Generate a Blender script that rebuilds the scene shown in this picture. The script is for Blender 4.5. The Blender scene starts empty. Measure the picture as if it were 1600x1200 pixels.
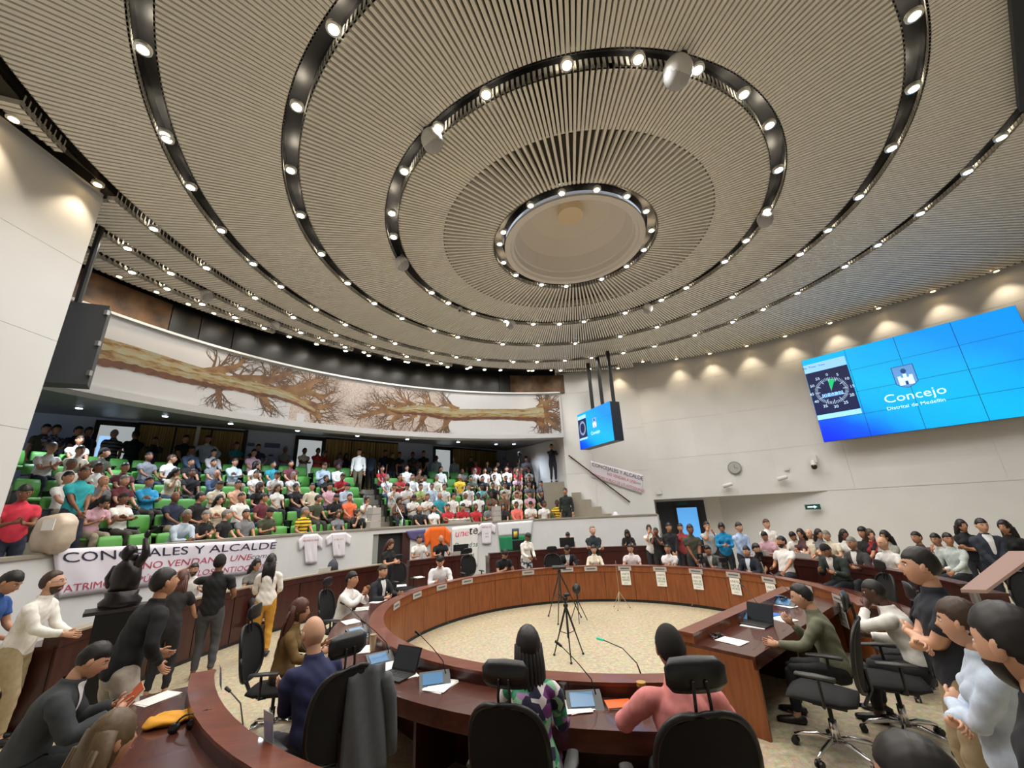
import bpy, bmesh, math, random
import numpy as np
from mathutils import Vector, Matrix
from mathutils.bvhtree import BVHTree
R_ = math.radians
rnd = random.Random(7)
SC = bpy.context.scene
COL = SC.collection

# ---------------------------------------------------------------- camera, exposure, world
FPX = 628.0
EYE = Vector((0, 0, 2.25))
PITCH, ROLL = R_(17.6), R_(-2.65)
_cp, _sp, _cr, _sr = math.cos(PITCH), math.sin(PITCH), math.cos(ROLL), math.sin(ROLL)
FW = Vector((0, _cp, _sp))
_r0, _u0 = Vector((1, 0, 0)), Vector((0, -_sp, _cp))
RT = _r0 * _cr + _u0 * _sr
UP = _u0 * _cr - _r0 * _sr
cam_d = bpy.data.cameras.new('camera')
cam_d.sensor_width = 36.0
cam_d.lens = 36.0 * FPX / 1600.0
cam_d.clip_start = 0.05
cam_d.clip_end = 200
cam = bpy.data.objects.new('camera', cam_d)
COL.objects.link(cam)
M3 = Matrix((RT, UP, -FW)).transposed()
cam.matrix_world = Matrix.Translation(EYE) @ M3.to_4x4()
SC.camera = cam
SC.view_settings.view_transform = 'Standard'
SC.view_settings.look = 'None'
SC.view_settings.gamma = 1.0
SC.view_settings.use_curve_mapping = False
SC.view_settings.exposure = 0.18
cy = SC.cycles
cy.max_bounces = 7; cy.diffuse_bounces = 6; cy.glossy_bounces = 3; cy.transmission_bounces = 4
cy.caustics_reflective = False; cy.caustics_refractive = False
cy.use_adaptive_sampling = True; cy.adaptive_threshold = 0.03
cy.sample_clamp_indirect = 4.0
world = bpy.data.worlds.new('world'); SC.world = world
world.use_nodes = True
world.node_tree.nodes['Background'].inputs[0].default_value = (0.75, 0.85, 1.0, 1)
world.node_tree.nodes['Background'].inputs[1].default_value = 0.6
LAMP_W = 62.0      # every recessed downlight
WASH_W = 55.0      # wall washers

def ray(px, py):
    return FW + RT * ((px - 800) / FPX) - UP * ((py - 600) / FPX)
def at(px, py, z):
    d = ray(px, py); t = (z - EYE.z) / d.z
    return EYE + d * t
def atd(px, py, D):
    d = ray(px, py); return EYE + d * (D / math.hypot(d.x, d.y))
def proj(p):
    q = Vector(p) - EYE; z = q.dot(FW)
    return 800 + FPX * q.dot(RT) / z, 600 - FPX * q.dot(UP) / z
def oncyl(px, py, c, R):
    d = ray(px, py); a = d.x * d.x + d.y * d.y
    b = -(d.x * c[0] + d.y * c[1]); cc = c[0] ** 2 + c[1] ** 2 - R * R
    t = (-b + math.sqrt(b * b - a * cc)) / a
    return EYE + d * t
def ang_on(px, py, c, R):
    p = oncyl(px, py, c, R)
    return math.atan2(p.x - c[0], p.y - c[1]), p.z
def pol(c, R, a, z=0.0):
    return Vector((c[0] + R * math.sin(a), c[1] + R * math.cos(a), z))

# ---------------------------------------------------------------- materials
def lin(c):
    return tuple(((v / 255) / 12.92 if v / 255 <= 0.04045 else ((v / 255 + 0.055) / 1.055) ** 2.4) for v in c)
_mats = {}
def mat(name, rgb, rough=0.6, metal=0.0, noise=0.0, scale=8.0, emit=0.0, bump=0.0, rgb2=None, stretch=None, alpha=1.0, trans=0.0, coat=0.0):
    key = (name,)
    if key in _mats: return _mats[key]
    m = bpy.data.materials.new(name); m.use_nodes = True
    nt = m.node_tree; b = nt.nodes['Principled BSDF']
    c = lin(rgb) + (1,)
    b.inputs['Base Color'].default_value = c
    b.inputs['Roughness'].default_value = rough
    b.inputs['Metallic'].default_value = metal
    if coat: b.inputs['Coat Weight'].default_value = coat
    if trans: b.inputs['Transmission Weight'].default_value = trans
    if alpha < 1: b.inputs['Alpha'].default_value = alpha
    if emit:
        b.inputs['Emission Color'].default_value = c
        b.inputs['Emission Strength'].default_value = emit
    if noise or rgb2 or bump:
        tc = nt.nodes.new('ShaderNodeTexCoord')
        n = nt.nodes.new('ShaderNodeTexNoise'); n.inputs['Scale'].default_value = scale
        n.inputs['Detail'].default_value = 4
        if stretch:
            mp = nt.nodes.new('ShaderNodeMapping'); mp.inputs['Scale'].default_value = stretch
            nt.links.new(tc.outputs['Object'], mp.inputs[0]); nt.links.new(mp.outputs[0], n.inputs['Vector'])
        else:
            nt.links.new(tc.outputs['Object'], n.inputs['Vector'])
        if noise or rgb2:
            cr = nt.nodes.new('ShaderNodeValToRGB')
            c2 = lin(rgb2) if rgb2 else tuple(v * (1 - noise) for v in c[:3])
            cr.color_ramp.elements[0].position = 0.32; cr.color_ramp.elements[1].position = 0.68
            cr.color_ramp.elements[0].color = c2 + (1,); cr.color_ramp.elements[1].color = c
            nt.links.new(n.outputs['Fac'], cr.inputs[0]); nt.links.new(cr.outputs[0], b.inputs['Base Color'])
        if bump:
            bp = nt.nodes.new('ShaderNodeBump'); bp.inputs['Strength'].default_value = bump
            bp.inputs['Distance'].default_value = 0.01
            nt.links.new(n.outputs['Fac'], bp.inputs['Height']); nt.links.new(bp.outputs[0], b.inputs['Normal'])
    _mats[key] = m
    return m
def cloth(rgb, kind=None):
    nm = 'cloth_%d_%d_%d%s' % (*rgb, '_' + kind if kind else '')
    if (nm,) in _mats: return _mats[(nm,)]
    m = mat(nm, rgb, 0.85, noise=0.14, scale=26, bump=0.12)
    nt = m.node_tree; b = nt.nodes['Principled BSDF']
    if kind:
        tc = nt.nodes.new('ShaderNodeTexCoord')
        cr = nt.nodes.new('ShaderNodeValToRGB'); cr.color_ramp.interpolation = 'CONSTANT'
        E = cr.color_ramp.elements
        if kind == 'floral':
            v = nt.nodes.new('ShaderNodeTexVoronoi'); v.inputs['Scale'].default_value = 17
            v.inputs['Randomness'].default_value = 1
            sp = nt.nodes.new('ShaderNodeSeparateColor')
            nt.links.new(tc.outputs['Object'], v.inputs['Vector']); nt.links.new(v.outputs['Color'], sp.inputs[0])
            nt.links.new(sp.outputs[0], cr.inputs[0])
            cols = [(0, (60, 150, 110)), (.2, (120, 60, 130)), (.38, (225, 222, 225)), (.6, (45, 45, 70)), (.74, (150, 200, 165)), (.87, (170, 130, 180))]
        elif kind == 'stripe':
            w = nt.nodes.new('ShaderNodeTexWave'); w.wave_type = 'BANDS'; w.bands_direction = 'Z'
            w.inputs['Scale'].default_value = 3.2
            nt.links.new(tc.outputs['Object'], w.inputs['Vector']); nt.links.new(w.outputs['Fac'], cr.inputs[0])
            cols = [(0, rgb), (.62, tuple(int(x * .35) for x in rgb))]
        elif kind == 'plaid':
            w = nt.nodes.new('ShaderNodeTexChecker'); w.inputs['Scale'].default_value = 14
            nt.links.new(tc.outputs['Object'], w.inputs['Vector']); nt.links.new(w.outputs['Fac'], cr.inputs[0])
            cols = [(0, rgb), (.5, (150, 150, 165))]
        else:
            v = nt.nodes.new('ShaderNodeTexNoise'); v.inputs['Scale'].default_value = 12
            nt.links.new(tc.outputs['Object'], v.inputs['Vector']); nt.links.new(v.outputs['Fac'], cr.inputs[0])
            cols = [(0, rgb), (.5, (70, 74, 95))]
        E[0].position = cols[0][0]; E[0].color = lin(cols[0][1]) + (1,)
        E[1].position = cols[1][0]; E[1].color = lin(cols[1][1]) + (1,)
        for p, c in cols[2:]:
            e = E.new(p); e.color = lin(c) + (1,)
        nt.links.new(cr.outputs[0], b.inputs['Base Color'])
    return m

M_facade = mat('facade_paint', (184, 185, 188), 0.6, noise=.04, scale=1)
M_white = mat('wall_paint', (218, 219, 220), 0.75, noise=0.05, scale=1.3)
M_grayw = mat('wall_paint_cool', (188, 204, 230), 0.8, noise=0.05, scale=1.0)
M_slat = mat('ceiling_slat_paint', (236, 233, 225), 0.5)
M_plen = mat('ceiling_void', (52, 48, 42), 0.9)
M_plen2 = mat('ceiling_void_inner', (98, 92, 84), 0.9)
M_chan = mat('ring_channel_black', (44, 44, 46), 0.35)
M_wood = mat('mahogany_panel', (140, 78, 36), 0.38, scale=3.5, rgb2=(116, 60, 26), stretch=(6, 6, 0.7), coat=0.15)
M_wood2 = mat('dark_mahogany', (68, 27, 22), 0.34, scale=3.0, rgb2=(50, 20, 17), stretch=(5, 5, 0.6), coat=0.15)
M_wtop = mat('desk_top_wood', (86, 46, 35), 0.24, scale=3.0, rgb2=(66, 33, 26), stretch=(1.2, 5, 5), coat=0.3)
M_ledge = mat('ledge_wood', (118, 60, 36), 0.3, scale=3.0, rgb2=(96, 46, 28), stretch=(1.2, 5, 5), coat=0.2)
M_black = mat('black_plastic', (20, 20, 22), 0.45)
M_mesh = mat('black_mesh_fabric', (18, 18, 20), 0.9, noise=0.3, scale=90)
M_chrome = mat('chrome', (215, 215, 218), 0.16, 1.0)
M_steel = mat('brushed_steel', (170, 172, 174), 0.35, 1.0)
M_green = mat('green_seat_leather', (80, 152, 62), 0.5, noise=0.15, scale=4)
M_conc = mat('step_concrete', (150, 144, 130), 0.85, noise=0.1, scale=3)
M_bronze = mat('bronze_panel', (116, 84, 54), 0.5, scale=3, rgb2=(58, 44, 32))
M_blackgl = mat('black_gloss_panel', (11, 11, 12), 0.42)
M_soff = mat('soffit_gray', (96, 96, 98), 0.4)
M_paper = mat('paper', (236, 236, 232), 0.8)
M_ink = mat('ink_dark', (34, 36, 62), 0.7)
M_red = mat('ink_red', (178, 62, 84), 0.7)
M_inkg = mat('ink_gray', (96, 100, 104), 0.7)
M_greenink = mat('ink_green', (40, 112, 80), 0.7)
M_plas = mat('clear_plastic', (212, 206, 200), 0.2, trans=0.35)
M_glass = mat('clear_glass', (235, 240, 242), 0.05, trans=1.0)
M_screen_dark = mat('screen_dark', (16, 24, 34), 0.15)
M_orange = mat('orange_cloth', (240, 108, 28), 0.8, noise=0.12, scale=6)

def mk_floor():
    m = bpy.data.materials.new('cream_terrazzo'); m.use_nodes = True
    nt = m.node_tree; b = nt.nodes['Principled BSDF']; L = nt.links.new
    tc = nt.nodes.new('ShaderNodeTexCoord')
    v = nt.nodes.new('ShaderNodeTexNoise'); v.inputs['Scale'].default_value = 16; v.inputs['Detail'].default_value = 8; v.inputs['Roughness'].default_value = 0.72
    n2 = nt.nodes.new('ShaderNodeTexVoronoi'); n2.inputs['Scale'].default_value = 22
    L(tc.outputs['Object'], v.inputs['Vector']); L(tc.outputs['Object'], n2.inputs['Vector'])
    cr = nt.nodes.new('ShaderNodeValToRGB'); E = cr.color_ramp.elements
    E[0].position = .34; E[0].color = lin((168, 154, 122)) + (1,)
    E[1].position = .66; E[1].color = lin((216, 206, 180)) + (1,)
    mx = nt.nodes.new('ShaderNodeMix'); mx.data_type = 'RGBA'; mx.blend_type = 'MULTIPLY'; mx.inputs[0].default_value = 0.22
    L(v.outputs['Fac'], cr.inputs[0]); L(cr.outputs[0], mx.inputs[6]); L(n2.outputs['Color'], mx.inputs[7])
    L(mx.outputs[2], b.inputs['Base Color']); b.inputs['Roughness'].default_value = 0.32
    return m
M_floor = mk_floor()

# ---------------------------------------------------------------- mesh helpers
class MB:
    def __init__(s): s.v = []; s.f = []
    def add(s, v, f):
        o = len(s.v); s.v += [tuple(x) for x in v]; s.f += [tuple(i + o for i in q) for q in f]; return s
    def box(s, cx, cy_, cz, sx, sy, sz, M=None):
        x, y, z = sx / 2, sy / 2, sz / 2
        v = [Vector((cx + a * x, cy_ + b * y, cz + c * z)) for c in (-1, 1) for a, b in ((-1, -1), (1, -1), (1, 1), (-1, 1))]
        if M is not None: v = [M @ p for p in v]
        return s.add(v, [(0, 3, 2, 1), (4, 5, 6, 7), (0, 1, 5, 4), (1, 2, 6, 5), (2, 3, 7, 6), (3, 0, 4, 7)])
    def hexa(s, v8):
        return s.add(v8, [(0, 3, 2, 1), (4, 5, 6, 7), (0, 1, 5, 4), (1, 2, 6, 5), (2, 3, 7, 6), (3, 0, 4, 7)])
    def tube(s, pts, rads, n=10, xax=(1, 0, 0), cap=0.5):
        pts = [Vector(p) for p in pts]; xax = Vector(xax); V = []; F = []
        m = len(pts)
        for i, p in enumerate(pts):
            t = (pts[min(i + 1, m - 1)] - pts[max(i - 1, 0)])
            if t.length < 1e-9: t = Vector((0, 0, 1))
            t.normalize()
            x = xax - t * xax.dot(t)
            if x.length < 1e-3: x = t.orthogonal()
            x.normalize(); y = t.cross(x)
            r = rads[i]; a, b = r if isinstance(r, (tuple, list)) else (r, r)
            for k in range(n):
                w = 2 * math.pi * k / n
                V.append(p + x * (a * math.cos(w)) + y * (b * math.sin(w)))
        for i in range(m - 1):
            for k in range(n):
                k2 = (k + 1) % n
                F.append((i * n + k, i * n + k2, (i + 1) * n + k2, (i + 1) * n + k))
        for e, sg in ((0, -1), (m - 1, 1)):
            t = (pts[min(e + 1, m - 1)] - pts[max(e - 1, 0)]).normalized()
            r = rads[e]; rr = min(r) if isinstance(r, (tuple, list)) else r
            V.append(pts[e] + t * (sg * rr * cap)); ci = len(V) - 1
            for k in range(n):
                k2 = (k + 1) % n
                F.append((e * n + k2, e * n + k, ci) if sg < 0 else (e * n + k, e * n + k2, ci))
        return s.add(V, F)
    def ell(s, c, r, nu=12, nv=8, M=None):
        V = []; F = []
        for j in range(nv + 1):
            th = math.pi * j / nv
            for i in range(nu):
                ph = 2 * math.pi * i / nu
                p = Vector((c[0] + r[0] * math.sin(th) * math.cos(ph), c[1] + r[1] * math.sin(th) * math.sin(ph), c[2] + r[2] * math.cos(th)))
                V.append(M @ p if M is not None else p)
        for j in range(nv):
            for i in range(nu):
                i2 = (i + 1) % nu
                F.append((j * nu + i, (j + 1) * nu + i, (j + 1) * nu + i2, j * nu + i2))
        return s.add(V, F)
    def arc(s, c, r0, r1, z0, z1, a0, a1, n=None):
        """curved box between radii r0..r1, heights z0..z1, angles a0..a1 (radians, clockwise from +Y)"""
        n = n or max(1, int(abs(a1 - a0) / R_(3)))
        V = []; F = []
        for i in range(n + 1):
            a = a0 + (a1 - a0) * i / n
            for r, z in ((r0, z0), (r1, z0), (r1, z1), (r0, z1)): V.append(pol(c, r, a, z))
        for i in range(n):
            o = 4 * i
            for k in range(4):
                k2 = (k + 1) % 4
                F.append((o + k, o + k2, o + 4 + k2, o + 4 + k))
        F.append((3, 2, 1, 0)); o = 4 * n; F.append((o, o + 1, o + 2, o + 3))
        return s.add(V, F)
    def prism(s, poly, z0, z1):
        n = len(poly)
        V = [(p[0], p[1], z0) for p in poly] + [(p[0], p[1], z1) for p in poly]
        F = [tuple(range(n - 1, -1, -1)), tuple(range(n, 2 * n))] + [(i, (i + 1) % n, n + (i + 1) % n, n + i) for i in range(n)]
        return s.add(V, F)
    def mesh(s, name, mats, smooth=False):
        me = bpy.data.meshes.new(name); me.from_pydata([tuple(v) for v in s.v], [], s.f)
        if not isinstance(mats, (list, tuple)): mats = [mats]
        for m in mats: me.materials.append(m)
        bm = bmesh.new(); bm.from_mesh(me); bmesh.ops.recalc_face_normals(bm, faces=bm.faces); bm.to_mesh(me); bm.free()
        if smooth: me.polygons.foreach_set('use_smooth', [True] * len(me.polygons))
        return me
    def build(s, name, mats, parent=None, smooth=False, **kw):
        o = link(name, s.mesh(name, mats, smooth), parent)
        tag(o, **kw)
        return o
def link(name, data, parent=None, M=None):
    o = bpy.data.objects.new(name, data); COL.objects.link(o)
    if parent is not None: o.parent = parent
    if M is not None: o.matrix_local = M
    return o
def tag(o, label=None, cat=None, group=None, kind=None):
    if label: o['label'] = label
    if cat: o['category'] = cat
    if group: o['group'] = group
    if kind: o['kind'] = kind
    return o
def empty(name, loc=(0, 0, 0), rz=0.0, **kw):
    o = bpy.data.objects.new(name, None); COL.objects.link(o)
    o.empty_display_size = 0.1
    o.location = loc; o.rotation_euler = (0, 0, rz); tag(o, **kw); return o
def copy_tree(o, parent=None):
    c = o.copy(); COL.objects.link(c)
    if parent is not None: c.parent = parent
    for ch in o.children: copy_tree(ch, c)
    return c
ORD = ['first', 'second', 'third', 'fourth', 'fifth', 'sixth', 'seventh', 'eighth', 'ninth', 'tenth', 'eleventh', 'twelfth', 'thirteenth', 'fourteenth', 'fifteenth', 'sixteenth', 'seventeenth', 'eighteenth', 'nineteenth', 'twentieth']
def ordn(i):
    if i < 20: return ORD[i]
    t = ['twenty', 'thirty', 'forty', 'fifty', 'sixty', 'seventy'][(i + 1) // 10 - 2]
    u = (i + 1) % 10
    return {'twenty': 'twentieth', 'thirty': 'thirtieth', 'forty': 'fortieth', 'fifty': 'fiftieth', 'sixty': 'sixtieth', 'seventy': 'seventieth'}[t] if u == 0 else t + '-' + ORD[u - 1]
def text_mesh(s, size, extrude=0.0, shear=0.0, align='CENTER'):
    cu = bpy.data.curves.new('t', 'FONT'); cu.body = s; cu.size = size; cu.extrude = extrude; cu.shear = shear
    cu.align_x = align; cu.align_y = 'CENTER'; cu.resolution_u = 3
    o = bpy.data.objects.new('t', cu); COL.objects.link(o)
    dg = bpy.context.evaluated_depsgraph_get()
    me = bpy.data.meshes.new_from_object(o.evaluated_get(dg))
    bpy.data.objects.remove(o); bpy.data.curves.remove(cu)
    return me
def put_text(name, s, size, material, fn, parent, shear=0.0, align='CENTER', wide=1.0):
    """flat letters laid on a surface: fn(u, v) -> world point"""
    me = text_mesh(s, size, 0, shear, align)
    for v in me.vertices: v.co = fn(v.co.x * wide, v.co.y)
    me.materials.clear(); me.materials.append(material)
    me.name = name
    return link(name, me, parent)

# ---------------------------------------------------------------- plan of the room (metres, eye above the origin)
_INV = {}
def wthing(name, loc, **kw):
    """an Empty at the thing's base whose parts are given in world coordinates"""
    o = empty(name, loc, **kw); _INV[o.name] = Matrix.Translation(-Vector(loc)); return o
_link0 = link
def link(name, data, parent=None, M=None):
    o = _link0(name, data, parent, M)
    if parent is not None and parent.name in _INV: o.matrix_parent_inverse = _INV[parent.name]
    return o
ZC = 7.85
C0 = (1.52, 7.65)           # centre of the ceiling rings
CD = (1.35, 7.75)           # centre of the desk ring
CP, RP, ZP = (1.75, 6.9), 8.95, 1.9     # gallery parapet
CM, RM = (2.35, 4.45), 12.1             # mural facade
CE, RE = (2.2, 4.15), 12.0              # outer edge of the ceiling over the gallery
BW = ((-15.5, 10.65), (-0.55, 24.1))
BEND = (2.06, 16.75)       # back wall of the gallery
CORN = (5.27, 16.3)                     # corner between gallery side wall and right wall
WR = [CORN, (6.9, 15.5), (8.0, 15.1), (9.1, 14.45), (10.1, 13.65), (10.95, 12.75), (11.75, 11.8), (12.6, 10.75), (13.4, 9.7), (14.6, 7.6), (15.4, 5.2), (15.6, 1.0), (15.6, -4.0)]

def seg_hit(c, a, p, q):
    d = (math.sin(a), math.cos(a)); e = (q[0] - p[0], q[1] - p[1])
    det = -d[0] * e[1] + d[1] * e[0]
    if abs(det) < 1e-9: return None
    wx, wy = p[0] - c[0], p[1] - c[1]
    t = (-wx * e[1] + wy * e[0]) / det; u = (d[0] * wy - d[1] * wx) / det
    return t if t > 0 and -1e-6 <= u <= 1 + 1e-6 else None
def circ_hit(c, a, cc, R):
    d = (math.sin(a), math.cos(a)); w = (cc[0] - c[0], cc[1] - c[1]); b = d[0] * w[0] + d[1] * w[1]
    disc = b * b - (w[0] ** 2 + w[1] ** 2) + R * R
    return b + math.sqrt(disc) if disc > 0 else None
def wall_r(c, a):
    hits = [seg_hit(c, a, p, q) for p, q in zip(WR, WR[1:])]
    hits += [seg_hit(c, a, (15.6, -4), (-7.1, -4)), seg_hit(c, a, (-7.1, -4), (-7.1, 5.7)), seg_hit(c, a, (-7.1, 5.7), (-14, 5.7))]
    hits = [h for h in hits if h]
    h = min(hits) if hits else 99
    x, y = c[0] + h * math.sin(a), c[1] + h * math.cos(a)
    s = [x for x in (seg_hit(c, a, CORN, BEND), seg_hit(c, a, BEND, (-.6, 24.2))) if x]; s = min(s) if s else None
    ce = circ_hit(c, a, CE, RE)
    if s: h = min(h, s)
    if y > 5.8 and x < 6 or h > 30: h = min(h, ce if ce else 99)
    return h

# ---------------------------------------------------------------- floor and walls
MB().prism([(-16, -4.4), (16.2, -4.4), (16.2, 25), (-16, 25)], -0.2, 0.0).build('floor', M_floor, kind='structure')

def panel_run(parent, pts, zs, width, thick, material, side):
    """separate wall panels with open joints along a plan polyline"""
    L = [0]
    for p, q in zip(pts, pts[1:]): L.append(L[-1] + math.hypot(q[0] - p[0], q[1] - p[1]))
    def P(s):
        s = max(0, min(L[-1] - 1e-6, s))
        i = max(k for k in range(len(L) - 1) if L[k] <= s)
        u = (s - L[i]) / (L[i + 1] - L[i]); p, q = pts[i], pts[i + 1]
        n = Vector((-(q[1] - p[1]), q[0] - p[0], 0)).normalized() * side
        return Vector((p[0] + (q[0] - p[0]) * u, p[1] + (q[1] - p[1]) * u, 0)), n
    nc = max(1, round(L[-1] / width)); w = L[-1] / nc
    for k in range(nc):
        for z0, z1 in zip(zs, zs[1:]):
            a, b = k * w + 0.003, (k + 1) * w - 0.003
            cuts = [a] + [l for l in L if a < l < b] + [b]
            V = []
            for s in cuts:
                p, n = P(s)
                for o, z in ((0, z0 + .003), (thick, z0 + .003), (thick, z1 - .003), (0, z1 - .003)): V.append(p + n * o + Vector((0, 0, z)))
            F = []
            for i in range(len(cuts) - 1):
                o = 4 * i
                for j in range(4): F.append((o + j, o + (j + 1) % 4, o + 4 + (j + 1) % 4, o + 4 + j))
            F += [(3, 2, 1, 0), tuple(4 * (len(cuts) - 1) + j for j in range(4))]
            MB().add(V, F).build('wall_panel', material, parent)
def poly_wall(name, pts, z0, z1, thick, material, side, **kw):
    m = MB()
    for p, q in zip(pts, pts[1:]):
        n = Vector((-(q[1] - p[1]), q[0] - p[0], 0)).normalized() * (-side * thick)
        P, Q = Vector((*p, 0)), Vector((*q, 0))
        ex = (Q - P).normalized() * 0.02
        P, Q = P - ex, Q + ex
        m.hexa([P + Vector((0, 0, z0)), Q + Vector((0, 0, z0)), Q + n + Vector((0, 0, z0)), P + n + Vector((0, 0, z0)),
                P + Vector((0, 0, z1)), Q + Vector((0, 0, z1)), Q + n + Vector((0, 0, z1)), P + n + Vector((0, 0, z1))])
    return m.build(name, material, **kw)
W_R = poly_wall('wall_right', WR, 2.45, ZC + .3, .3, M_white, -1, kind='structure')
panel_run(W_R, WR[:-2], [2.45, 3.95, 5.45, 6.95, ZC], 3.1, .012, M_white, -1)
# the wall under it steps back at the left (door recess) and comes flush towards the right
LOW = [(5.35, 17.1), (7.9, 16.5), (9.3, 14.75)] + WR[4:]
poly_wall('wall_recess', LOW, 0, 2.46, .3, M_white, -1, kind='structure')
MB().prism([WR[0], WR[1], WR[2], WR[3], WR[4]] + [(10.3, 13.9), (9.5, 15.0), (8.0, 16.8), (5.4, 17.4), (5.2, 16.5)], 2.44, 2.6).build('trim_soffit', M_white, kind='structure')
SIDE = [CORN, BEND, (-0.55, 24.1)]
W_S = poly_wall('wall_side', SIDE, 0, ZC + .3, .3, M_white, 1, kind='structure')
panel_run(W_S, [CORN, BEND, (-0.4, 23.75)], [0.3, 1.9, 3.6, 5.3, 7.0, ZC], 2.2, .02, M_white, 1)
W_L = MB().prism([(-15, -4.2), (-7.1, -4.2), (-7.1, 5.7), (-15, 5.7)], 0, ZC + .3).build('wall_left', M_white, kind='structure')
panel_run(W_L, [(-7.1, 5.7), (-7.1, -4.1)], [0.0, 2.3, 3.7, 5.1, 6.5, ZC], 2.0, .02, M_white, 1)
MB().box(4, -4.3, 4, 24, .3, 8.4).build('wall_rear', M_white, kind='structure')
W_B = poly_wall('wall_back', [BW[0], BW[1]], 3.2, 5.85, .25, M_grayw, -1, kind='structure')

# gallery facade: lip, mural band, top ledge
a_l, _ = ang_on(100, 590, CM, RM)
d_ = Vector((SIDE[1][0] - SIDE[0][0], SIDE[1][1] - SIDE[0][1]))
a_r = ang_on(878, 650, CM, RM)[0]
A_L = R_(-82)
FAC = MB().arc(CM, RM, RM + .3, 5.14, 6.98, A_L, a_r, 60).build('wall_facade', M_facade, kind='structure')
MB().arc(CM, RM - .16, RM + .3, 5.06, 5.24, A_L, a_r, 60).build('trim_lip', M_facade, kind='structure')
MB().arc(CM, RM - .06, RM + .3, 6.98, 7.04, A_L, a_r, 60).build('trim_ledge', M_white, kind='structure')
# underside of the balcony
V = []; F = []
nS = 40
for i in range(nS + 1):
    a = A_L + (a_r - A_L) * i / nS; p = pol(CM, RM - .02, a, 5.08)
    h = seg_hit(CM, a, (-18, 8.4), (1, 25.5)) or 20
    q = pol(CM, h + .1, a, 5.75); V += [p, q, q + Vector((0, 0, .1)), p + Vector((0, 0, .1))]
for i in range(nS):
    o = 4 * i
    for k in range(4): F.append((o + k, o + (k + 1) % 4, o + 4 + (k + 1) % 4, o + 4 + k))
F += [(0, 1, 2, 3), tuple(4 * nS + k for k in (3, 2, 1, 0))]
SOF = MB().add(V, F).build('ceiling_soffit', M_soff, kind='structure')
# dark panels above the mural
def px_ang(px, py): return ang_on(px, py, CM, RM + .1)[0]
edges = [A_L] + [px_ang(x, y) for x, y in ((263, 515), (311, 523), (362, 540), (780, 600), (797, 602))] + [a_r + .02]
UPW = MB().arc(CM, RM + .35, RM + .5, 6.98, ZC + .3, A_L, a_r + .03, 60).build('wall_upper', M_blackgl, kind='structure')
for i, (a, b) in enumerate(zip(edges, edges[1:])):
    MB().arc(CM, RM + .12, RM + .16, 7.04, ZC, a + .001, b - .001, max(2, int((b - a) / .04))).build(
        'bronze_panel' if i in (0, 5) else 'black_panel', M_bronze if i in (0, 5) else M_blackgl, UPW)

# back wall: curtained glass bays, doors, signs
Bp, Bq = Vector((*BW[0], 0)), Vector((*BW[1], 0)); Bd = (Bq - Bp).normalized(); Bn = Vector((Bd.y, -Bd.x, 0))
def on_back(px, py=None, z=None):
    d = ray(px, py if py else 690); k = (Bp - EYE).dot(Bn) / d.dot(Bn); p = EYE + d * k
    return (p - Bp).dot(Bd), p.z
def bpt(s, z, off=0.0): return Bp + Bd * s + Bn * off + Vector((0, 0, z))
M_gold = mat('gold_curtain', (176, 150, 88), 0.6, scale=2.0, rgb2=(124, 102, 56), stretch=(14, 14, .15))
M_dkframe = mat('dark_frame', (28, 26, 26), 0.5)
M_roomlit = mat('corridor_wall', (214, 216, 212), 0.8)
def bbox(m, s0, s1, z0, z1, o0, o1):
    m.hexa([bpt(s0, z0, o0), bpt(s1, z0, o0), bpt(s1, z0, o1), bpt(s0, z0, o1), bpt(s0, z1, o0), bpt(s1, z1, o0), bpt(s1, z1, o1), bpt(s0, z1, o1)]); return m
nwin = 0; ndoor = 0; Z_B = 3.36
def bay(x0, x1, k):
    global nwin
    nwin += 1
    s0, s1 = on_back(x0)[0], on_back(x1)[0]
    w = bbox(MB(), s0, s1, Z_B, 5.68, .0, .04).build('window_%d' % nwin, M_dkframe, kind='structure')
    step = (s1 - s0) / k
    for i in range(k):
        m = MB(); a, b = s0 + i * step + .03, s0 + (i + 1) * step - .03; n = 14
        for j in range(n):   # pleated curtain
            u0, u1 = a + (b - a) * j / n, a + (b - a) * (j + 1) / n
            bbox(m, u0, u1 - (u1 - u0) * .12, Z_B + .05, 5.6, .045, .06 + .03 * (j % 2))
        m.build('curtain', M_gold, w, kind='stuff')
bay(209, 380, 3); bay(508, 622, 3); bay(706, 775, 2)
def lit_door(x0, x1):
    global ndoor
    ndoor += 1
    s0, s1 = on_back(x0)[0], on_back(x1)[0]
    m = MB(); bbox(m, s0 - .12, s0, Z_B, 5.6, 0, .08); bbox(m, s1, s1 + .12, Z_B, 5.6, 0, .08); bbox(m, s0 - .12, s1 + .12, 5.5, 5.65, 0, .08)
    d = m.build('door_%d' % ndoor, M_dkframe, kind='structure')
    bbox(MB(), s0, s1, Z_B, 5.5, .005, .012).build('lit_corridor', mat('lit_corridor', (190, 196, 198), .8, emit=.55), d)
    return d, s0, s1
d, s0, s1 = lit_door(150, 206)
bbox(MB(), s0 + .05, s0 + (s1 - s0) * .36, Z_B + .3, 5.15, .012, .02).build('window_pane', mat('window_pane_day', (150, 195, 250), .3, emit=1.0), d)
lit_door(466, 503); lit_door(680, 703)
bbox(MB(), on_back(303)[0], on_back(309)[0], Z_B, 5.7, .1, .2).build('wall_post', mat('post_white', (206, 206, 200), .6), W_B)
bbox(MB(), on_back(380)[0], on_back(385)[0], Z_B, 5.7, .0, .1).build('wall_frame', M_dkframe, W_B)
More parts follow.
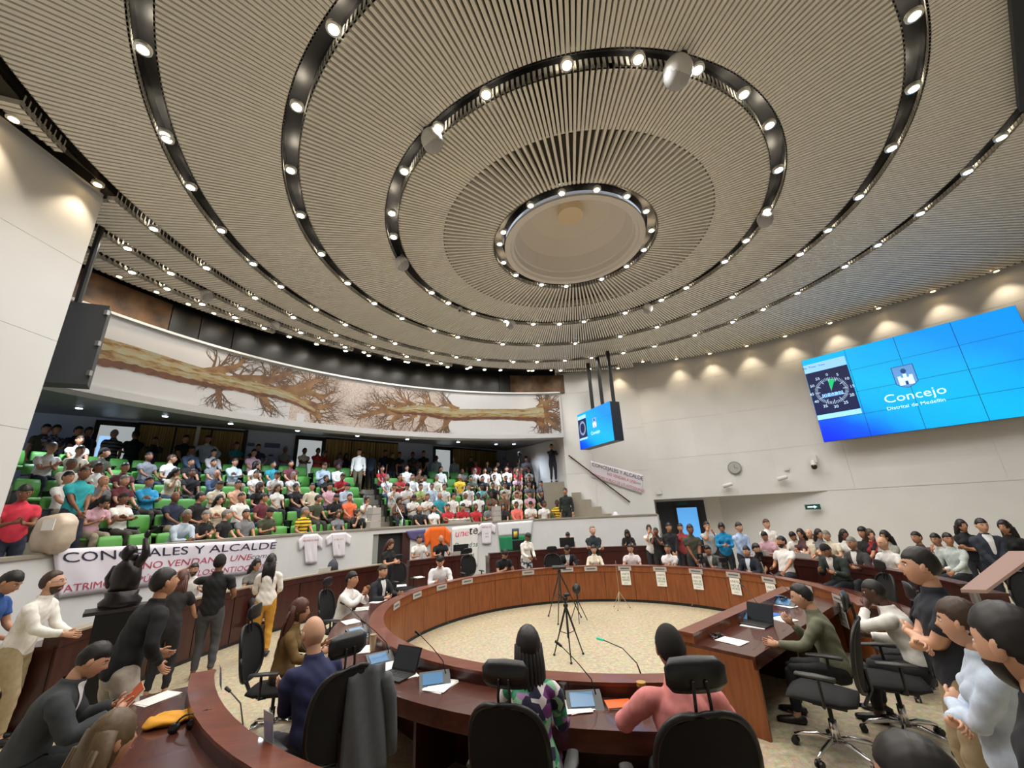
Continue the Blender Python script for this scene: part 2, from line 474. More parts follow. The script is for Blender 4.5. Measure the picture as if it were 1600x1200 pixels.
for i, (x0, x1, y0, y1, lab) in enumerate([(387, 398, 692, 697, 'small blue sign plate left of the man in navy on the back wall'), (414, 438, 692, 699, 'long blue lettered sign on the back wall beside the lit doorway'), (420, 427, 710, 713, 'small dark plate low on the blue back wall')]):
    s0, s1 = on_back(x0, y0)[0], on_back(x1, y0)[0]; z1, z0 = on_back(x0, y0)[1], on_back(x0, y1)[1]
    bbox(MB(), s0, s1, z0, z1, .0, .03).build('wall_sign', mat('sign_blue', (84, 98, 132), .6), label=lab, cat='sign')

# gallery parapet
def pz(px, py): return ang_on(px, py, CP, RP)[0]
PA0, PA1 = math.atan2(-7.12 - CP[0], 5.7 - CP[1]), pz(1027, 806)
da0, da1 = pz(582, 860), pz(641, 860)      # dark doorway under the gallery
PAR = MB().arc(CP, RP, RP + .16, 0, ZP, PA0, da0, 30).build('wall_parapet', M_white, kind='structure')
MB().arc(CP, RP, RP + .16, 0, ZP, da1, PA1, 40).build('wall_parapet', M_white, kind='structure')
MB().arc(CP, RP + .16, 9.98, 0, ZP, PA1 - .016, PA1, 1).build('wall_return', M_white, kind='structure')
MB().arc(CP, RP, RP + .16, ZP - .14, ZP, da0, da1, 6).build('trim_lintel', M_white, kind='structure')
MB().arc(CP, RP - .03, RP + .34, ZP, ZP + .05, PA0, PA1, 60).build('trim_coping', M_conc, kind='structure')
MB().arc(CP, RP + .125, RP + .15, 0, ZP - .14, da0, da1, 4).build('wall_doorway_shade', mat('vestibule_shade', (38, 38, 40), .8), kind='structure')  # dark panel closing the doorway, the shade inside put into its colour
tD = wthing('door_4', tuple(pol(CP, RP, da1)), kind='structure')
MB().arc(CP, RP + .05, RP + .13, 0, ZP - .14, da0, da0 + .022, 1).build('door_frame', mat('frame_gray', (150, 152, 148), .6), tD)
MB().arc(CP, RP + .02, RP + .11, 0, ZP - .14, da1 - .03, da1 - .003, 2).build('door_leaf', mat('door_brown', (66, 36, 32), .5), tD)

# ---------------------------------------------------------------- ceiling: black rings and radial slats
RINGS = [((C0), 1.66), ((C0), 3.90), ((C0), 5.58), ((C0), 7.23)]
OUT = [((2.35, 6.80), 9.22), ((2.51, 6.03), 10.43), ((2.77, 5.27), 11.6)]
def ring_r(j, a):
    if j < 4: return RINGS[j][1]
    if j < 7 and .34 < a % (2 * math.pi) < 2.7: return wall_r(C0, a) - .12
    if j < 7:
        r = circ_hit(C0, a, *OUT[j - 4])
        return min(r, wall_r(C0, a) - .12)
    return wall_r(C0, a)
G = 0.112
ceil = MB()
def strip(m, f0, f1, z, t, n=180):
    """flat annular plate between two radius functions"""
    V = []
    for i in range(n):
        a = 2 * math.pi * i / n
        r0, r1 = f0(a), f1(a); r1 = max(r1, r0 + .001)
        V += [pol(C0, r0, a, z), pol(C0, r1, a, z), pol(C0, r1, a, z + t), pol(C0, r0, a, z + t)]
    F = []
    for i in range(n):
        o, q = 4 * i, 4 * ((i + 1) % n)
        for k in range(4): F.append((o + k, o + (k + 1) % 4, q + (k + 1) % 4, q + k))
    m.add(V, F)
strip(ceil, lambda a: 1.6, lambda a: 2.75, ZC + .2, .1)
CEIL = ceil.build('ceiling', M_plen2, kind='structure')
MID = 2.85
m = MB()
strip(m, lambda a: MID, lambda a: RINGS[1][1] - G, ZC + .09, .05)
for j in range(1, 7):
    strip(m, lambda a, j=j: ring_r(j, a) + G, lambda a, j=j: ring_r(j + 1, a) - (G if j < 6 else 0), ZC + .09, .05)
m.build('ceiling_backing', M_plen, CEIL)
m = MB(); strip(m, lambda a: 1.5, lambda a: wall_r(C0, a) + (1.1 if wall_r(C0, a) < 14 else .2), ZC + .31, .06); m.build('ceiling_deck', M_chan, CEIL)
m = MB()
for j in range(0, 7):
    strip(m, lambda a, j=j: ring_r(j, a) - G - .012, lambda a, j=j: ring_r(j, a) - G, ZC + .09, .22)
    strip(m, lambda a, j=j: ring_r(j, a) + G, lambda a, j=j: ring_r(j, a) + G + .012, ZC + .09, .22)
m.build('ring_channel', M_chan, CEIL)
m = MB(); strip(m, lambda a: MID - .02, lambda a: MID, ZC + .05, .15); m.build('ring_edge', M_slat, CEIL)
def slat(m, a, r0, r1, w, z=ZC, h=.085, leg=True):
    if r1 - r0 < .12: return
    d = Vector((math.sin(a), math.cos(a), 0)); s = Vector((d.y, -d.x, 0)) * (w / 2); c = Vector((C0[0], C0[1], 0))
    p, q = c + d * r0, c + d * r1
    m.hexa([p - s + Vector((0, 0, z)), q - s + Vector((0, 0, z)), q + s + Vector((0, 0, z)), p + s + Vector((0, 0, z)),
            p - s + Vector((0, 0, z + h)), q - s + Vector((0, 0, z + h)), q + s + Vector((0, 0, z + h)), p + s + Vector((0, 0, z + h))])
    if leg:
        for e, g in ((p, d * .02), (q, d * -.02)):
            b = [e - s, e + g - s, e + g + s, e + s]
            m.hexa([x + Vector((0, 0, z)) for x in b] + [x + Vector((0, 0, z + .2)) for x in b])
nS = 0
for k in range(150):                      # inner fan, every second slat reaches the lamp ring
    a = 2 * math.pi * k / 150; m = MB(); slat(m, a, 1.78, RINGS[1][1] - G, .042)
    m.build('ceiling_slat', M_slat, CEIL)
near = sorted(range(150), key=lambda k: math.cos(2 * math.pi * (k + .5) / 150))
for q, k in enumerate(near):              # short slats between them
    a = 2 * math.pi * (k + .5) / 150; m = MB(); slat(m, a, MID, RINGS[1][1] - G, .042)
    m.build('ceiling_slat', M_slat, CEIL)
for j, N, w in ((1, 400, .045), (2, 600, .044), (3, 640, .052), (4, 620, .062), (5, 620, .07), (6, 620, .076)):
    m = MB()
    for k in range(N):
        a = 2 * math.pi * (k + .5) / N
        if j > 3 and not (-2.0 < ((a + math.pi) % (2 * math.pi) - math.pi) < .35): continue
        slat(m, a, ring_r(j, a) + G, ring_r(j + 1, a) - (G if j < 6 else .02), w)
    m.build('slat_field', M_slat, CEIL, kind='stuff')
# oculus dome
t = wthing('ceiling_dome', (C0[0], C0[1], ZC), label='round white recessed dome at the centre of the slatted ceiling', cat='ceiling dome')
M_dome = mat('dome_plaster', (226, 222, 218), .8)
V = []; F = []
prof = [(1.54, ZC + .02), (1.54, ZC - .03), (1.42, ZC - .03), (1.40, ZC + .03), (1.34, ZC + .04), (1.33, ZC + .18), (1.30, ZC + .2), (1.2, ZC + .55), (.9, ZC + .85), (.5, ZC + 1.0), (.31, ZC + 1.03)]
n = 72
for r, z in prof: V += [pol(C0, r, 2 * math.pi * k / n, z) for k in range(n)]
for i in range(len(prof) - 1):
    for k in range(n): F.append((i * n + k, i * n + (k + 1) % n, (i + 1) * n + (k + 1) % n, (i + 1) * n + k))
F.append(tuple((len(prof) - 1) * n + k for k in range(n)))
MB().add(V, F).build('dome_shell', M_dome, t, smooth=False)
MB().tube([(C0[0], C0[1], ZC + .8), (C0[0], C0[1], ZC + 1.1)], [.29, .29], 40, cap=0).build('dome_boss', mat('dome_boss', (232, 214, 184), .6), t)

# black hanging bulkhead at the far right of the slats
P0_, P1_ = at(1580, 0, ZC - .14), at(1594, 176, ZC - .14); e_ = (P0_ - P1_).normalized(); P0_ = P0_ + e_ * 3; o_ = Vector((-e_.y, e_.x, 0)); o_ = o_ if o_.x > 0 else -o_
t = wthing('ceiling_bulkhead', (P1_.x, P1_.y, ZC - .14), label='dark bulkhead panel in the ceiling at the top right edge', cat='ceiling panel')
MB().prism([(P0_.x, P0_.y), (P1_.x, P1_.y), (P1_.x + o_.x * 2.2, P1_.y + o_.y * 2.2), (P0_.x + o_.x * 2.2, P0_.y + o_.y * 2.2)], ZC - .14, ZC - .005).build('bulkhead_panel', mat('booth_dark', (30, 33, 40), .5), t)

# ---------------------------------------------------------------- recessed downlights
LP = {
 0: "875,289.5 936,286 985,300 1013,327 1014.5,359.5 999,388.8 972,412.5 935,429 885.8,439.5 851,437.8 812.5,425.5 791.8,408 781,380 783.8,361 822.5,313.8",
 1: "754.5,137.5 885.5,93.8 999,85 1095,100 1165,143 1202.5,193.8 1215.5,264.5 1192.5,329 1160.5,375 1125.5,406.8 1067,446.8 1026.8,463.8 974,484.5 912,498.8 874.5,502 834.5,503 793,498 743,486.8 704,471 676.8,455.5 615,369 611,331.8 630.5,265.8 679.5,193.8",
 2: "1425,25 1428.8,136 1388,232 1337.5,307.5 1290,359 1245,396 1190,435 1141,462 1081.8,488 1025,508.8 968,523 898.8,535 840.5,538 785.8,536 715.5,525.5 679.5,515.5 630,495.8 586.8,472.5 545.5,441 503.8,395.8 471.8,335.5 455,265 464.5,165.5 516,38.8",
 3: "1560.5,214.5 1514.5,266.8 1438.8,332.5 1370,382 1318.8,415.5 1245,456.8 1192.5,482.5 1144.5,502.5 1085.8,523 1022,539.5 973,549 923.8,558 882.5,562.5 838.8,565 801.8,565.5 747.5,562 712,558 673.8,551.8 616.8,536 583.8,525.8 538,506.8 493,483 438,446.8 398,411 346,359 297.5,291 257.5,208.8 223,75",
 4: "920.8,576 875.8,578 831.8,578.8 782.5,577 735,573 688,567.5 634.5,557 581.8,542.5 525.5,522.5 461.8,494 401.8,463.8 325,417.5 232.5,356",
 5: "634.5,564 602.5,558 568,550 538,542 503,531 469.5,518.8 431,503.8 380,480.8 328,456 266.8,425.8 195,386.8",
 6: "780,581 757,577 730,575 700,572 669,569 635,567 605,562 572,557 535.5,549.5 492.5,537.5 451,525.5 413,512 367,495 317.5,474 263,450 204.5,424.5",
 7: "860,583 825,581 353,504.5 321,490.8 281.8,475.8 235,456 176,431.8",
 8: "964.5,571.8 1006,567.5 1057.5,560.8 1109,552 1167,540 1227.5,525 1297.5,504 1371,480.5 1453.8,453.8 1555.5,422.5"}
RN = ['innermost lamp ring', 'second lamp ring', 'third lamp ring', 'fourth lamp ring', 'fifth lamp ring', 'sixth lamp ring', 'seventh lamp ring', 'row above the dark upper panels', 'row along the right wall']
M_lens = mat('lamp_lens', (255, 240, 214), .3, emit=38.0)
M_trim = mat('lamp_trim', (225, 225, 222), .3, .6)
M_warm = mat('lamp_lens_warm', (255, 214, 150), .3, emit=26.0)
def make_lamp(w, ang, warm, rad=.062):
    t = empty('ceiling_downlight')
    m = MB(); n = 16; V = []; F = []
    for r, z in ((rad + .03, .03), (rad + .03, -.012), (rad, -.018), (rad, .02)): V += [(r * math.cos(2 * math.pi * k / n), r * math.sin(2 * math.pi * k / n), z) for k in range(n)]
    for i in range(3):
        for k in range(n): F.append((i * n + k, i * n + (k + 1) % n, (i + 1) * n + (k + 1) % n, (i + 1) * n + k))
    m.add(V, F).build('trim', M_trim, t)
    MB().tube([(0, 0, -.002), (0, 0, .012)], [rad, rad], 14, cap=.0).build('lens', M_warm if warm else M_lens, t)
    L = bpy.data.lights.new('bulb', 'SPOT'); L.energy = w; L.spot_size = ang; L.spot_blend = .7; L.shadow_soft_size = .05
    L.color = (1.0, .80, .54) if warm else (1.0, .965, .91)
    lo = link('bulb', L, t); lo.location = (0, 0, -.03)
    return t
protoL = make_lamp(LAMP_W, R_(150), False); protoS = make_lamp(LAMP_W * .5, R_(140), False, .05); protoG = make_lamp(LAMP_W * .30, R_(150), False); protoW = make_lamp(WASH_W, R_(84), True, .055)
protoK = make_lamp(WASH_W * .8, R_(80), True, .05)
first = {}
def put_lamp(proto, p, label, group):
    if proto.name not in first: first[proto.name] = 1; o = proto
    else: o = copy_tree(proto)
    o.location = p; tag(o, label, 'ceiling light', group)
for j, s in LP.items():
    pts = [tuple(float(v) for v in q.split(',')) for q in s.split()]
    for i, (x, y) in enumerate(pts):
        p = at(x, y, ZC); a = math.atan2(p.x - C0[0], p.y - C0[1]); r = math.hypot(p.x - C0[0], p.y - C0[1])
        rr = {7: wall_r(C0, a) - .15, 8: wall_r(C0, a) - .32}.get(j) if j > 6 else ring_r(j, a)
        if j > 3: rr = min(rr, wall_r(C0, a) - .2)
        q = pol(C0, rr, a, ZC - .012)
        z = 'round %sdownlight, %s %s on the %s' % ('warm ' if j > 6 else '', ordn(i), 'clockwise from the top' if j < 2 else 'clockwise from upper right' if j < 3 else 'from the right' if j < 8 else 'from the left', RN[j])
        put_lamp(protoW if j == 8 else protoK if j == 7 else protoS if j == 0 else protoG if j > 3 else protoL, q, z, RN[j] + ' downlights')
for j, R, aa in ((2, 5.58, (-150, -165, 180, 165, 150)), (3, 7.23, (-115, -135, -155, -175, 165, 145, 125))):  # unseen lamps continuing the rings, added to light the near area
    for a in aa:
        put_lamp(protoL, pol(C0, R, R_(a), ZC - .012), '%s added unseen downlight overhead on the %s lamp ring, above the top edge' % (ordn(aa.index(a)), ORD[j]), 'added downlights above the camera')
# lamps on the left wall top
for i, (x, y) in enumerate(((22.5, 185), (141, 287.5))):
    p = at(x, y, ZC)
    put_lamp(protoW, Vector((-6.85, p.y, ZC - .012)), 'warm downlight grazing the white left wall, %s one' % ('nearer' if i == 0 else 'farther'), 'left wall downlights')
# soffit lights under the balcony
M_cool = mat('lamp_lens_cool', (214, 232, 255), .3, emit=14.0)
tS = empty('soffit_downlight')
MB().tube([(0, 0, 0), (0, 0, .03)], [.085, .085], 16, cap=0).build('trim', M_trim, tS)
MB().tube([(0, 0, -.006), (0, 0, .004)], [.065, .065], 16, cap=0).build('lens', M_cool, tS)
L = bpy.data.lights.new('bulb', 'SPOT'); L.energy = 170; L.spot_size = R_(150); L.spot_blend = .8; L.color = (.78, .88, 1); L.shadow_soft_size = .06
lo = link('bulb', L, tS); lo.location = (0, 0, -.04)
for i, (x, y) in enumerate([(124, 636), (270, 648), (391, 659), (491, 668), (579, 675), (653, 683), (718, 689), (775, 693), (818, 683)]):
    d = ray(x, y); hz = math.hypot(d.x, d.y); D, u = 11.5, .5; prev = None
    while D < 23:
        p = EYE + d * (D / hz); a = math.atan2(p.x - CM[0], p.y - CM[1]); r = math.hypot(p.x - CM[0], p.y - CM[1]); h = seg_hit(CM, a, (-18, 8.4), (1, 25.5)) or 20
        u = (r - RM) / (h - RM)
        if 0 < u < .97 and p.z >= 5.08 + .67 * u: break
        if u >= .75: break
        D += .04
    u = min(.8, max(.34, u)); q_ = pol(CM, RM + u * (h - RM), a); p = Vector((q_.x, q_.y, 0))
    o = tS if i == 0 else copy_tree(tS)
    o.location = (p.x, p.y, 5.08 + .67 * u - .034)
    tag(o, 'cool round downlight in the grey balcony soffit, %s from the left' % ordn(i), 'ceiling light', 'soffit downlights under the balcony')

# ---------------------------------------------------------------- white dome loudspeakers and cameras on the rings
M_spk = mat('speaker_white', (214, 214, 214), .45)
M_grille = mat('speaker_grille', (176, 176, 180), .6, noise=.1, scale=120)
def make_speaker():
    t = empty('ceiling_speaker')
    m = MB(); m.ell((0, 0, -.15), (.15, .15, .17), 20, 12)
    m.tube([(0, 0, -.02), (0, 0, .06)], [.05, .04], 12); m.build('speaker_shell', M_spk, t, smooth=True)
    m = MB(); m.ell((.015, 0, -.175), (.146, .146, .158), 20, 10); m.build('grille', M_grille, t, smooth=True)
    MB().ell((-.1, .0, -.05), (.045, .045, .03), 10, 6).build('port', M_black, t, smooth=True)
    return t
sp = make_speaker()
SPK = [(1072, 95, 1.25, 'largest white dome speaker at the top of the second lamp ring'), (664, 216, 1.1, 'white dome speaker at the upper left of the second lamp ring'), (1185, 350, 1.0, 'white dome speaker at the right of the second lamp ring'), (634, 416, 1.0, 'white dome speaker at the lower left of the second lamp ring'), (808, 501, .9, 'white dome speaker at the lower middle of the second lamp ring'), (1003, 478, .95, 'white dome speaker at the lower right of the second lamp ring'),
       (345, 464, .9, 'faint white dome speaker on the sixth lamp ring at left'), (448, 509, .8, 'faint white dome speaker on the sixth lamp ring, farther in')]
for i, (x, y, s, lab) in enumerate(SPK):
    p = at(x, y, ZC - .2); a = math.atan2(p.x - C0[0], p.y - C0[1])
    rr = ring_r(1, a) if i < 6 else ring_r(5, a)
    o = sp if i == 0 else copy_tree(sp)
    o.location = pol(C0, rr, a, ZC + .04); o.scale = (s, s, s); o.rotation_euler = (0, 0, rnd.uniform(0, 6)); tag(o, lab, 'speaker', 'dome speakers on the ceiling')
def make_ptz():
    t = empty('dome_camera')
    MB().tube([(0, 0, .0), (0, 0, -.08)], [.07, .06], 16).build('mount', M_spk, t, smooth=True)
    MB().ell((0, 0, -.13), (.065, .065, .075), 16, 10).build('camera_dome', M_spk, t, smooth=True)
    MB().tube([(0, -.05, -.14), (0, -.085, -.15)], [.028, .026], 12).build('camera_lens', M_black, t)
    return t
pc = make_ptz()
p = at(730, 484, ZC - .15); a = math.atan2(p.x - C0[0], p.y - C0[1]); pc.location = pol(C0, ring_r(1, a) + .05, a, ZC + .05)
tag(pc, 'small white camera hanging below the second lamp ring, lower left of the dome', 'camera')

# ---------------------------------------------------------------- mural: two lying trees painted on the facade
M_bark = bpy.data.materials.new('painted_bark'); M_bark.use_nodes = True
nt = M_bark.node_tree; b = nt.nodes['Principled BSDF']; tc = nt.nodes.new('ShaderNodeTexCoord')
mp = nt.nodes.new('ShaderNodeMapping'); mp.inputs['Scale'].default_value = (.9, .9, 4.5); nz = nt.nodes.new('ShaderNodeTexNoise'); nz.inputs['Scale'].default_value = 2.2; nz.inputs['Detail'].default_value = 8; nz.inputs['Roughness'].default_value = .7
cr = nt.nodes.new('ShaderNodeValToRGB'); E_ = cr.color_ramp.elements
for k, (pp, cc) in enumerate([(.30, (84, 56, 36)), (.42, (116, 84, 50)), (.5, (142, 124, 84)), (.58, (136, 136, 116)), (.7, (162, 146, 106))]):
    e = E_[k] if k < 2 else E_.new(pp)
    e.position = pp; e.color = lin(cc) + (1,)
nt.links.new(tc.outputs['Object'], mp.inputs[0]); nt.links.new(mp.outputs[0], nz.inputs['Vector']); nt.links.new(nz.outputs['Fac'], cr.inputs[0]); nt.links.new(cr.outputs[0], b.inputs['Base Color']); b.inputs['Roughness'].default_value = .35
M_limb2 = mat('painted_dark_bark', (104, 62, 38), .4, scale=4, rgb2=(70, 42, 28)); M_lich = mat('painted_lichen', (146, 150, 132), .4, scale=5, rgb2=(150, 132, 86)); M_limb = mat('painted_limb', (132, 100, 62), .4, scale=3, rgb2=(88, 58, 38)); M_twig = mat('painted_twig', (92, 68, 50), .5, noise=.3, scale=5)
M_tint = mat('mural_ground', (184, 176, 172), .55, scale=26, rgb2=(150, 132, 120))
def mp_(px, py, off=.012):
    p = oncyl(px, py, CM, RM); a = math.atan2(p.x - CM[0], p.y - CM[1]); return a, p.z
def ribbon(m, pts, w, off):
    """flat painted stroke on the facade; pts (arc metres, z), w half widths"""
    V = []
    n = len(pts)
    for i, (s, z) in enumerate(pts):
        s0, z0 = pts[max(0, i - 1)]; s1, z1 = pts[min(n - 1, i + 1)]
        L = math.hypot(s1 - s0, z1 - z0) or 1; nx, nz_ = -(z1 - z0) / L, (s1 - s0) / L
        for sg in (-1, 1):
            V.append(pol(CM, RM - off, min(a_r - .006, (s + nx * w[i] * sg) / RM), min(6.93, max(5.27, z + nz_ * w[i] * sg))))
    m.add(V, [(2 * i, 2 * i + 1, 2 * i + 3, 2 * i + 2) for i in range(n - 1)])
def grow(m, s, z, ang, L, w, depth, r):
    pts = [(s, z)]; ws = [w]; a = ang; k = 5
    for i in range(k):
        a += r.uniform(-.28, .28); s += math.cos(a) * L / k; z += math.sin(a) * L / k
        pts.append((s, z)); ws.append(w * (1 - .75 * (i + 1) / k))
        if depth > 0 and i >= 1 and r.random() < .85:
            grow(m, s, z, a + r.choice((-1, 1)) * r.uniform(.45, .95), L * r.uniform(.4, .62), ws[-1] * .7, depth - 1, r)
    ribbon(m, pts, ws, .006)
def painted_tree(name, trunk, limbs, seed, label):
    t = wthing(name, tuple(pol(CM, RM, mp_(*trunk[len(trunk) // 2][:2])[0], 5.2)), label=label, cat='mural')
    S = []
    for x, y, hw in trunk:
        a, z = mp_(x, y); z2 = mp_(x, y - hw)[1]; S.append((a * RM, z, z2 - z))
    m = MB(); dense = []
    for (s0, z0, w0), (s1, z1, w1) in zip(S, S[1:]):
        for k in range(6):
            u = k / 6; dense.append((s0 + (s1 - s0) * u, z0 + (z1 - z0) * u, w0 + (w1 - w0) * u))
    dense.append(S[-1]); ribbon(m, [d[:2] for d in dense], [d[2] for d in dense], .010)
    m.build('painted_trunk', M_bark, t)
    m = MB(); ribbon(m, [(d[0], d[1] - d[2] * .74) for d in dense], [d[2] * .26 * (1 + .25 * math.sin(i * 1.9)) for i, d in enumerate(dense)], .0115); m.build('painted_underside', M_limb2, t)
    m = MB(); ribbon(m, [(d[0], d[1] + d[2] * .34) for d in dense], [d[2] * .16 * (1 + .5 * math.sin(i * 1.3)) for i, d in enumerate(dense)], .0115); m.build('painted_highlight', M_lich, t)
    r = random.Random(seed); m = MB(); mL = MB()
    for (x0, y0, hw), rest in [(l[0], l[1:]) for l in limbs]:
        pts = [mp_(x0, y0)] + [mp_(x, y) for x, y in rest]
        P_ = [(a * RM, z) for a, z in pts]; w0 = 1.4 * abs(mp_(x0, y0 - hw)[1] - mp_(x0, y0)[1])
        fine = []
        for (a0, b0), (a1, b1) in zip(P_, P_[1:]):
            for k in range(3): fine.append((a0 + (a1 - a0) * k / 3 + r.uniform(-.02, .02), b0 + (b1 - b0) * k / 3 + r.uniform(-.02, .02)))
        fine.append(P_[-1]); n = len(fine)
        ws = [w0 * (1 - .82 * i / (n - 1)) for i in range(n)]
        ribbon(mL, fine, ws, .008)
        for i in range(1, n):
            d = math.atan2(fine[i][1] - fine[i - 1][1], fine[i][0] - fine[i - 1][0])
            for _ in range(2):
                grow(m, fine[i][0], fine[i][1], d + r.choice((-1, 1)) * r.uniform(.3, .9), r.uniform(.35, .75), ws[i] * .3 + .002, 2, r)
    mL.build('painted_limbs', M_limb, t, kind='stuff'); m.build('painted_twigs', M_twig, t, kind='stuff')
bg = MB()
for k in range(24):
    a0, a1 = mp_(455, 620)[0], mp_(700, 650)[0]
    u0, u1 = a0 + (a1 - a0) * k / 24, a0 + (a1 - a0) * (k + 1) / 24
    z0 = 5.28 + .25 * math.sin(k * 1.7) * (k in (0, 1, 22, 23)); z1 = 6.88 - .3 * (k in (0, 23))
    bg.add([pol(CM, RM - .004, u0, z0), pol(CM, RM - .004, u1, z0), pol(CM, RM - .004, u1, z1), pol(CM, RM - .004, u0, z1)], [(0, 1, 2, 3)])
bg.build('painted_thicket', M_tint, label='pale brown thicket of fine twigs painted between the two trees', cat='mural')
painted_tree('painted_tree', [(138, 546, 22), (158, 549, 23), (200, 558, 20), (241, 569, 18), (283, 581, 16), (320, 590, 14), (345, 596, 13), (368, 600, 10), (400, 608, 10), (431, 614, 8), (462, 625, 7), (492, 643, 3)],
    [[(318, 584, 6), (350, 578), (372, 571), (384, 560)], [(360, 594, 5), (400, 590), (430, 594), (450, 592)], [(345, 602, 5), (340, 612), (344, 632)], [(400, 612, 5), (414, 622), (425, 643)], [(405, 602, 5), (428, 592), (446, 586), (462, 588)],
     [(432, 610, 5), (470, 606), (490, 594), (505, 596)], [(455, 618, 5), (480, 612), (505, 622), (522, 612)], [(468, 628, 5), (500, 636), (520, 634)], [(478, 634, 5), (500, 650), (498, 656)], [(420, 598, 4), (425, 590), (432, 580)], [(478, 607, 4), (490, 597), (510, 592)]], 5,
    'painted fallen tree with broad mottled trunk on the left half of the balcony mural')
painted_tree('painted_tree', [(850, 646, 15), (840, 647, 11), (820, 648, 9), (790, 647, 8), (750, 647, 8), (712, 648, 9), (690, 646, 9), (668, 641, 9), (645, 641, 7), (622, 642, 5), (606, 638, 3)],
    [[(845, 640, 4), (856, 628), (866, 624)], [(846, 644, 4), (860, 636), (871, 632)], [(848, 648, 4), (862, 648), (872, 650)], [(846, 652, 4), (858, 658), (870, 666)], [(842, 654, 4), (850, 664), (856, 668)], [(838, 653, 4), (843, 662), (846, 666)], [(842, 638, 4), (846, 630), (848, 622)],
     [(716, 642, 4), (704, 634), (690, 626)], [(676, 636, 4), (668, 628), (661, 618)], [(650, 636, 4), (636, 628), (622, 616)], [(636, 636, 4), (618, 630), (600, 628)], [(622, 644, 4), (598, 642), (575, 648), (558, 655)], [(628, 648, 4), (615, 656), (607, 664)], [(664, 648, 4), (658, 658), (655, 668)], [(700, 652, 5), (696, 662), (692, 670)], [(650, 647, 3), (642, 654), (634, 660)], [(604, 638, 3), (590, 632), (575, 634)]], 11,
    'painted fallen tree with spreading roots at the right end of the balcony mural')

# ---------------------------------------------------------------- gallery tiers, stairs, rails, seats
NROW = 6
Z0, DZ = 1.25, .42
def rb(a):
    h = [seg_hit(CP, a, BW[0], BW[1]), seg_hit(CP, a, (-15.5, 5.7), (-7.12, 5.7))]
    h = [x for x in h if x]; return min(h) if h else 20
def rs(a):
    h = [x for x in (seg_hit(CP, a, CORN, BEND), seg_hit(CP, a, BEND, (-.6, 24.2))) if x]; return min(h) if h else 99
def rrow(i, a): return RP + .93 + i * min(.84, (rb(a) - 1.5 - RP - .93) / 5)
SA0, SA1 = R_(-84), PA1
for i in range(NROW):
    V = []; n = 60; z0, z1 = (0.2, Z0) if i == 0 else (Z0 + (i - 1) * DZ, Z0 + i * DZ)
    k0 = 0
    for k in range(n + 1):
        a = SA0 + (SA1 - SA0) * k / n; o = min(rb(a), rs(a) + .05); r = RP + .16 if i == 0 else rrow(i, a) - .36
        r = min(r, o - .02); V += [pol(CP, r, a, z0), pol(CP, o, a, z0), pol(CP, o, a, z1), pol(CP, r, a, z1)]
    F = []
    for k in range(n):
        o = 4 * k
        for j in range(4): F.append((o + j, o + (j + 1) % 4, o + 4 + (j + 1) % 4, o + 4 + j))
    F += [(0, 1, 2, 3), tuple(4 * n + j for j in (3, 2, 1, 0))]
    MB().add(V, F).build('floor_tier', M_conc, kind='structure')
ais = []
for (x, y), r in (((612, 822), RP + .5), ((560, 768), 0)):
    if r: ais.append(ang_on(x, y, CP, r)[0])
    else:
        p = atd(x, y, 18.3); ais.append(math.atan2(p.x - CP[0], p.y - CP[1]))
def aisle(i): return ais[0] + (ais[1] - ais[0]) * i / 5
t = wthing('gallery_stairs', tuple(pol(CP, RP + .5, ais[0], Z0)), label='concrete aisle stairs dividing the two blocks of green gallery seats', cat='stairs')
for i in range(NROW - 1):
    a = aisle(i); r0, r1 = rrow(i, a) - .36, rrow(i + 1, a) - .36; w = .5 / r0
    a = (aisle(i) + aisle(i + 1)) / 2
    MB().arc(CP, (r0 + r1) / 2, r1, Z0 + i * DZ + .002, Z0 + (i + .5) * DZ, a - w, a + w, 2).build('stair_step', M_conc, t)
    MB().arc(CP, (r0 + r1) / 2 - .01, (r0 + r1) / 2 + .03, Z0 + (i + .5) * DZ, Z0 + (i + .5) * DZ + .01, a - w, a + w, 2).build('stair_nosing', mat('nosing_dark', (70, 66, 60), .7), t)
# steps beside the side wall on the right
sd = Vector((SIDE[1][0] - CORN[0], SIDE[1][1] - CORN[1], 0)).normalized(); sn = Vector((-sd.y, sd.x, 0))
if sn.x > 0: sn = -sn
t = wthing('gallery_stairs', tuple(Vector((*CORN, Z0)) + sd * .6 + sn * .5), label='pale stepped stair running up beside the right gallery side wall', cat='stairs')
for i in range(6):
    p = Vector((*CORN, 0)) + sd * (.95 + i * .36); q = p + sd * .36
    MB().hexa([p + Vector((0, 0, Z0 - .02)), q + Vector((0, 0, Z0 - .02)), q + sn * .5 + Vector((0, 0, Z0 - .02)), p + sn * .5 + Vector((0, 0, Z0 - .02))] +
              [v + Vector((0, 0, Z0 + .2 + i * .28)) for v in (p, q, q + sn * .5, p + sn * .5)]).build('stair_step', M_conc, t)
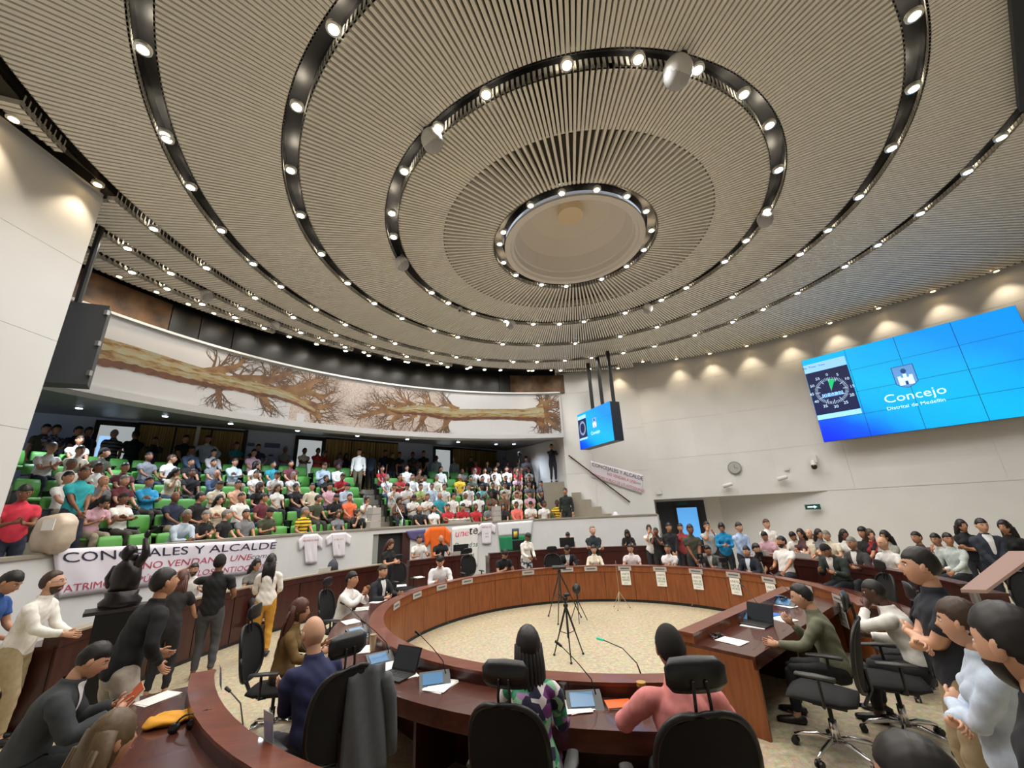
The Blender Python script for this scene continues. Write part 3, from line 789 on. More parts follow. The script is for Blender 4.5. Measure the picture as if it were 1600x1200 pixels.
# rails
def rail(name, pts, posts, label, zlen=.9, mid=True, r=.022, material=None):
    material = material or M_steel
    t = wthing(name, tuple(pts[0] - Vector((0, 0, zlen))), label=label, cat='railing')
    MB().tube(pts, [r] * len(pts), 8).build('handrail', material, t, smooth=True)
    if mid: MB().tube([p - Vector((0, 0, .42)) for p in pts], [.012] * len(pts), 6).build('mid_rail', material, t, smooth=True)
    for p in posts: MB().tube([p, p - Vector((0, 0, zlen))], [.018, .018], 8).build('rail_post', material, t, smooth=True)
def apt(i, da, z): return pol(CP, rrow(i, aisle(i)) - .2, aisle(i) + da, Z0 + i * DZ + z)
rail('stair_rail', [apt(0, .05, .95), apt(5, .045, .95)], [apt(i, .048, .93) for i in range(0, 6)], 'steel handrail sloping down the right side of the aisle stairs')
rail('stair_rail', [apt(0, -.05, .8), apt(2, -.048, .8)], [apt(i, -.049, .78) for i in range(0, 3)], 'short steel rail at the left foot of the aisle stairs')
h0 = Vector((*CORN, 0)) + sd * .9 + sn * .08; h1 = Vector((*CORN, 0)) + sd * 3.1 + sn * .08
t = wthing('wall_handrail', tuple(h0 + Vector((0, 0, 2.3))), label='dark sloping handrail fixed to the right gallery side wall', cat='railing')
MB().tube([h0 + Vector((0, 0, 2.4)), h1 + Vector((0, 0, 4.35))], [.025, .025], 8).build('handrail', mat('rail_dark', (70, 62, 54), .4, .6), t)
for u in (.1, .4, .7, .95):
    p = h0 + (h1 - h0) * u + Vector((0, 0, 2.4 + 1.95 * u)); MB().tube([p, p - sn * .1 - Vector((0, 0, .05))], [.01, .01], 6).build('rail_bracket', M_black, t)

def make_seat():
    t = empty('auditorium_chair')
    m = MB(); n = 6                       # padded back with rolled top
    m.tube([(0, -.2, .46), (0, -.22, .62), (0, -.25, .8), (0, -.27, .88)], [(.225, .045), (.232, .05), (.23, .045), (.21, .03)], 12).build('backrest', M_green, t, smooth=True)
    m = MB(); m.tube([(0, -.17, .42), (0, .05, .43), (0, .24, .42)], [(.23, .045), (.235, .055), (.22, .04)], 12).build('cushion', M_green, t, smooth=True)
    for s in (-1, 1):
        m = MB(); m.tube([(s * .25, -.02, .01), (s * .25, -.02, .3), (s * .25, -.02, .59)], [(.015, .17), (.015, .15), (.015, .17)], 8, cap=0); m.tube([(s * .25, -.15, .61), (s * .25, .17, .61)], [.028, .024], 8)
        m.build('armrest', M_black, t)
    return t
def tier_z(p):
    a = math.atan2(p.x - CP[0], p.y - CP[1]); r = math.hypot(p.x - CP[0], p.y - CP[1]); z = Z0
    for i in range(1, NROW):
        if rrow(i, a) - .36 < r: z = Z0 + i * DZ
    return z
seatP = make_seat()
SEATS = []
for i in range(NROW):
    for blk in (0, 1):
        a = aisle(i); sgn = -1 if blk == 0 else 1; a += sgn * (.62 / rrow(i, a))
        k = 0
        while True:
            r = rrow(i, a) - .08; p = pol(CP, r, a, Z0 + i * DZ)
            if blk == 0 and (p.x < -15 or a < SA0 + .02 or p.y < 6.1): break
            if blk == 1 and rs(a) - r < (.3 if i == 0 else .95): break
            if blk == 1 and a > PA1: break
            if rb(a) - r > .9 and not (blk == 1 and i == 5 and rb(a) - RP < 6): SEATS.append(dict(row=i, blk=blk, a=a, p=p, k=k, used=None))
            k += 1; a += sgn * (.54 / r)
for s in SEATS:
    s['head'] = s['p'] + Vector((0, 0, 1.2)); s['px'] = proj(s['head'])

# ---------------------------------------------------------------- people
V3 = Vector
def ik(a, c, l1, l2, hint):
    a, c, hint = V3(a), V3(c), V3(hint); d = c - a; L = d.length
    if L > (l1 + l2) * .995: c = a + d * ((l1 + l2) * .995 / L); d = c - a; L = d.length
    L = max(L, abs(l1 - l2) + .02); u = d.normalized()
    x = (l1 * l1 - l2 * l2 + L * L) / (2 * L); h = math.sqrt(max(0, l1 * l1 - x * x))
    w = hint - u * hint.dot(u); w = w.normalized() if w.length > 1e-4 else u.orthogonal().normalized()
    return a + u * x + w * h, c
POSES = {
 'lap': dict(sit=1, lean=-4, L=(-.11, .36, .66), R=(.11, .36, .66)),
 'fold': dict(sit=1, lean=-6, L=(.07, .23, .86), R=(-.07, .26, .82), hp=-3, curl=.75, dL=(.8, -.5, .15), dR=(-.75, -.5, .15), eL=(-.9, -.1, -.6), eR=(.9, -.1, -.6)),
 'knees': dict(sit=1, lean=30, L=(-.04, .52, .68), R=(.04, .50, .70), hp=5),
 'chin': dict(sit=1, lean=16, L=(-.10, .36, .66), R=(.04, .30, 1.02), hp=-6, hy=15),
 'phone': dict(sit=1, lean=8, L=(-.06, .36, .80), R=(.06, .35, .80), hp=-26),
 'turn': dict(sit=1, lean=2, turn=18, L=(-.16, .34, .66), R=(.14, .36, .66), hy=38),
 'back': dict(sit=1, lean=-12, L=(-.13, .34, .66), R=(.20, .18, .70), hy=-28, hp=2),
 'desk': dict(sit=1, lean=10, L=(-.18, .42, .80), R=(.18, .42, .80), hp=-6),
 'write': dict(sit=1, lean=22, L=(-.16, .46, .80), R=(.10, .44, .80), hp=-34),
 'arms': dict(sit=1, lean=14, L=(.02, .38, .82), R=(-.04, .36, .84), hp=-4),
 'stand': dict(L=(-.25, .03, .80), R=(.25, .03, .80)),
 'sfold': dict(L=(.12, .20, 1.19), R=(-.12, .23, 1.15), hy=10, curl=.75, dL=(.8, -.55, .15), dR=(-.75, -.6, .15), eL=(-.9, -.1, -.6), eR=(.9, -.1, -.6)),
 'hips': dict(L=(-.22, .06, 1.02), R=(.22, .06, 1.02), eo=1),
 'clasp': dict(L=(-.04, .24, .92), R=(.05, .24, .92), hp=-4),
 'sphone': dict(lean=4, L=(-.05, .34, 1.16), R=(.06, .33, 1.18), hp=-22, hy=-8),
 'cam': dict(lean=2, L=(-.08, .34, 1.46), R=(.06, .20, 1.52), hp=2),
 'lookdown': dict(lean=10, L=(-.10, .36, 1.02), R=(.10, .36, 1.02), hp=-32),
}
FEM = dict(sh=.165, waist=.88, hip=1.04, s=.94)
class Fig: pass
def skeleton(P, fem):
    J = {}; s = P.get('sit'); lean, turn = R_(P.get('lean', 0)), R_(P.get('turn', 0)); side = R_(P.get('side', 0))
    pz_ = .54 if s else .93; sh = P.get('sh') or (.165 if fem else .185)
    J['pel'] = V3((0, 0, pz_)) + V3(P.get('po', (0, 0, 0)))
    up = V3((math.sin(side), math.sin(lean), math.cos(lean))).normalized()
    xa = V3((math.cos(turn), math.sin(turn), 0)); xa = (xa - up * xa.dot(up)).normalized()
    fw = up.cross(xa)
    J['up'], J['xa'], J['fw'] = up, xa, fw
    J['waist'] = J['pel'] + (up * .6 + V3((0, 0, .4))).normalized() * .2
    J['chest'] = J['waist'] + up * .19
    J['neck'] = J['chest'] + up * .16
    hy, hp, hr = R_(P.get('hy', 0)) + turn, R_(P.get('hp', 0)), R_(P.get('hr', 0))
    nd = (up + V3((0, 0, 1)) * 1.2 + fw * (.12 - math.sin(hp) * .5)).normalized()
    J['hb'] = J['neck'] + nd * .07
    Hm = Matrix.Rotation(hy, 4, 'Z') @ Matrix.Rotation(hp, 4, 'X') @ Matrix.Rotation(hr, 4, 'Y')
    hc = J['hb'] + (Hm.to_3x3() @ V3((0, .025, .10)))
    J['H'] = Matrix.Translation(hc) @ Hm @ Matrix.Scale(1.09, 4)
    for sd, k in ((-1, 'L'), (1, 'R')):
        J['hip' + k] = J['pel'] + V3((sd * .092, 0, -.02))
        ft = P.get('F' + k) or ((sd * .13, .46, .08) if s else (sd * .11, .0, .08))
        J['kn' + k], J['an' + k] = ik(J['hip' + k], V3(ft), .43, .42, P.get('kh', (0, 1, .25)) if not isinstance(P.get('kh'), dict) else P['kh'][k])
        J['sho' + k] = J['chest'] + up * .075 + xa * (sd * sh)
        ht = V3(P[k]); eo = V3((sd * (1.0 if P.get('eo') else .45), -.35 if not P.get('eo') else -.2, -.9 if not P.get('eo') else -.2))
        J['el' + k], J['wr' + k] = ik(J['sho' + k], ht, .285, .255, P.get('e' + k, eo))
    return J
def add_hand(m, wr, el, sd, curl=.35, nseg=6, dirv=None, thumb=None):
    d = (V3(dirv) if dirv else (wr - el)).normalized()
    tv = V3(thumb) if thumb else V3((-sd * .5, .2, .85))
    tx = tv - d * tv.dot(d); tx = tx.normalized() if tx.length > .05 else d.orthogonal().normalized()   # thumb side
    nrm = tx.cross(d) * sd                                                     # back-of-hand normal
    p0 = wr + d * .0; kn = wr + d * .088
    m.tube([p0 - d * .015, p0 + d * .03, kn], [(.026, .02), (.038, .017), (.042, .014)], 8, xax=tx)
    fl = (.072, .080, .074, .058)
    for i in range(4):
        b = kn + tx * (.031 - i * .0205) - d * .008; dd = d.copy(); pts = [b]; L = fl[i]
        for q, sl in enumerate((.45, .32, .23)):
            c = curl * (q + .6); dv = (d * math.cos(c) - nrm * math.sin(c)).normalized()
            pts.append(pts[-1] + dv * L * sl)
        m.tube(pts, [.0095, .009, .008, .0065], nseg, xax=tx)
    tb = wr + d * .026 + tx * .030; td = (d * .72 + tx * .62 - nrm * .25).normalized(); td2 = (d * .95 + tx * .2 - nrm * .3).normalized()
    m.tube([tb - tx * .012, tb + td * .034, tb + td * .034 + td2 * .03], [.013, .0105, .008], nseg, xax=nrm)
def head_pt(x, y, z, fem):
    """unit direction -> point on a modelled head (face towards +Y)"""
    X, Y, Z = .0755 * x, .096 * y, .118 * z
    if z < 0:
        k = min(1, -z); X *= 1 - .34 * k ** 1.6
        if y < 0: Y *= 1 - .42 * k ** 1.2
        else: Y = Y * (1 + .10 * k) + .014 * k * k
    if y > 0:
        X *= 1 - .05 * y
        fy = y ** 2
        g = lambda a, b, sa, sb: math.exp(-((X - a) / sa) ** 2 - ((Z - b) / sb) ** 2) * fy
        Y += .006 * g(0, .034, .05, .012)
        Y -= .010 * (g(.031, .012, .018, .014) + g(-.031, .012, .018, .014))
        Y += .012 * g(0, .006, .010, .02) + .024 * g(0, -.018, .0125, .015)
        Y += .006 * g(0, -.052, .024, .012) + .005 * g(0, -.088, .025, .016)
        Y -= .004 * g(0, -.068, .02, .008)
        Y += .003 * (g(.04, -.02, .02, .025) + g(-.04, -.02, .02, .025))
    return V3((X, Y, Z))
def sph_grid(nu, nv, fn):
    V = []; F = []
    for j in range(nv + 1):
        th = math.pi * j / nv
        for i in range(nu):
            ph = 2 * math.pi * i / nu
            V.append(fn(math.sin(th) * math.sin(ph), math.sin(th) * math.cos(ph), math.cos(th)))
    for j in range(nv):
        for i in range(nu):
            i2 = (i + 1) % nu; F.append((j * nu + i, (j + 1) * nu + i, (j + 1) * nu + i2, j * nu + i2))
    return V, F
def smooth_islands(me): me.polygons.foreach_set('use_smooth', [True] * len(me.polygons))
_fig = {}
def figure(key, P, fem=False, hero=False):
    """body mesh (skin) + skeleton; cached"""
    k = (key, fem, hero)
    if k in _fig: return _fig[k]
    f = Fig(); J = skeleton(P, fem); f.J = J; f.fem = fem; f.hero = hero; f.P = P
    xa, up = J['xa'], J['up']
    wf, hf = (.86, 1.05) if fem else (1, 1)
    fat = P.get('fat', 1.0)
    m = MB()
    m.tube([J['pel'] - V3((0, 0, .09)), J['pel'], J['pel'] + (J['waist'] - J['pel']) * .5, J['waist'], J['waist'] + up * .10, J['chest'], J['chest'] + up * .05, J['chest'] + up * .085, J['chest'] + up * .12, J['chest'] + up * .15],
           [(.13 * hf, .10), (.168 * hf, .118 * fat), (.158 * hf, .116 * fat), (.140 * wf, .105 * fat), (.15 * wf, .112), (.165 * wf, .116), (.158 * wf, .108), (.135 * wf, .09), (.092, .074), (.062, .06)], 18, xax=xa)
    if fem:
        for sd in (-1, 1): m.ell(J['chest'] + xa * (sd * .072) + J['fw'] * .085 - up * .02, (.055, .05, .055), 10, 8)
    m.tube([J['chest'] + up * .09, J['neck'], J['hb'] - V3((0, 0, .0)), J['H'] @ V3((0, -.012, -.03))], [(.095, .07), (.062, .06), (.052, .056), (.05, .055)], 12, xax=xa)
    for sd, q in ((-1, 'L'), (1, 'R')):
        S, E, W = J['sho' + q], J['el' + q], J['wr' + q]
        th = .9 if fem else 1
        m.tube([J['chest'] + up * .085 + xa * sd * .07, S + xa * sd * -.012, S + (E - S) * .12 + xa * sd * .004, S + (E - S) * .4, E - (E - S) * .06], [.045, .052 * th, .054 * th, .048 * th, .040 * th], 12)
        m.tube([E - (E - S) * .08, E + (W - E) * .25, W - (W - E) * .12, W], [.040 * th, .040 * th, .027, .026], 10)
        h, kn, an = J['hip' + q], J['kn' + q], J['an' + q]
        m.tube([h + V3((-sd * .01, 0, .03)), h + (kn - h) * .25, h + (kn - h) * .7, kn], [.092, .088, .066, .056], 12)
        m.tube([kn, kn + (an - kn) * .3, kn + (an - kn) * .75, an], [.056, .055, .04, .036], 12)
        m.tube([an, an + V3((0, .02, -.04)), an + V3((0, .12, -.055))], [.036, .04, .034], 8)
    me = m.mesh('body_raw', [])
    o = bpy.data.objects.new('tmp', me); COL.objects.link(o)
    md = o.modifiers.new('r', 'REMESH'); md.mode = 'VOXEL'; md.voxel_size = .0125 if hero else .021
    sm = o.modifiers.new('s', 'SMOOTH'); sm.factor = .5; sm.iterations = 5 if hero else 3
    dg = bpy.context.evaluated_depsgraph_get()
    body = bpy.data.meshes.new_from_object(o.evaluated_get(dg))
    bpy.data.objects.remove(o)
    n = len(body.vertices); co = np.empty(n * 3); body.vertices.foreach_get('co', co); co = co.reshape(-1, 3)
    nr = np.empty(n * 3); body.vertices.foreach_get('normal', nr); nr = nr.reshape(-1, 3)
    B = [('torso', J['pel'] - V3((0, 0, .06)), J['waist'], .12), ('torso', J['waist'], J['chest'] + up * .10, .12), ('neck', J['neck'] - up * .0, J['hb'] + V3((0, 0, .05)), .055)]
    for q in 'LR':
        B += [('ua', J['sho' + q], J['el' + q], .045), ('fa', J['el' + q], J['wr' + q], .034), ('th', J['hip' + q], J['kn' + q], .075), ('ca', J['kn' + q], J['an' + q], .048), ('ft', J['an' + q], J['an' + q] + V3((0, .12, -.05)), .04)]
    best = np.full(n, 1e9); lab = np.zeros(n, int); tt = np.zeros(n)
    for i, (nm, a, b, r) in enumerate(B):
        a, b = np.array(a), np.array(b); ab = b - a; t = np.clip((co - a) @ ab / (ab @ ab), 0, 1)
        d = np.linalg.norm(co - (a + t[:, None] * ab), axis=1) / r
        u = d < best; best[u] = d[u]; lab[u] = i; tt[u] = t[u]
    f.co, f.nr, f.names, f.lab, f.t = co, nr, np.array([x[0] for x in B])[lab], lab, tt
    f.polys = [tuple(p.vertices) for p in body.polygons]
    # head, ears, eyes, hands joined to the body mesh
    bm = MB(); bm.v = [tuple(v) for v in co]; bm.f = list(f.polys); mi = [0] * len(bm.f)
    H = J['H']
    Vh, Fh = sph_grid(36, 26, lambda x, y, z: H @ head_pt(x, y, z, fem)) if hero else sph_grid(22, 16, lambda x, y, z: H @ head_pt(x, y, z, fem))
    bm.add(Vh, Fh); mi += [0] * (len(bm.f) - len(mi))
    for sd in (-1, 1):
        bm.ell((sd * .076, -.006, .0), (.010, .020, .031), 8, 6, H); mi += [0] * (len(bm.f) - len(mi))
        bm.ell((sd * .031, .0755, .012), (.0125, .0105, .0085), 8, 6, H); mi += [1] * (len(bm.f) - len(mi))
        bm.ell((sd * .031, .0835, .012), (.0058, .0045, .0062), 8, 5, H); mi += [2] * (len(bm.f) - len(mi))
        bm.tube([H @ V3((sd * .014, .091, .031)), H @ V3((sd * .034, .087, .036)), H @ V3((sd * .05, .074, .031))], [(.005, .0035)] * 3, 5); mi += [2] * (len(bm.f) - len(mi))
    bm.ell((0, .093, -.052), (.022, .008, .0065), 10, 6, H); mi += [3] * (len(bm.f) - len(mi))
    for sd, q in ((-1, 'L'), (1, 'R')):
        add_hand(bm, J['wr' + q], J['el' + q], sd, P.get('curl', .38), 6, P.get('d' + q), P.get('t' + q))
    mi += [0] * (len(bm.f) - len(mi))
    me = bm.mesh('body', [skin((198, 150, 120)), mat('eye_white', (230, 228, 224), .3), mat('iris_brow', (38, 26, 20), .5), mat('lips', (158, 84, 76), .5)], True)
    me.polygons.foreach_set('material_index', mi)
    f.body = me; f.cache = {}
    _fig[k] = f; return f
def skin(c): return mat('skin_%d_%d_%d' % c, c, .55, noise=.06, scale=14)
def extract(f, name, mask, off, wr=.006, thick=True):
    if name in f.cache: return f.cache[name]
    idx = -np.ones(len(f.co), int); faces = [p for p in f.polys if all(mask[i] for i in p)]
    used = sorted({i for p in faces for i in p})
    for k, i in enumerate(used): idx[i] = k
    u = np.array(used, int); c = f.co[u]; nn = f.nr[u]
    o = off(u) if callable(off) else off
    w = np.sin(c[:, 0] * 23 + c[:, 2] * 31 + 2 * np.sin(c[:, 1] * 19)) * np.sin(c[:, 1] * 27 - c[:, 2] * 17 + 1.3) + .5 * np.sin(c[:, 2] * 53 + c[:, 0] * 41 + 3 * np.sin(c[:, 0] * 13))
    v = c + nn * (np.asarray(o) + wr * w)[:, None]
    cnt = {}
    for p in faces:
        for a_, b_ in zip(p, p[1:] + p[:1]):
            e = (min(idx[a_], idx[b_]), max(idx[a_], idx[b_])); cnt[e] = cnt.get(e, 0) + 1
    nb = {}
    for (a_, b_), q in cnt.items():
        if q == 1: nb.setdefault(a_, []).append(b_); nb.setdefault(b_, []).append(a_)
    ks = [k for k in nb if len(nb[k]) == 2]                       # even out the stepped hems
    if ks:
        A_ = np.array(ks); B_ = np.array([nb[k][0] for k in ks]); C_ = np.array([nb[k][1] for k in ks])
        for _ in range(14): v[A_] = v[A_] * .4 + (v[B_] + v[C_]) * .3
    me = bpy.data.meshes.new(name); me.from_pydata(v.tolist(), [], [tuple(idx[i] for i in p) for p in faces]); smooth_islands(me)
    f.cache[name] = me; return me
def m_shirt(f, sleeve):
    N, t = f.names, f.t
    m = (N == 'torso') & ~((f.lab == 0) & (t < .02)) | (N == 'neck') & (t < .04)
    m |= (N == 'ua') & ((t < .62) | (sleeve == 'long')) if sleeve != 'none' else (N == 'ua') & (t < .1)
    if sleeve == 'long': m |= (N == 'fa') & (t < .93)
    if sleeve == 'rolled': m |= (N == 'ua') | (N == 'fa') & (t < .25)
    return m
def m_pants(f): return (f.lab == 0) & (f.t < .6) | (f.names == 'th') | (f.names == 'ca') & (f.t < .93)
def hair_mesh(style):
    k = 'hair_' + style
    if k in hair_mesh.c: return hair_mesh.c[k]
    def fn(x, y, z):
        p = head_pt(x, y, z, False)
        line = .040 if p.y > .045 else (.040 - (.045 - p.y) * 1.0 if p.y > -.03 else -.045 - (-.03 - p.y) * .5)
        if style == 'bald': line = .2 if p.y > -.02 or p.z > .04 else -.05
        if style == 'receding': line += .03 if p.y > .0 else 0
        if style in ('long', 'bob', 'braids', 'bun', 'blond'): line = .045 if p.y > .06 and abs(p.x) < .04 else (-.02 if p.y > .02 else -.11)
        th = {'long': 1.16, 'bob': 1.2, 'braids': 1.14, 'curly': 1.24, 'bald': 1.02, 'short': 1.09, 'buzz': 1.03, 'cap': 1.12}.get(style, 1.11)
        w = min(1, max(0, (p.z - line) / .014))
        p2 = p * (.92 + (th - .92) * w)
        if w > 0 and style not in ('bald', 'buzz', 'cap'): p2 += V3((0, -.004, .006)) * w + p.normalized() * (.003 * math.sin(p.x * 190) * math.sin(p.y * 150 + p.z * 90))
        return p2
    V_, F_ = sph_grid(34, 26, fn); m = MB().add(V_, F_)
    if style in ('long', 'braids', 'blond'):
        w = .1 if style != 'blond' else .115
        L = .62 if style == 'braids' else .46 if style == 'long' else .42
        if style == 'braids':
            for i in range(15):
                a = R_(-105 + 15 * i); x0, y0 = .08 * math.sin(a), -.085 * math.cos(a)
                pts = [(x0, y0, .02), (x0 * 1.15, y0 * 1.15 - .01, -.12), (x0 * 1.1, y0 - .035, -.3), (x0 * .9, y0 - .04, -L + .03 * math.sin(i * 2.3))]
                m.tube(pts, [.016, .015, .012, .006], 6)
        else:
            m.tube([(0, -.045, .06), (0, -.062, -.05), (0, -.085, -.17), (0, -.095, -.3), (0, -.085, -L)], [(w * .8, .05), (w, .055), (w * 1.08, .045), (w, .035), (w * .55, .015)], 16)
            for i in range(9):
                x = -.08 + .02 * i; m.tube([(x, -.09, .0), (x * 1.12, -.125, -.15), (x * 1.1, -.125, -.3), (x, -.105, -L - .03 * math.sin(i * 1.9))], [.014, .013, .011, .004], 5)
    if style == 'bob': m.tube([(0, -.04, .03), (0, -.05, -.06), (0, -.05, -.15)], [(.09, .05), (.1, .06), (.085, .045)], 14)
    if style == 'bun': m.ell((0, -.115, .05), (.042, .04, .04), 12, 8)
    if style == 'tail': m.tube([(0, -.1, .03), (0, -.15, -.02), (0, -.15, -.15), (0, -.13, -.26)], [.03, .032, .028, .01], 8)
    me = m.mesh(k, [mat('hair_dark', (30, 24, 22), .5)], True); hair_mesh.c[k] = me; return me
hair_mesh.c = {}
def shoe_mesh(f):
    if 'shoe' in f.cache: return f.cache['shoe']
    r = []
    for q in 'LR':
        a = f.J['an' + q]; k = f.J['kn' + q]; kd = V3((a.x - f.J['hip' + q].x, .6, 0)); d = V3((0.12 * (1 if q == 'R' else -1), 1, 0)).normalized()
        fd = f.P.get('fd' + q); d = V3(fd).normalized() if fd else d
        m = MB(); z0 = V3((0, 0, -.045))
        m.tube([a - d * .07 + z0, a - d * .02 + z0 + V3((0, 0, .012)), a + d * .08 + z0, a + d * .17 + z0 - V3((0, 0, .008)), a + d * .20 + z0 - V3((0, 0, .012))], [(.032, .034), (.040, .046), (.046, .034), (.042, .024), (.028, .016)], 12, xax=d.cross(V3((0, 0, 1))))
        r.append(m.mesh('shoe', [mat('shoe_black', (26, 24, 24), .4)], True))
    f.cache['shoe'] = r; return r
def slotmat(o, i, m): o.material_slots[i].link = 'OBJECT'; o.material_slots[i].material = m
HAIRC = {'k': (26, 22, 21), 'b': (64, 44, 30), 'g': (128, 124, 120), 'w': (186, 184, 180), 'y': (96, 76, 50), 'r': (84, 46, 32)}
SKIN = {'l': (208, 160, 132), 'm': (184, 134, 104), 'd': (128, 84, 60), 'x': (84, 56, 44)}
def person(loc, face, pose, top=(230, 228, 222), label='', group=None, bot=(40, 42, 50), hair='short', hc='k', sk='m', fem=False, sleeve='short', s=1.0, hero=False, key=None, P=None, kind=None, suit=None, extra=None, shoe=(28, 26, 26), pantkind=None, feet=True):
    P = P or POSES[pose]; f = figure(key or pose, P, fem, hero)
    o = link('person', f.body); o.location = loc; o.rotation_euler = (0, 0, -face); o.scale = (s, s, s)
    tag(o, label, 'person', group)
    slotmat(o, 0, skin(SKIN[sk]))
    def part(nm, me, m, M=None):
        if not me.materials: me.materials.append(m)
        c = link(nm, me, o, M); slotmat(c, 0, m); return c
    off = .016 if not suit else .026
    part('jacket' if suit else 'shirt', extract(f, 'shirt_' + sleeve + ('s' if suit else ''), m_shirt(f, sleeve), off, .004), cloth(top, kind))
    if suit:
        N = f.names; rel = f.co - np.array(f.J['chest']); fwd = rel @ np.array(f.J['fw']); lx = rel @ np.array(f.J['xa']); lz = rel @ np.array(f.J['up'])
        part('shirt_front', extract(f, 'front', (fwd > .02) & (np.abs(lx) < .028 + .028 * (lz + .22) / .3) & (lz > -.2) & (lz < .2) & (N != 'ua'), .033, 0), cloth(suit))
    else:
        N = f.names
        if sleeve != 'short': part('collar', extract(f, 'collar', (N == 'neck') & (f.t < .22), .016, 0), cloth(top))
    part('trousers', extract(f, 'pants', m_pants(f), .013, .004), cloth(bot, pantkind))
    if feet:
        for me in shoe_mesh(f): part('shoe', me, mat('shoe_%d_%d_%d' % shoe, shoe, .45))
    if hair != 'none':
        part('cap' if hair == 'cap' else 'hair', hair_mesh(hair), cloth(HAIRC[hc]) if hair == 'cap' else mat('hair_' + hc, HAIRC[hc], .5, noise=.3, scale=60), f.J['H'])
    if extra:
        for e in extra:
            H = f.J['H']
            if e == 'glasses':
                m = MB()
                for sd in (-1, 1):
                    m.tube([H @ V3((sd * .033 + .021 * math.cos(w), .097, .011 + .015 * math.sin(w))) for w in [2 * math.pi * k / 12 for k in range(13)]], [.0016] * 13, 5)
                    m.tube([H @ V3((sd * .054, .095, .014)), H @ V3((sd * .078, .0, .012))], [.0018] * 2, 5)
                part('glasses', m.mesh('glasses', [M_black]), M_black)
            if e == 'beard':
                k = 'beard'
                if k not in hair_mesh.c:
                    def fn(x, y, z):
                        p = head_pt(x, y, z, False); w = 1 if (p.z < -.03 and p.y > -.0 and not (abs(p.x) < .03 and p.z > -.07 and p.z < -.045)) else 0
                        return p * (1.06 if w else .9)
                    V_, F_ = sph_grid(34, 26, fn); hair_mesh.c[k] = MB().add(V_, F_).mesh('beard', [mat('hair_k', HAIRC['k'], .5)], True)
                part('beard', hair_mesh.c[k], mat('hair_' + hc, HAIRC[hc], .5, noise=.3, scale=60), H)
            if e == 'mask':
                k = 'mask'
                if k not in hair_mesh.c:
                    V_, F_ = sph_grid(34, 26, lambda x, y, z: head_pt(x, y, z, False) * (1.06 if (y > .25 and -.85 < z < -.02) else .9))
                    hair_mesh.c[k] = MB().add(V_, F_).mesh('mask', [mat('mask_white', (225, 228, 232), .7)], True)
                part('face_mask', hair_mesh.c[k], mat('mask_white', (225, 228, 232), .7), H)
    return o

# ---------------------------------------------------------------- the public in the gallery (x, y of the head in the photograph find the nearest seat)
W, CR, BK, NV, GY, RD, PK = (232, 230, 226), (222, 212, 190), (24, 24, 26), (34, 40, 66), (118, 120, 124), (176, 40, 48), (214, 170, 184)
CN = {W: 'white', CR: 'cream', BK: 'black', NV: 'navy', GY: 'grey', RD: 'red', PK: 'pink'}
TL, OR, YL, BR, OL, MR, LB, SK, DN, SA, LM, AQ, PE = (44, 146, 158), (238, 112, 72), (232, 192, 50), (112, 78, 58), (70, 74, 56), (104, 44, 54), (190, 206, 222), (48, 160, 212), (84, 104, 134), (222, 110, 100), (180, 206, 130), (136, 206, 208), (226, 178, 150)
CN.update({TL: 'teal', OR: 'orange', YL: 'yellow', BR: 'brown', OL: 'dark olive', MR: 'maroon', LB: 'pale blue', SK: 'bright blue', DN: 'denim blue', SA: 'salmon', LM: 'lime green', AQ: 'aqua', PE: 'peach'})
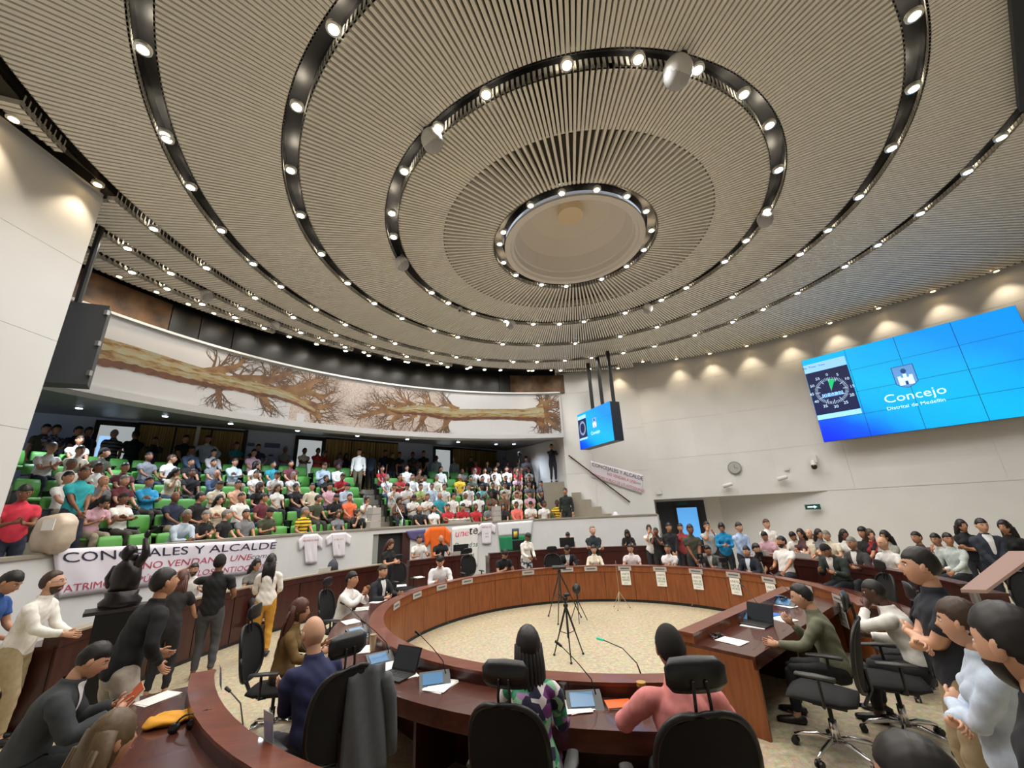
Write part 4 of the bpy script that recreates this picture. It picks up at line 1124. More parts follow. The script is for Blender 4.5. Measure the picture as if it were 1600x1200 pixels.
CROWD = [
 (89,702,W,'arms','g'),(92,724,CR,'lap','g'),(119,706,CR,'arms','b'),(133,692,W,'lap','b'),(158,712,OL,'turn','cap'),(144,724,W,'lap','b'),(245,718,GY,'lap','k'),(274,720,W,'turn','b'),(266,736,CR,'chin','L'),(174,742,MR,'lap','k'),(209,744,MR,'lap','g'),(296,726,BK,'lap','k'),(171,758,GY,'chin','bald'),(226,766,SK,'fold','k'),(270,784,NV,'lap','bald'),(208,780,W,'fold','cap'),(143,780,PK,'write','L'),(96,778,W,'lap','k'),(282,810,LB,'knees','g'),(306,800,BK,'arms','g'),
 (292,728,BK,'lap','k'),(316,718,DN,'lap','k'),(342,714,W,'lap','k'),(342,730,GY,'lap','k'),(365,728,LB,'fold','b'),(390,726,W,'turn','L'),(406,718,PK,'lap','k'),(423,730,TL,'lap','k'),(349,740,DN,'arms','bald'),(381,752,PE,'lap','k'),(392,740,W,'lap','k'),(404,756,BK,'turn','L'),(425,746,W,'phone','k'),(426,760,W,'lap','L'),(447,756,W,'lap','g'),(467,758,BK,'lap','L'),(489,758,CR,'back','k'),(464,738,MR,'lap','k'),(512,728,LB,'phone','b'),(526,738,W,'lap','x'),(515,746,BK,'lap','L'),(537,752,RD,'phone','b'),(526,760,PK,'lap','cap'),(546,770,LB,'phone','k'),(328,772,CR,'phone','b'),(353,770,CR,'fold','L'),(384,768,W,'lap','k'),(407,770,MR,'turn','k'),(312,784,BK,'turn','k'),(393,788,GY,'lap','k'),(488,784,OL,'turn','k'),(515,786,BK,'phone','k'),(541,784,OR,'lap','b'),(556,784,W,'chin','L'),(374,800,BK,'turn','g'),(424,802,OL,'phone','cap'),(467,806,YL,'turn','g'),(522,808,GY,'lap','L'),(550,806,BK,'chin','L'),
 (577,732,RD,'lap','k'),(599,747,W,'lap','g'),(618,743,RD,'fold','k'),(635,743,W,'lap','k'),(632,752,W,'lap','k'),(655,738,BR,'arms','L'),(663,750,W,'lap','k'),(610,760,W,'chin','k'),(637,770,W,'phone','k'),(647,760,LM,'arms','b'),(663,762,LB,'lap','k'),(682,748,CR,'lap','g'),(694,738,W,'lap','k'),(712,748,YL,'lap','g'),(728,742,GY,'fold','bald'),(743,747,OL,'fold','k'),(757,742,W,'lap','k'),(752,734,RD,'lap','k'),(765,760,BK,'lap','k'),(775,750,CR,'lap','k'),(790,755,CR,'lap','k'),(773,735,W,'lap','k'),(678,772,TL,'lap','bald'),(697,770,W,'lap','k'),(712,772,W,'turn','k'),(730,770,W,'lap','k'),(680,785,W,'lap','L'),(696,788,RD,'fold','k'),(732,783,W,'fold','bald'),(751,783,W,'lap','x'),(767,780,BR,'lap','x'),(638,783,W,'phone','k'),(651,797,BK,'lap','bald'),(679,797,W,'arms','b'),(718,800,RD,'phone','k'),(738,797,RD,'lap','b'),(790,795,BK,'lap','L'),(788,782,BR,'lap','k'),(580,788,CR,'chin','L'),(597,798,BR,'phone','L'),
 (794,736,W,'lap','k'),(819,731,W,'lap','L'),(829,736,BK,'lap','k'),(837,738,GY,'lap','k'),(854,740,GY,'lap','k'),(850,748,BK,'lap','k'),(808,747,PK,'lap','k'),(821,748,RD,'lap','k'),(808,757,PE,'lap','L'),(824,760,PK,'lap','k'),(838,757,W,'lap','k'),(829,768,W,'phone','cap'),(861,767,YL,'lap','x'),(858,780,W,'turn','k'),(838,781,SA,'lap','k'),(823,778,NV,'lap','k'),(808,785,GY,'phone','k'),(810,797,AQ,'arms','k'),(828,797,PE,'back','b'),(865,797,MR,'lap','k'),(892,782,BK,'turn','k'),(880,797,BK,'lap','k'),(918,790,BK,'knees','k'),(940,790,W,'write','g')]
PW = {'arms': 'leaning forward', 'lap': 'hands in lap', 'turn': 'head turned', 'chin': 'hand at chin', 'fold': 'arms folded', 'write': 'bent over papers', 'knees': 'elbows on knees', 'phone': 'looking at phone', 'back': 'leaning back'}
SLOPE = {0: 'left', 1: 'right'}
taken = []
for (x, y, c, pose, h) in CROWD:
    best = min((s for s in SEATS if s['used'] is None), key=lambda s: (s['px'][0] - x) ** 2 + 1.6 * (s['px'][1] - y) ** 2)
    best['used'] = (c, pose, h); taken.append(best)
rows = {}
for s in SEATS: rows.setdefault((s['row'], s['blk']), []).append(s)
for (i, blk), L in rows.items():
    L.sort(key=lambda s: s['px'][0])
    seen = [s for s in L if 40 < s['px'][0]]
    for k, s in enumerate(L):
        if s['px'][0] < 38: continue
        kk = seen.index(s)
        o = seatP if not first.get('seat') else copy_tree(seatP); first['seat'] = 1
        o.location = s['p']; o.rotation_euler = (0, 0, -(s['a'] + math.pi))
        where = '%s from the left, %s row of the %s block' % (ordn(kk), ordn(i), SLOPE[blk])
        tag(o, '%s green gallery chair, %s' % ('occupied' if s['used'] else 'empty', where), 'chair', 'green gallery chairs')
        if s['used']:
            c, pose, h = s['used']; r_ = random.Random(int(s['px'][0] * 7 + i))
            fem = h == 'L'
            hair, hc = {'k': ('short', 'k'), 'b': ('short', 'b'), 'g': ('short', 'g'), 'x': ('buzz', 'k'), 'L': (r_.choice(['long', 'bob', 'long', 'bun']), r_.choice('kbk')), 'bald': ('bald', 'g'), 'cap': ('cap', 'k')}[h]
            sk = 'x' if h == 'x' else r_.choice('mmmdlm')
            sl = 'long' if c in (LB, DN, BR, SK, SA) or (c in (W, CR) and r_.random() < .25) else 'short'
            p = s['p'] + Vector((math.sin(s['a'] + math.pi), math.cos(s['a'] + math.pi), 0)) * -.03
            person(p, s['a'] + math.pi + R_(r_.uniform(-8, 8)), pose, c, 'seated in %s top, %s, %s from left, %s gallery row, %s block' % (CN[c], PW[pose], ordn(kk), ordn(i), SLOPE[blk]),
                   'audience seated in the gallery', bot=r_.choice([(40, 44, 60), (34, 34, 36), (60, 70, 92), (66, 62, 58), (150, 140, 120)]), hair=hair, hc=hc, sk=sk, fem=fem, sleeve=sl, s=r_.uniform(.97, 1.03) * (.95 if fem else 1), kind='stripe' if c == YL and i == 0 else None)
# standing at the back and on the stairs
STAND = [(74,661,OL,'stand','k','in dark green at the far left'),(91,659,(60,62,86),'sfold','k','in plaid shirt, arms folded'),(126,657,BK,'sfold','k','in black, arms folded, left of the lit doorway'),(140,667,NV,'stand','k','in navy just left of the lit doorway'),
 (182,669,GY,'stand','bald','in dark striped shirt, seen against the lit doorway'),(216,666,BK,'sfold','k','in black, arms folded, right of the striped shirt'),(243,684,BK,'cam','cap','in black cap holding a camera before the gold curtains'),(291,681,BK,'clasp','k','in black, hands clasped, left of the white post'),
 (326,681,LB,'hips','k','large, in pale shirt right of the white post'),(370,692,TL,'sfold','b','in teal and grey top at the right of the gold curtains'),(404,695,NV,'hips','k','in navy polo, hands on hips, by the blue wall'),(446,699,GY,'sfold','g','in grey, arms folded, by the blue wall'),(476,701,W,'sfold','k','in white, arms folded, before the middle lit doorway'),
 (497,701,RD,'sfold','k','in red, right of the middle lit doorway'),(508,706,RD,'stand','L','in red, behind the man in red'),(531,709,PK,'stand','L','woman in pink before the gold curtains'),(541,710,BK,'stand','L','woman in black beside the woman in pink'),(566,707,GY,'stand','b','in grey half hidden behind the man on the stairs'),
 (580,706,DN,'stand','g','in denim shirt right of the stairs'),(602,704,NV,'stand','k','heavy build in navy before the gold curtains'),(613,708,BK,'stand','k','in black between two navy shirts'),(624,707,NV,'sfold','k','in dark blue, arms folded, at the end of the gold curtains'),(645,707,(56,60,58),'sfold','k','in dark grey, arms folded, on the blue wall'),
 (662,705,BK,'clasp','k','tall, in black, hands clasped, on the blue wall'),(682,713,LB,'stand','k','in pale blue left of the right lit doorway'),(710,716,LB,'stand','w','grey-haired in pale blue right of the right lit doorway'),(736,714,OL,'stand','k','in dark top before the right gold curtains'),
 (822,712,GY,'sphone','k','in grey shirt near the tripod cameras at the gallery right'),(862,707,(30,34,44),'cam','cap','camera operator in dark clothes at the top of the right steps')]
for (x, y, c, pose, h, d) in STAND:
    ry = ray(x, y); best = None
    zf = Z0 + 5 * DZ
    hgt = 1.68
    k = (zf + hgt - EYE.z) / ry.z; p = EYE + ry * k
    # keep inside the aisle in front of the back wall
    kb = ((Bp - EYE).dot(Bn) - (-.55)) / ry.dot(Bn) if False else None
    pb = EYE + ry * (((Bp + Bn * .55) - EYE).dot(Bn) / ry.dot(Bn))
    pr = math.hypot(p.x - CP[0], p.y - CP[1]); pa_ = math.atan2(p.x - CP[0], p.y - CP[1])
    if (p - EYE).length > (pb - EYE).length or pr < rrow(5, pa_) + .45: p = pb
    az_ = math.atan2(ry.x, ry.y); hs = [q for q in (seg_hit((0, 0), az_, CORN, BEND), seg_hit((0, 0), az_, BEND, (-.6, 24.2))) if q]
    if hs and math.hypot(p.x, p.y) > min(hs) - .7: p = atd(x, y, min(hs) - .6)
    hh = pb.z if p is pb else p.z
    s = max(.9, min(1.1, (hh - zf) / 1.76))
    fem = h == 'L'
    hair, hc = {'k': ('short', 'k'), 'b': ('short', 'b'), 'g': ('short', 'g'), 'w': ('short', 'w'), 'L': ('long', 'k'), 'bald': ('bald', 'g'), 'cap': ('cap', 'k')}[h]
    tz = tier_z(p)
    if tz < zf - .05:
        if x > 850:
            MB().box(p.x, p.y, (tz + zf) / 2 - .01, .9, .8, zf - tz - .02).build('floor_landing', M_conc, kind='structure')
        else: zf = tz; s = max(.9, min(1.1, (hh - zf) / 1.76))
    person((p.x, p.y, zf), math.atan2(-p.x + 1, -p.y + 6) + R_(rnd.uniform(-15, 15)) + (math.pi if 'striped' in d else 0), pose, c, ('standing ' + d) if len(d.split()) < 15 else d, 'people standing at the back of the gallery', hair=hair, hc=hc, sk=rnd.choice('mmd'), fem=fem, s=s, kind='stripe' if 'striped' in d else 'plaid' if 'plaid' in d else None, sleeve='long' if pose == 'cam' or c == LB else 'short')
pa = pol(CP, rrow(4, aisle(4)) + .1, aisle(4) + .0, Z0 + 4.5 * DZ + .005)
q = atd(557, 772, math.hypot(pa.x, pa.y)); pa.x, pa.y = q.x, q.y
person(pa, R_(165), 'stand', W, 'standing man in loose white long-sleeved shirt and khaki trousers on the aisle stairs', bot=(104, 92, 70), sleeve='long', sk='m', s=1.02)
pa = pol(CP, rrow(1, 0), pz(130, 760) , 0)
q = at(130, 737, Z0 + DZ + 1.68); person((q.x, q.y, Z0 + DZ), R_(100), 'clasp', (40, 160, 168), 'standing man in teal polo shirt beside the seats at the left of the gallery', bot=(40, 42, 60), sk='d', hair='buzz')
q = atd(40, 760, 10.4); person((q.x, q.y, Z0), R_(120), 'sphone', (214, 56, 76), 'standing man in red polo shirt beside the white left wall', bot=(34, 40, 60), sk='d')
q = atd(881, 742, 16.2); person((q.x, q.y, tier_z(q) + .0), R_(195), 'stand', (34, 40, 36), 'standing man in dark clothes at the foot of the right gallery steps', bot=(30, 32, 34), sleeve='long')

# ---------------------------------------------------------------- desks
def A(p, c): return math.atan2(p[0] - c[0], p[1] - c[1])
def arc_desk(name, c, R, a0, a1, zt, zs, depth, label, panel_m, top_m, ledge_m, npan, ends=True, apron=True, legs=4):
    """ring desk: panelled front, raised ledge, writing top"""
    am = (a0 + a1) / 2; t = wthing(name, tuple(pol(c, R + depth / 2, am)), label=label, cat='desk')
    w = (a1 - a0) / npan
    for k in range(npan):
        MB().arc(c, R, R + .028, .06, zt - .15, a0 + k * w + .0012, a0 + (k + 1) * w - .0012, max(1, int(w / .03))).build('front_panel', panel_m, t)
    MB().arc(c, R + .03, R + .05, .0, zt - .03, a0, a1).build('carcass', M_wood2, t)
    MB().arc(c, R + .012, R + .03, 0, .06, a0, a1).build('plinth', M_black, t)
    MB().arc(c, R - .015, R + .03, zt - .145, zt - .028, a0, a1).build('ledge_band', panel_m, t)
    MB().arc(c, R - .03, R + .17, zt - .028, zt, a0, a1).build('ledge', ledge_m, t)
    MB().arc(c, R + .05, R + .17, zs, zt - .028, a0, a1).build('ledge_riser', M_wood2, t)
    MB().arc(c, R + .05, R + depth, zs - .035, zs, a0, a1).build('desk_top', top_m, t)
    if apron: MB().arc(c, R + depth - .03, R + depth, zs - .14, zs - .035, a0, a1).build('apron', top_m, t)
    da = .03 / R
    for a, q in ((a0, 1), (a1, -1)):
        if ends: MB().arc(c, R + .05, R + depth - .02, 0, zs - .035, min(a, a + q * da), max(a, a + q * da), 1).build('end_panel', panel_m, t)
    for k in range(1, legs):
        a = a0 + (a1 - a0) * k / legs
        MB().arc(c, R + .05, R + depth - .15, 0, zs - .035, a, a + da, 1).build('desk_leg', M_wood2, t)
    return t
arc_desk('ring_desk', CD, 3.6, R_(-183), R_(116), .83, .72, .70, 'large curved mahogany council desk enclosing the pale open floor', M_wood, M_wtop, M_ledge, 26, legs=16)
arc_desk('curved_desk', CD, 5.45, R_(-176), R_(-122.5), .83, .72, .72, 'curved mahogany desk in the lower left corner in front of the suited reader', M_wood, M_wtop, M_ledge, 5, legs=3)
aL0, aL1 = ang_on(100, 968, CP, 7.7)[0], ang_on(600, 882, CP, 7.7)[0]
M_topl = mat('desk_edge_pale', (150, 138, 120), .4)
arc_desk('press_desk', CP, 7.7, aL0, aL1, 1.02, .9, .5, 'tall dark mahogany counter running along below the protest banner', M_wood2, M_wtop, M_topl, 9, apron=False)
arc_desk('press_desk', CP, 7.6, ang_on(640, 868, CP, 7.6)[0], ang_on(738, 868, CP, 7.6)[0], 1.02, .9, .5, 'short dark mahogany counter below the orange shirt on the parapet', M_wood2, M_wtop, M_wood2, 3, apron=False, legs=2)
arc_desk('press_desk', CP, 7.6, ang_on(765, 866, CP, 7.6)[0], ang_on(1132, 850, CP, 7.6)[0], 1.0, .9, .5, 'long dark mahogany counter behind the far side of the council desk', M_wood2, M_wtop, M_wood2, 8, apron=False, legs=5)
arc_desk('press_desk', CD, 5.05, R_(58), R_(106), 1.0, .88, .5, 'dark mahogany counter on the right in front of the grey wall', M_wood2, M_wtop, M_wood2, 5, apron=False, legs=3)
# straight desk on the right
DA, DB = Vector((1.84, 5.42, 0)), Vector((4.45, 7.64, 0)); du = (DB - DA).normalized(); dn = Vector((du.y, -du.x, 0)); dL = (DB - DA).length
t = wthing('straight_desk', tuple((DA + DB) / 2 + dn * .4), label='straight mahogany desk angled towards the centre where the man in olive sits', cat='desk')
def dbox(u0, u1, n0, n1, z0, z1, nm, m):
    P_ = [DA + du * u + dn * n for u, n in ((u0, n0), (u1, n0), (u1, n1), (u0, n1))]
    MB().hexa([p + Vector((0, 0, z0)) for p in P_] + [p + Vector((0, 0, z1)) for p in P_]).build(nm, m, t)
for k in range(4): dbox(dL / 4 * k + .004, dL / 4 * (k + 1) - .004, 0, .03, .06, .7, 'front_panel', M_wood)
dbox(0, dL, .03, .05, 0, .72, 'carcass', M_wood2); dbox(-.02, dL, -.02, .17, .80, .83, 'ledge', M_ledge); dbox(0, dL, -.01, .16, .70, .80, 'ledge_band', M_wood)
dbox(0, dL, .05, .80, .685, .72, 'desk_top', M_wtop); dbox(0, .035, .05, .80, 0, .685, 'end_panel', M_wood); dbox(dL - .035, dL, .05, .78, 0, .685, 'end_panel', M_wood); dbox(0, dL, .77, .80, .6, .685, 'apron', M_wtop); dbox(dL / 2, dL / 2 + .03, .05, .6, 0, .685, 'desk_leg', M_wood2)
# raised walkway behind the outer counters
MB().arc(CP, 8.2, RP - .005, 0, .26, PA0, da0 - .01, 30).build('floor_platform', M_conc, kind='structure')
MB().arc(CP, 8.15, RP - .005, 0, .26, da1 + .01, ang_on(1040, 850, CP, 7.6)[0], 30).build('floor_platform', M_conc, kind='structure')
MB().arc(CD, 5.75, 7.6, 0, .24, R_(60), R_(112), 14).build('floor_platform', M_conc, kind='structure')

# ---------------------------------------------------------------- office chairs
def make_chair(arms=True, head=True):
    t = empty('office_chair')
    for k in range(5):
        a = 2 * math.pi * k / 5 + .3; d = Vector((math.cos(a), math.sin(a), 0))
        m = MB(); m.tube([d * .02 + V3((0, 0, .12)), d * .12 + V3((0, 0, .125)), d * .24 + V3((0, 0, .10)), d * .31 + V3((0, 0, .075))], [(.022, .018), (.021, .016), (.018, .014), (.014, .012)], 8, xax=(0, 0, 1))
        l = m.build('base_leg', M_chrome, t, smooth=True)
        m = MB(); s_ = Vector((-d.y, d.x, 0))
        for q in (-1, 1): m.tube([d * .315 + s_ * (q * .012) + V3((0, 0, .03)), d * .315 + s_ * (q * .028) + V3((0, 0, .03))], [.029, .029], 12, cap=.1)
        m.tube([d * .315 - s_ * .014 + V3((0, 0, .048)), d * .315 + s_ * .014 + V3((0, 0, .048))], [.018, .018], 8); m.build('caster', M_black, l)
    m = MB(); m.tube([(0, 0, .1), (0, 0, .26), (0, 0, .262), (0, 0, .4)], [.034, .03, .018, .018], 12, cap=0); m.build('gas_lift', M_chrome, t, smooth=True)
    m = MB(); m.tube([(0, -.22, .45), (0, -.12, .44), (0, .05, .445), (0, .2, .45), (0, .27, .43)], [(.19, .03), (.235, .045), (.245, .05), (.235, .042), (.2, .02)], 16); m.build('seat', M_mesh, t, smooth=True)
    m = MB(); m.box(0, -.02, .39, .2, .24, .03); m.tube([(0, -.12, .4), (0, -.26, .42), (0, -.33, .55), (0, -.32, .7)], [(.03, .015)] * 4, 8); m.build('mechanism', M_black, t)
    # curved back: frame and mesh
    def bp(u, v): return V3((.235 * u * (1 - .12 * v * v), -.285 - .03 * (1 - u * u) - .05 * (v + .3) ** 2 * .3 - .03 * v, .80 + .27 * v))
    n = 40; loop = []
    for k in range(n + 1):
        w = 2 * math.pi * k / n; c_, s_ = math.cos(w), math.sin(w)
        u = math.copysign(abs(c_) ** .6, c_); v = math.copysign(abs(s_) ** .6, s_); loop.append(bp(u, v))
    MB().tube(loop, [.017] * (n + 1), 8, cap=0).build('back_frame', M_black, t, smooth=True)
    V_, F_ = [], []; nu, nv = 12, 12
    for off in (0, -.012):
        for j in range(nv + 1):
            for i in range(nu + 1):
                v = -1 + 2 * j / nv; lim = (1 - abs(v) ** 3.2) ** (1 / 3.2) if abs(v) < 1 else 0; lim = max(lim, .25)
                p = bp((-1 + 2 * i / nu) * lim * .98, v * .97); V_.append(p + V3((0, off, 0)))
    M_ = (nu + 1) * (nv + 1)
    for j in range(nv):
        for i in range(nu):
            q = j * (nu + 1) + i; f_ = (q, q + 1, q + nu + 2, q + nu + 1); F_ += [f_, tuple(M_ + x for x in reversed(f_))]
    MB().add(V_, F_).build('backrest', M_mesh, t, smooth=True)
    if head:
        h = MB(); h.tube([(0, -.30, 1.135), (0, -.315, 1.17), (0, -.315, 1.24), (0, -.30, 1.275)], [(.115, .016), (.145, .028), (.145, .028), (.11, .014)], 16).build('headrest', mat('headrest_leather', (20, 21, 24), .35), t, smooth=True)
        for q in (-1, 1):
            m = MB(); m.tube([(q * .035, -.335, 1.0), (q * .035, -.352, 1.1), (q * .03, -.350, 1.19)], [.008] * 3, 6); m.build('headrest_rod', M_black, t)
    if arms:
        for q in (-1, 1):
            m = MB(); m.tube([(q * .2, .0, .42), (q * .29, -.02, .44), (q * .3, -.02, .64)], [(.02, .012)] * 3, 8); a = m.build('arm_bracket', M_black, t)
            m = MB(); m.tube([(q * .295, -.14, .655), (q * .3, 0, .66), (q * .285, .14, .655)], [(.035, .015), (.045, .018), (.036, .012)], 10); m.build('armrest', mat('armrest_gray', (52, 52, 52), .5), t, smooth=True)
    return t
chair0 = make_chair()
def place_chair(x, y, face, label, s=1.0):
    o = chair0 if 'chair' not in first else copy_tree(chair0); first['chair'] = 1
    o.location = (x, y, 0); o.rotation_euler = (0, 0, -face); o.scale = (s,) * 3; tag(o, label, 'chair', 'black office chairs'); return o
def toC(x, y): return math.atan2(CD[0] - x, CD[1] - y)

# ---------------------------------------------------------------- people and chairs on the council floor
def stand_at(px, py, zt, lean=0):
    p = at(px, py, zt); return p
def hall(px, py, zt, face, pose, top, label, base=0.0, **kw):
    p = at(px, py, zt); P_ = kw.get('P') or POSES[pose]
    key = kw.get('key') or pose; f = figure(key, P_, kw.get('fem', False), kw.get('hero', False))
    htop = f.J['H'] @ V3((0, -.01, .122)); s = kw.pop('s', None)
    natural = htop.z
    if s is None: s = (zt - base) / natural
    s = max(.9, min(1.2, s)); kw['s'] = s
    cx, sx = math.cos(face), math.sin(face)
    ox, oy = htop.x * s, htop.y * s
    wx, wy = ox * cx + oy * sx, -ox * sx + oy * cx
    return person((p.x - wx, p.y - wy, base), face, pose, top, label, **kw), p.x - wx, p.y - wy, s
D_ = math.radians
# left aisle
hall(30, 893, 1.80, D_(70), 'lookdown', (44, 84, 150), 'man in blue shirt cut off by the left edge, looking down', hero=True, hair='short', hc='k', bot=(60, 62, 70))
hall(84, 893, 1.78, D_(70), None, (240, 236, 230), 'bearded man with glasses in white shirt and khaki trousers leaning on the dark counter', hero=True, key='lean1', P=dict(lean=16, L=(-.05, .44, 1.04), R=(.10, .46, 1.06), hp=2, hy=10, FL=(-.12, -.1, .08), FR=(.12, .12, .08)), sleeve='long', hair='receding', hc='b', extra=['glasses', 'beard'], bot=(176, 158, 124), sk='l')
hall(255, 889, 1.84, D_(28), None, (22, 22, 26), 'man in black jacket and beige trousers bending forward beside the dark statue plinth', hero=True, key='bend1', P=dict(lean=22, L=(-.18, .34, .98), R=(.18, .22, .94), hp=8, FL=(-.13, -.08, .08), FR=(.13, .04, .08)), sleeve='long', bot=(196, 188, 176), sk='m')
hall(287, 892, 1.60, D_(-22), None, (26, 24, 26), 'brown-haired woman in black top leaning on the dark counter', hero=False, fem=True, key='lean2', P=dict(lean=30, L=(-.2, .5, 1.0), R=(.2, .5, 1.0), hp=0), hair='long', hc='r', bot=(30, 30, 34))
hall(305, 880, 1.52, D_(150), None, (232, 230, 226), 'man in white shirt behind the counter with one hand on his head', key='handhead', P=dict(sit=1, lean=4, L=(-.2, .4, .86), R=(.12, .06, 1.30), eR=(1, .3, .2), hp=-4), base=.26, hair='short', extra=['beard'], bot=(60, 60, 66))
hall(345, 866, 1.78, D_(-25), None, (18, 18, 20), 'man in black cap and black t-shirt standing at the counter seen from behind', hero=True, key='cap1', P=dict(lean=3, hp=4, L=(-.10, .22, 1.44), R=(.22, .24, 1.08), eL=(-1, .1, -.3), hy=-8), hair='cap', hc='k', bot=(74, 74, 78), sk='d', shoe=(120, 112, 100))
hall(402, 873, 1.52, D_(120), 'desk', (116, 114, 112), 'smiling dark-haired woman in grey behind the counter under the banner', base=.26, fem=True, hair='long', hc='k', bot=(60, 60, 66))
hall(425, 866, 1.68, D_(-30), None, (240, 234, 226), 'long-haired woman in white blouse and mustard trousers standing at the counter', hero=True, key='wide1', P=dict(lean=2, L=(-.14, .30, 1.02), R=(.16, .26, 1.0), hy=-12), fem=True, hair='long', hc='k', bot=(206, 150, 52), sleeve='rolled', sk='m')
# lower left desk
RD_ = hall(165, 1004, 1.32, D_(52), None, (58, 62, 66), 'man in dark grey suit seated reading an orange booklet', hero=True, key='read1', P=dict(sit=1, lean=24, hp=-30, L=(-.12, .50, .80), R=(.14, .50, .80), curl=.55), suit=(236, 236, 236), hair='short', hc='k', sleeve='long', sk='l', bot=(44, 46, 50))
hall(182, 1112, 1.34, D_(20), 'desk', (84, 66, 52), 'woman with long light brown hair seen from behind at the bottom left', hero=True, fem=True, hair='blond', hc='y', sleeve='long', bot=(40, 40, 44))
# ring desk, left side
FJ = D_(-52)
o, x, y, s = hall(492, 962, 1.46, FJ, 'arms', (38, 44, 84), 'bald man in navy shirt and glasses seated at the near left of the ring', hero=True, hair='none', hc='g', extra=['glasses', 'beard'], sleeve='long', sk='l', bot=(34, 36, 44))
CH1 = place_chair(x + .05, y - .06, FJ, 'black office chair under the bald man in navy, grey jacket hung on it', 1.1)
o, x, y, s = hall(470, 936, 1.34, D_(70), 'desk', (110, 84, 44), 'brown-haired person in mustard scarf seated behind the bald man', fem=True, hair='long', hc='r', sleeve='long', bot=(40, 40, 44))
q = atd(428, 1085, 6.1); place_chair(q.x, q.y, D_(85), 'black office chair with chrome star base beside the mustard-trousered woman', 1.04)
o, x, y, s = hall(550, 893, 1.36, D_(98), None, (238, 236, 234), 'dark-haired man in white shirt with hands raised at the left of the ring', key='hands1', P=dict(sit=1, lean=14, L=(-.06, .40, .98), R=(.07, .42, 1.04), curl=.6, eL=(-.6, .3, -.7), eR=(.6, .3, -.7)), sleeve='long', hair='short', sk='m')
place_chair(x, y, D_(98), 'black office chair under the man with raised hands', 1.0)
hall(599, 882, 1.34, D_(118), 'desk', (30, 32, 40), 'man in black suit seated in profile at the left of the ring', suit=(235, 235, 235), sleeve='long', hair='short', hc='b', sk='l')
hall(688, 869, 1.34, D_(168), 'write', (240, 240, 242), 'man in white shirt bent over his phone at the far left of the ring', sleeve='long', hair='short', sk='l')
hall(612, 843, 1.68, D_(120), 'sphone', (26, 24, 28), 'woman in black dress standing by the dark doorway looking at her phone', fem=True, hair='long', hc='r', sleeve='short', bot=(26, 24, 28), sk='l')
for px, py, lab in ((632, 918, 'empty black office chair below the woman in the black dress'), (738, 905, 'empty black office chair right of the man bent over his phone'), (868, 905, 'empty black office chair partly hidden behind the man in dark suit')):
    p = at(px, py - 8, .6); place_chair(p.x, p.y, toC(p.x, p.y), lab)
# outer counters
def behind(px, py, pose, top, label, base=.26, dist=8.55, c=CP, **kw):
    p = oncyl(px, py, c, dist); zt = max(base + 1.12, min(base + 1.42, p.z))
    f = figure(kw.get('key') or pose, kw.get('P') or POSES[pose], kw.get('fem', False), False); ht = f.J['H'] @ V3((0, 0, .12))
    s = max(.92, min(1.1, (zt - base) / ht.z)); face = kw.pop('face', None) or math.atan2(-p.x + CD[0], -p.y + CD[1])
    return person((p.x, p.y, base), face, pose, top, label, s=s, **kw)
behind(653, 836, 'desk', W, 'young man in white t-shirt sitting at the short counter behind papers', hair='short', sk='m')
behind(687, 836, 'desk', BK, 'bald man in black shirt sitting before the orange shirt', hair='bald', hc='g', sk='m')
behind(886, 832, 'write', (150, 156, 160), 'person in grey vest behind the monitor on the far counter', hair='short')
behind(980, 828, 'write', (34, 28, 34), 'long-haired woman in black seated at the far counter', fem=True, hair='long', hc='k', sleeve='long')
hall(925, 822, 1.74, D_(178), 'sfold', (30, 40, 44), 'balding man in dark shirt standing with folded arms behind the far counter', hair='receding', hc='g', sk='l', sleeve='long')
hall(826, 833, 1.62, D_(150), 'lookdown', (240, 236, 228), 'woman in white blouse and patterned skirt standing behind the far side of the ring', fem=True, hair='short', hc='k', sleeve='long', bot=(216, 214, 216), pantkind='pattern', sk='d')
# far side of the ring
for px, py, pose, top, lab, kw in [
 (790, 860, 'write', (22, 22, 24), 'dark-haired young person in black t-shirt writing at the far side of the ring', dict(hair='curly', sk='m')),
 (886, 853, 'write', (24, 25, 32), 'man in black suit bent over his papers behind the tripod', dict(suit=(225, 225, 225), sleeve='long', hair='short')),
 (927, 852, 'desk', (238, 228, 208), 'woman in cream blouse at the far side of the ring turning her head', dict(fem=True, hair='tail', sleeve='long', sk='l')),
 (984, 850, 'desk', (226, 214, 216), 'man with glasses in pinkish white shirt at the far side of the ring', dict(hair='short', extra=['glasses'], sk='l')),
 (1042, 850, 'arms', (238, 234, 236), 'broad young man in white t-shirt right of the far middle of the ring', dict(hair='buzz', sk='m')),
 (1103, 853, 'write', (88, 86, 84), 'man in grey suit behind a white laptop', dict(suit=(225, 225, 225), sleeve='long', hair='receding', hc='k', sk='m')),
 (1165, 855, 'desk', (26, 30, 42), 'man in dark blue suit at the right of the ring', dict(suit=(215, 225, 238), sleeve='long', hair='short', sk='l'))]:
    p = oncyl(px, py, CD, 4.62); hall(px, py, max(1.2, min(1.42, p.z)), toC(p.x, p.y), pose, top, lab, **kw)
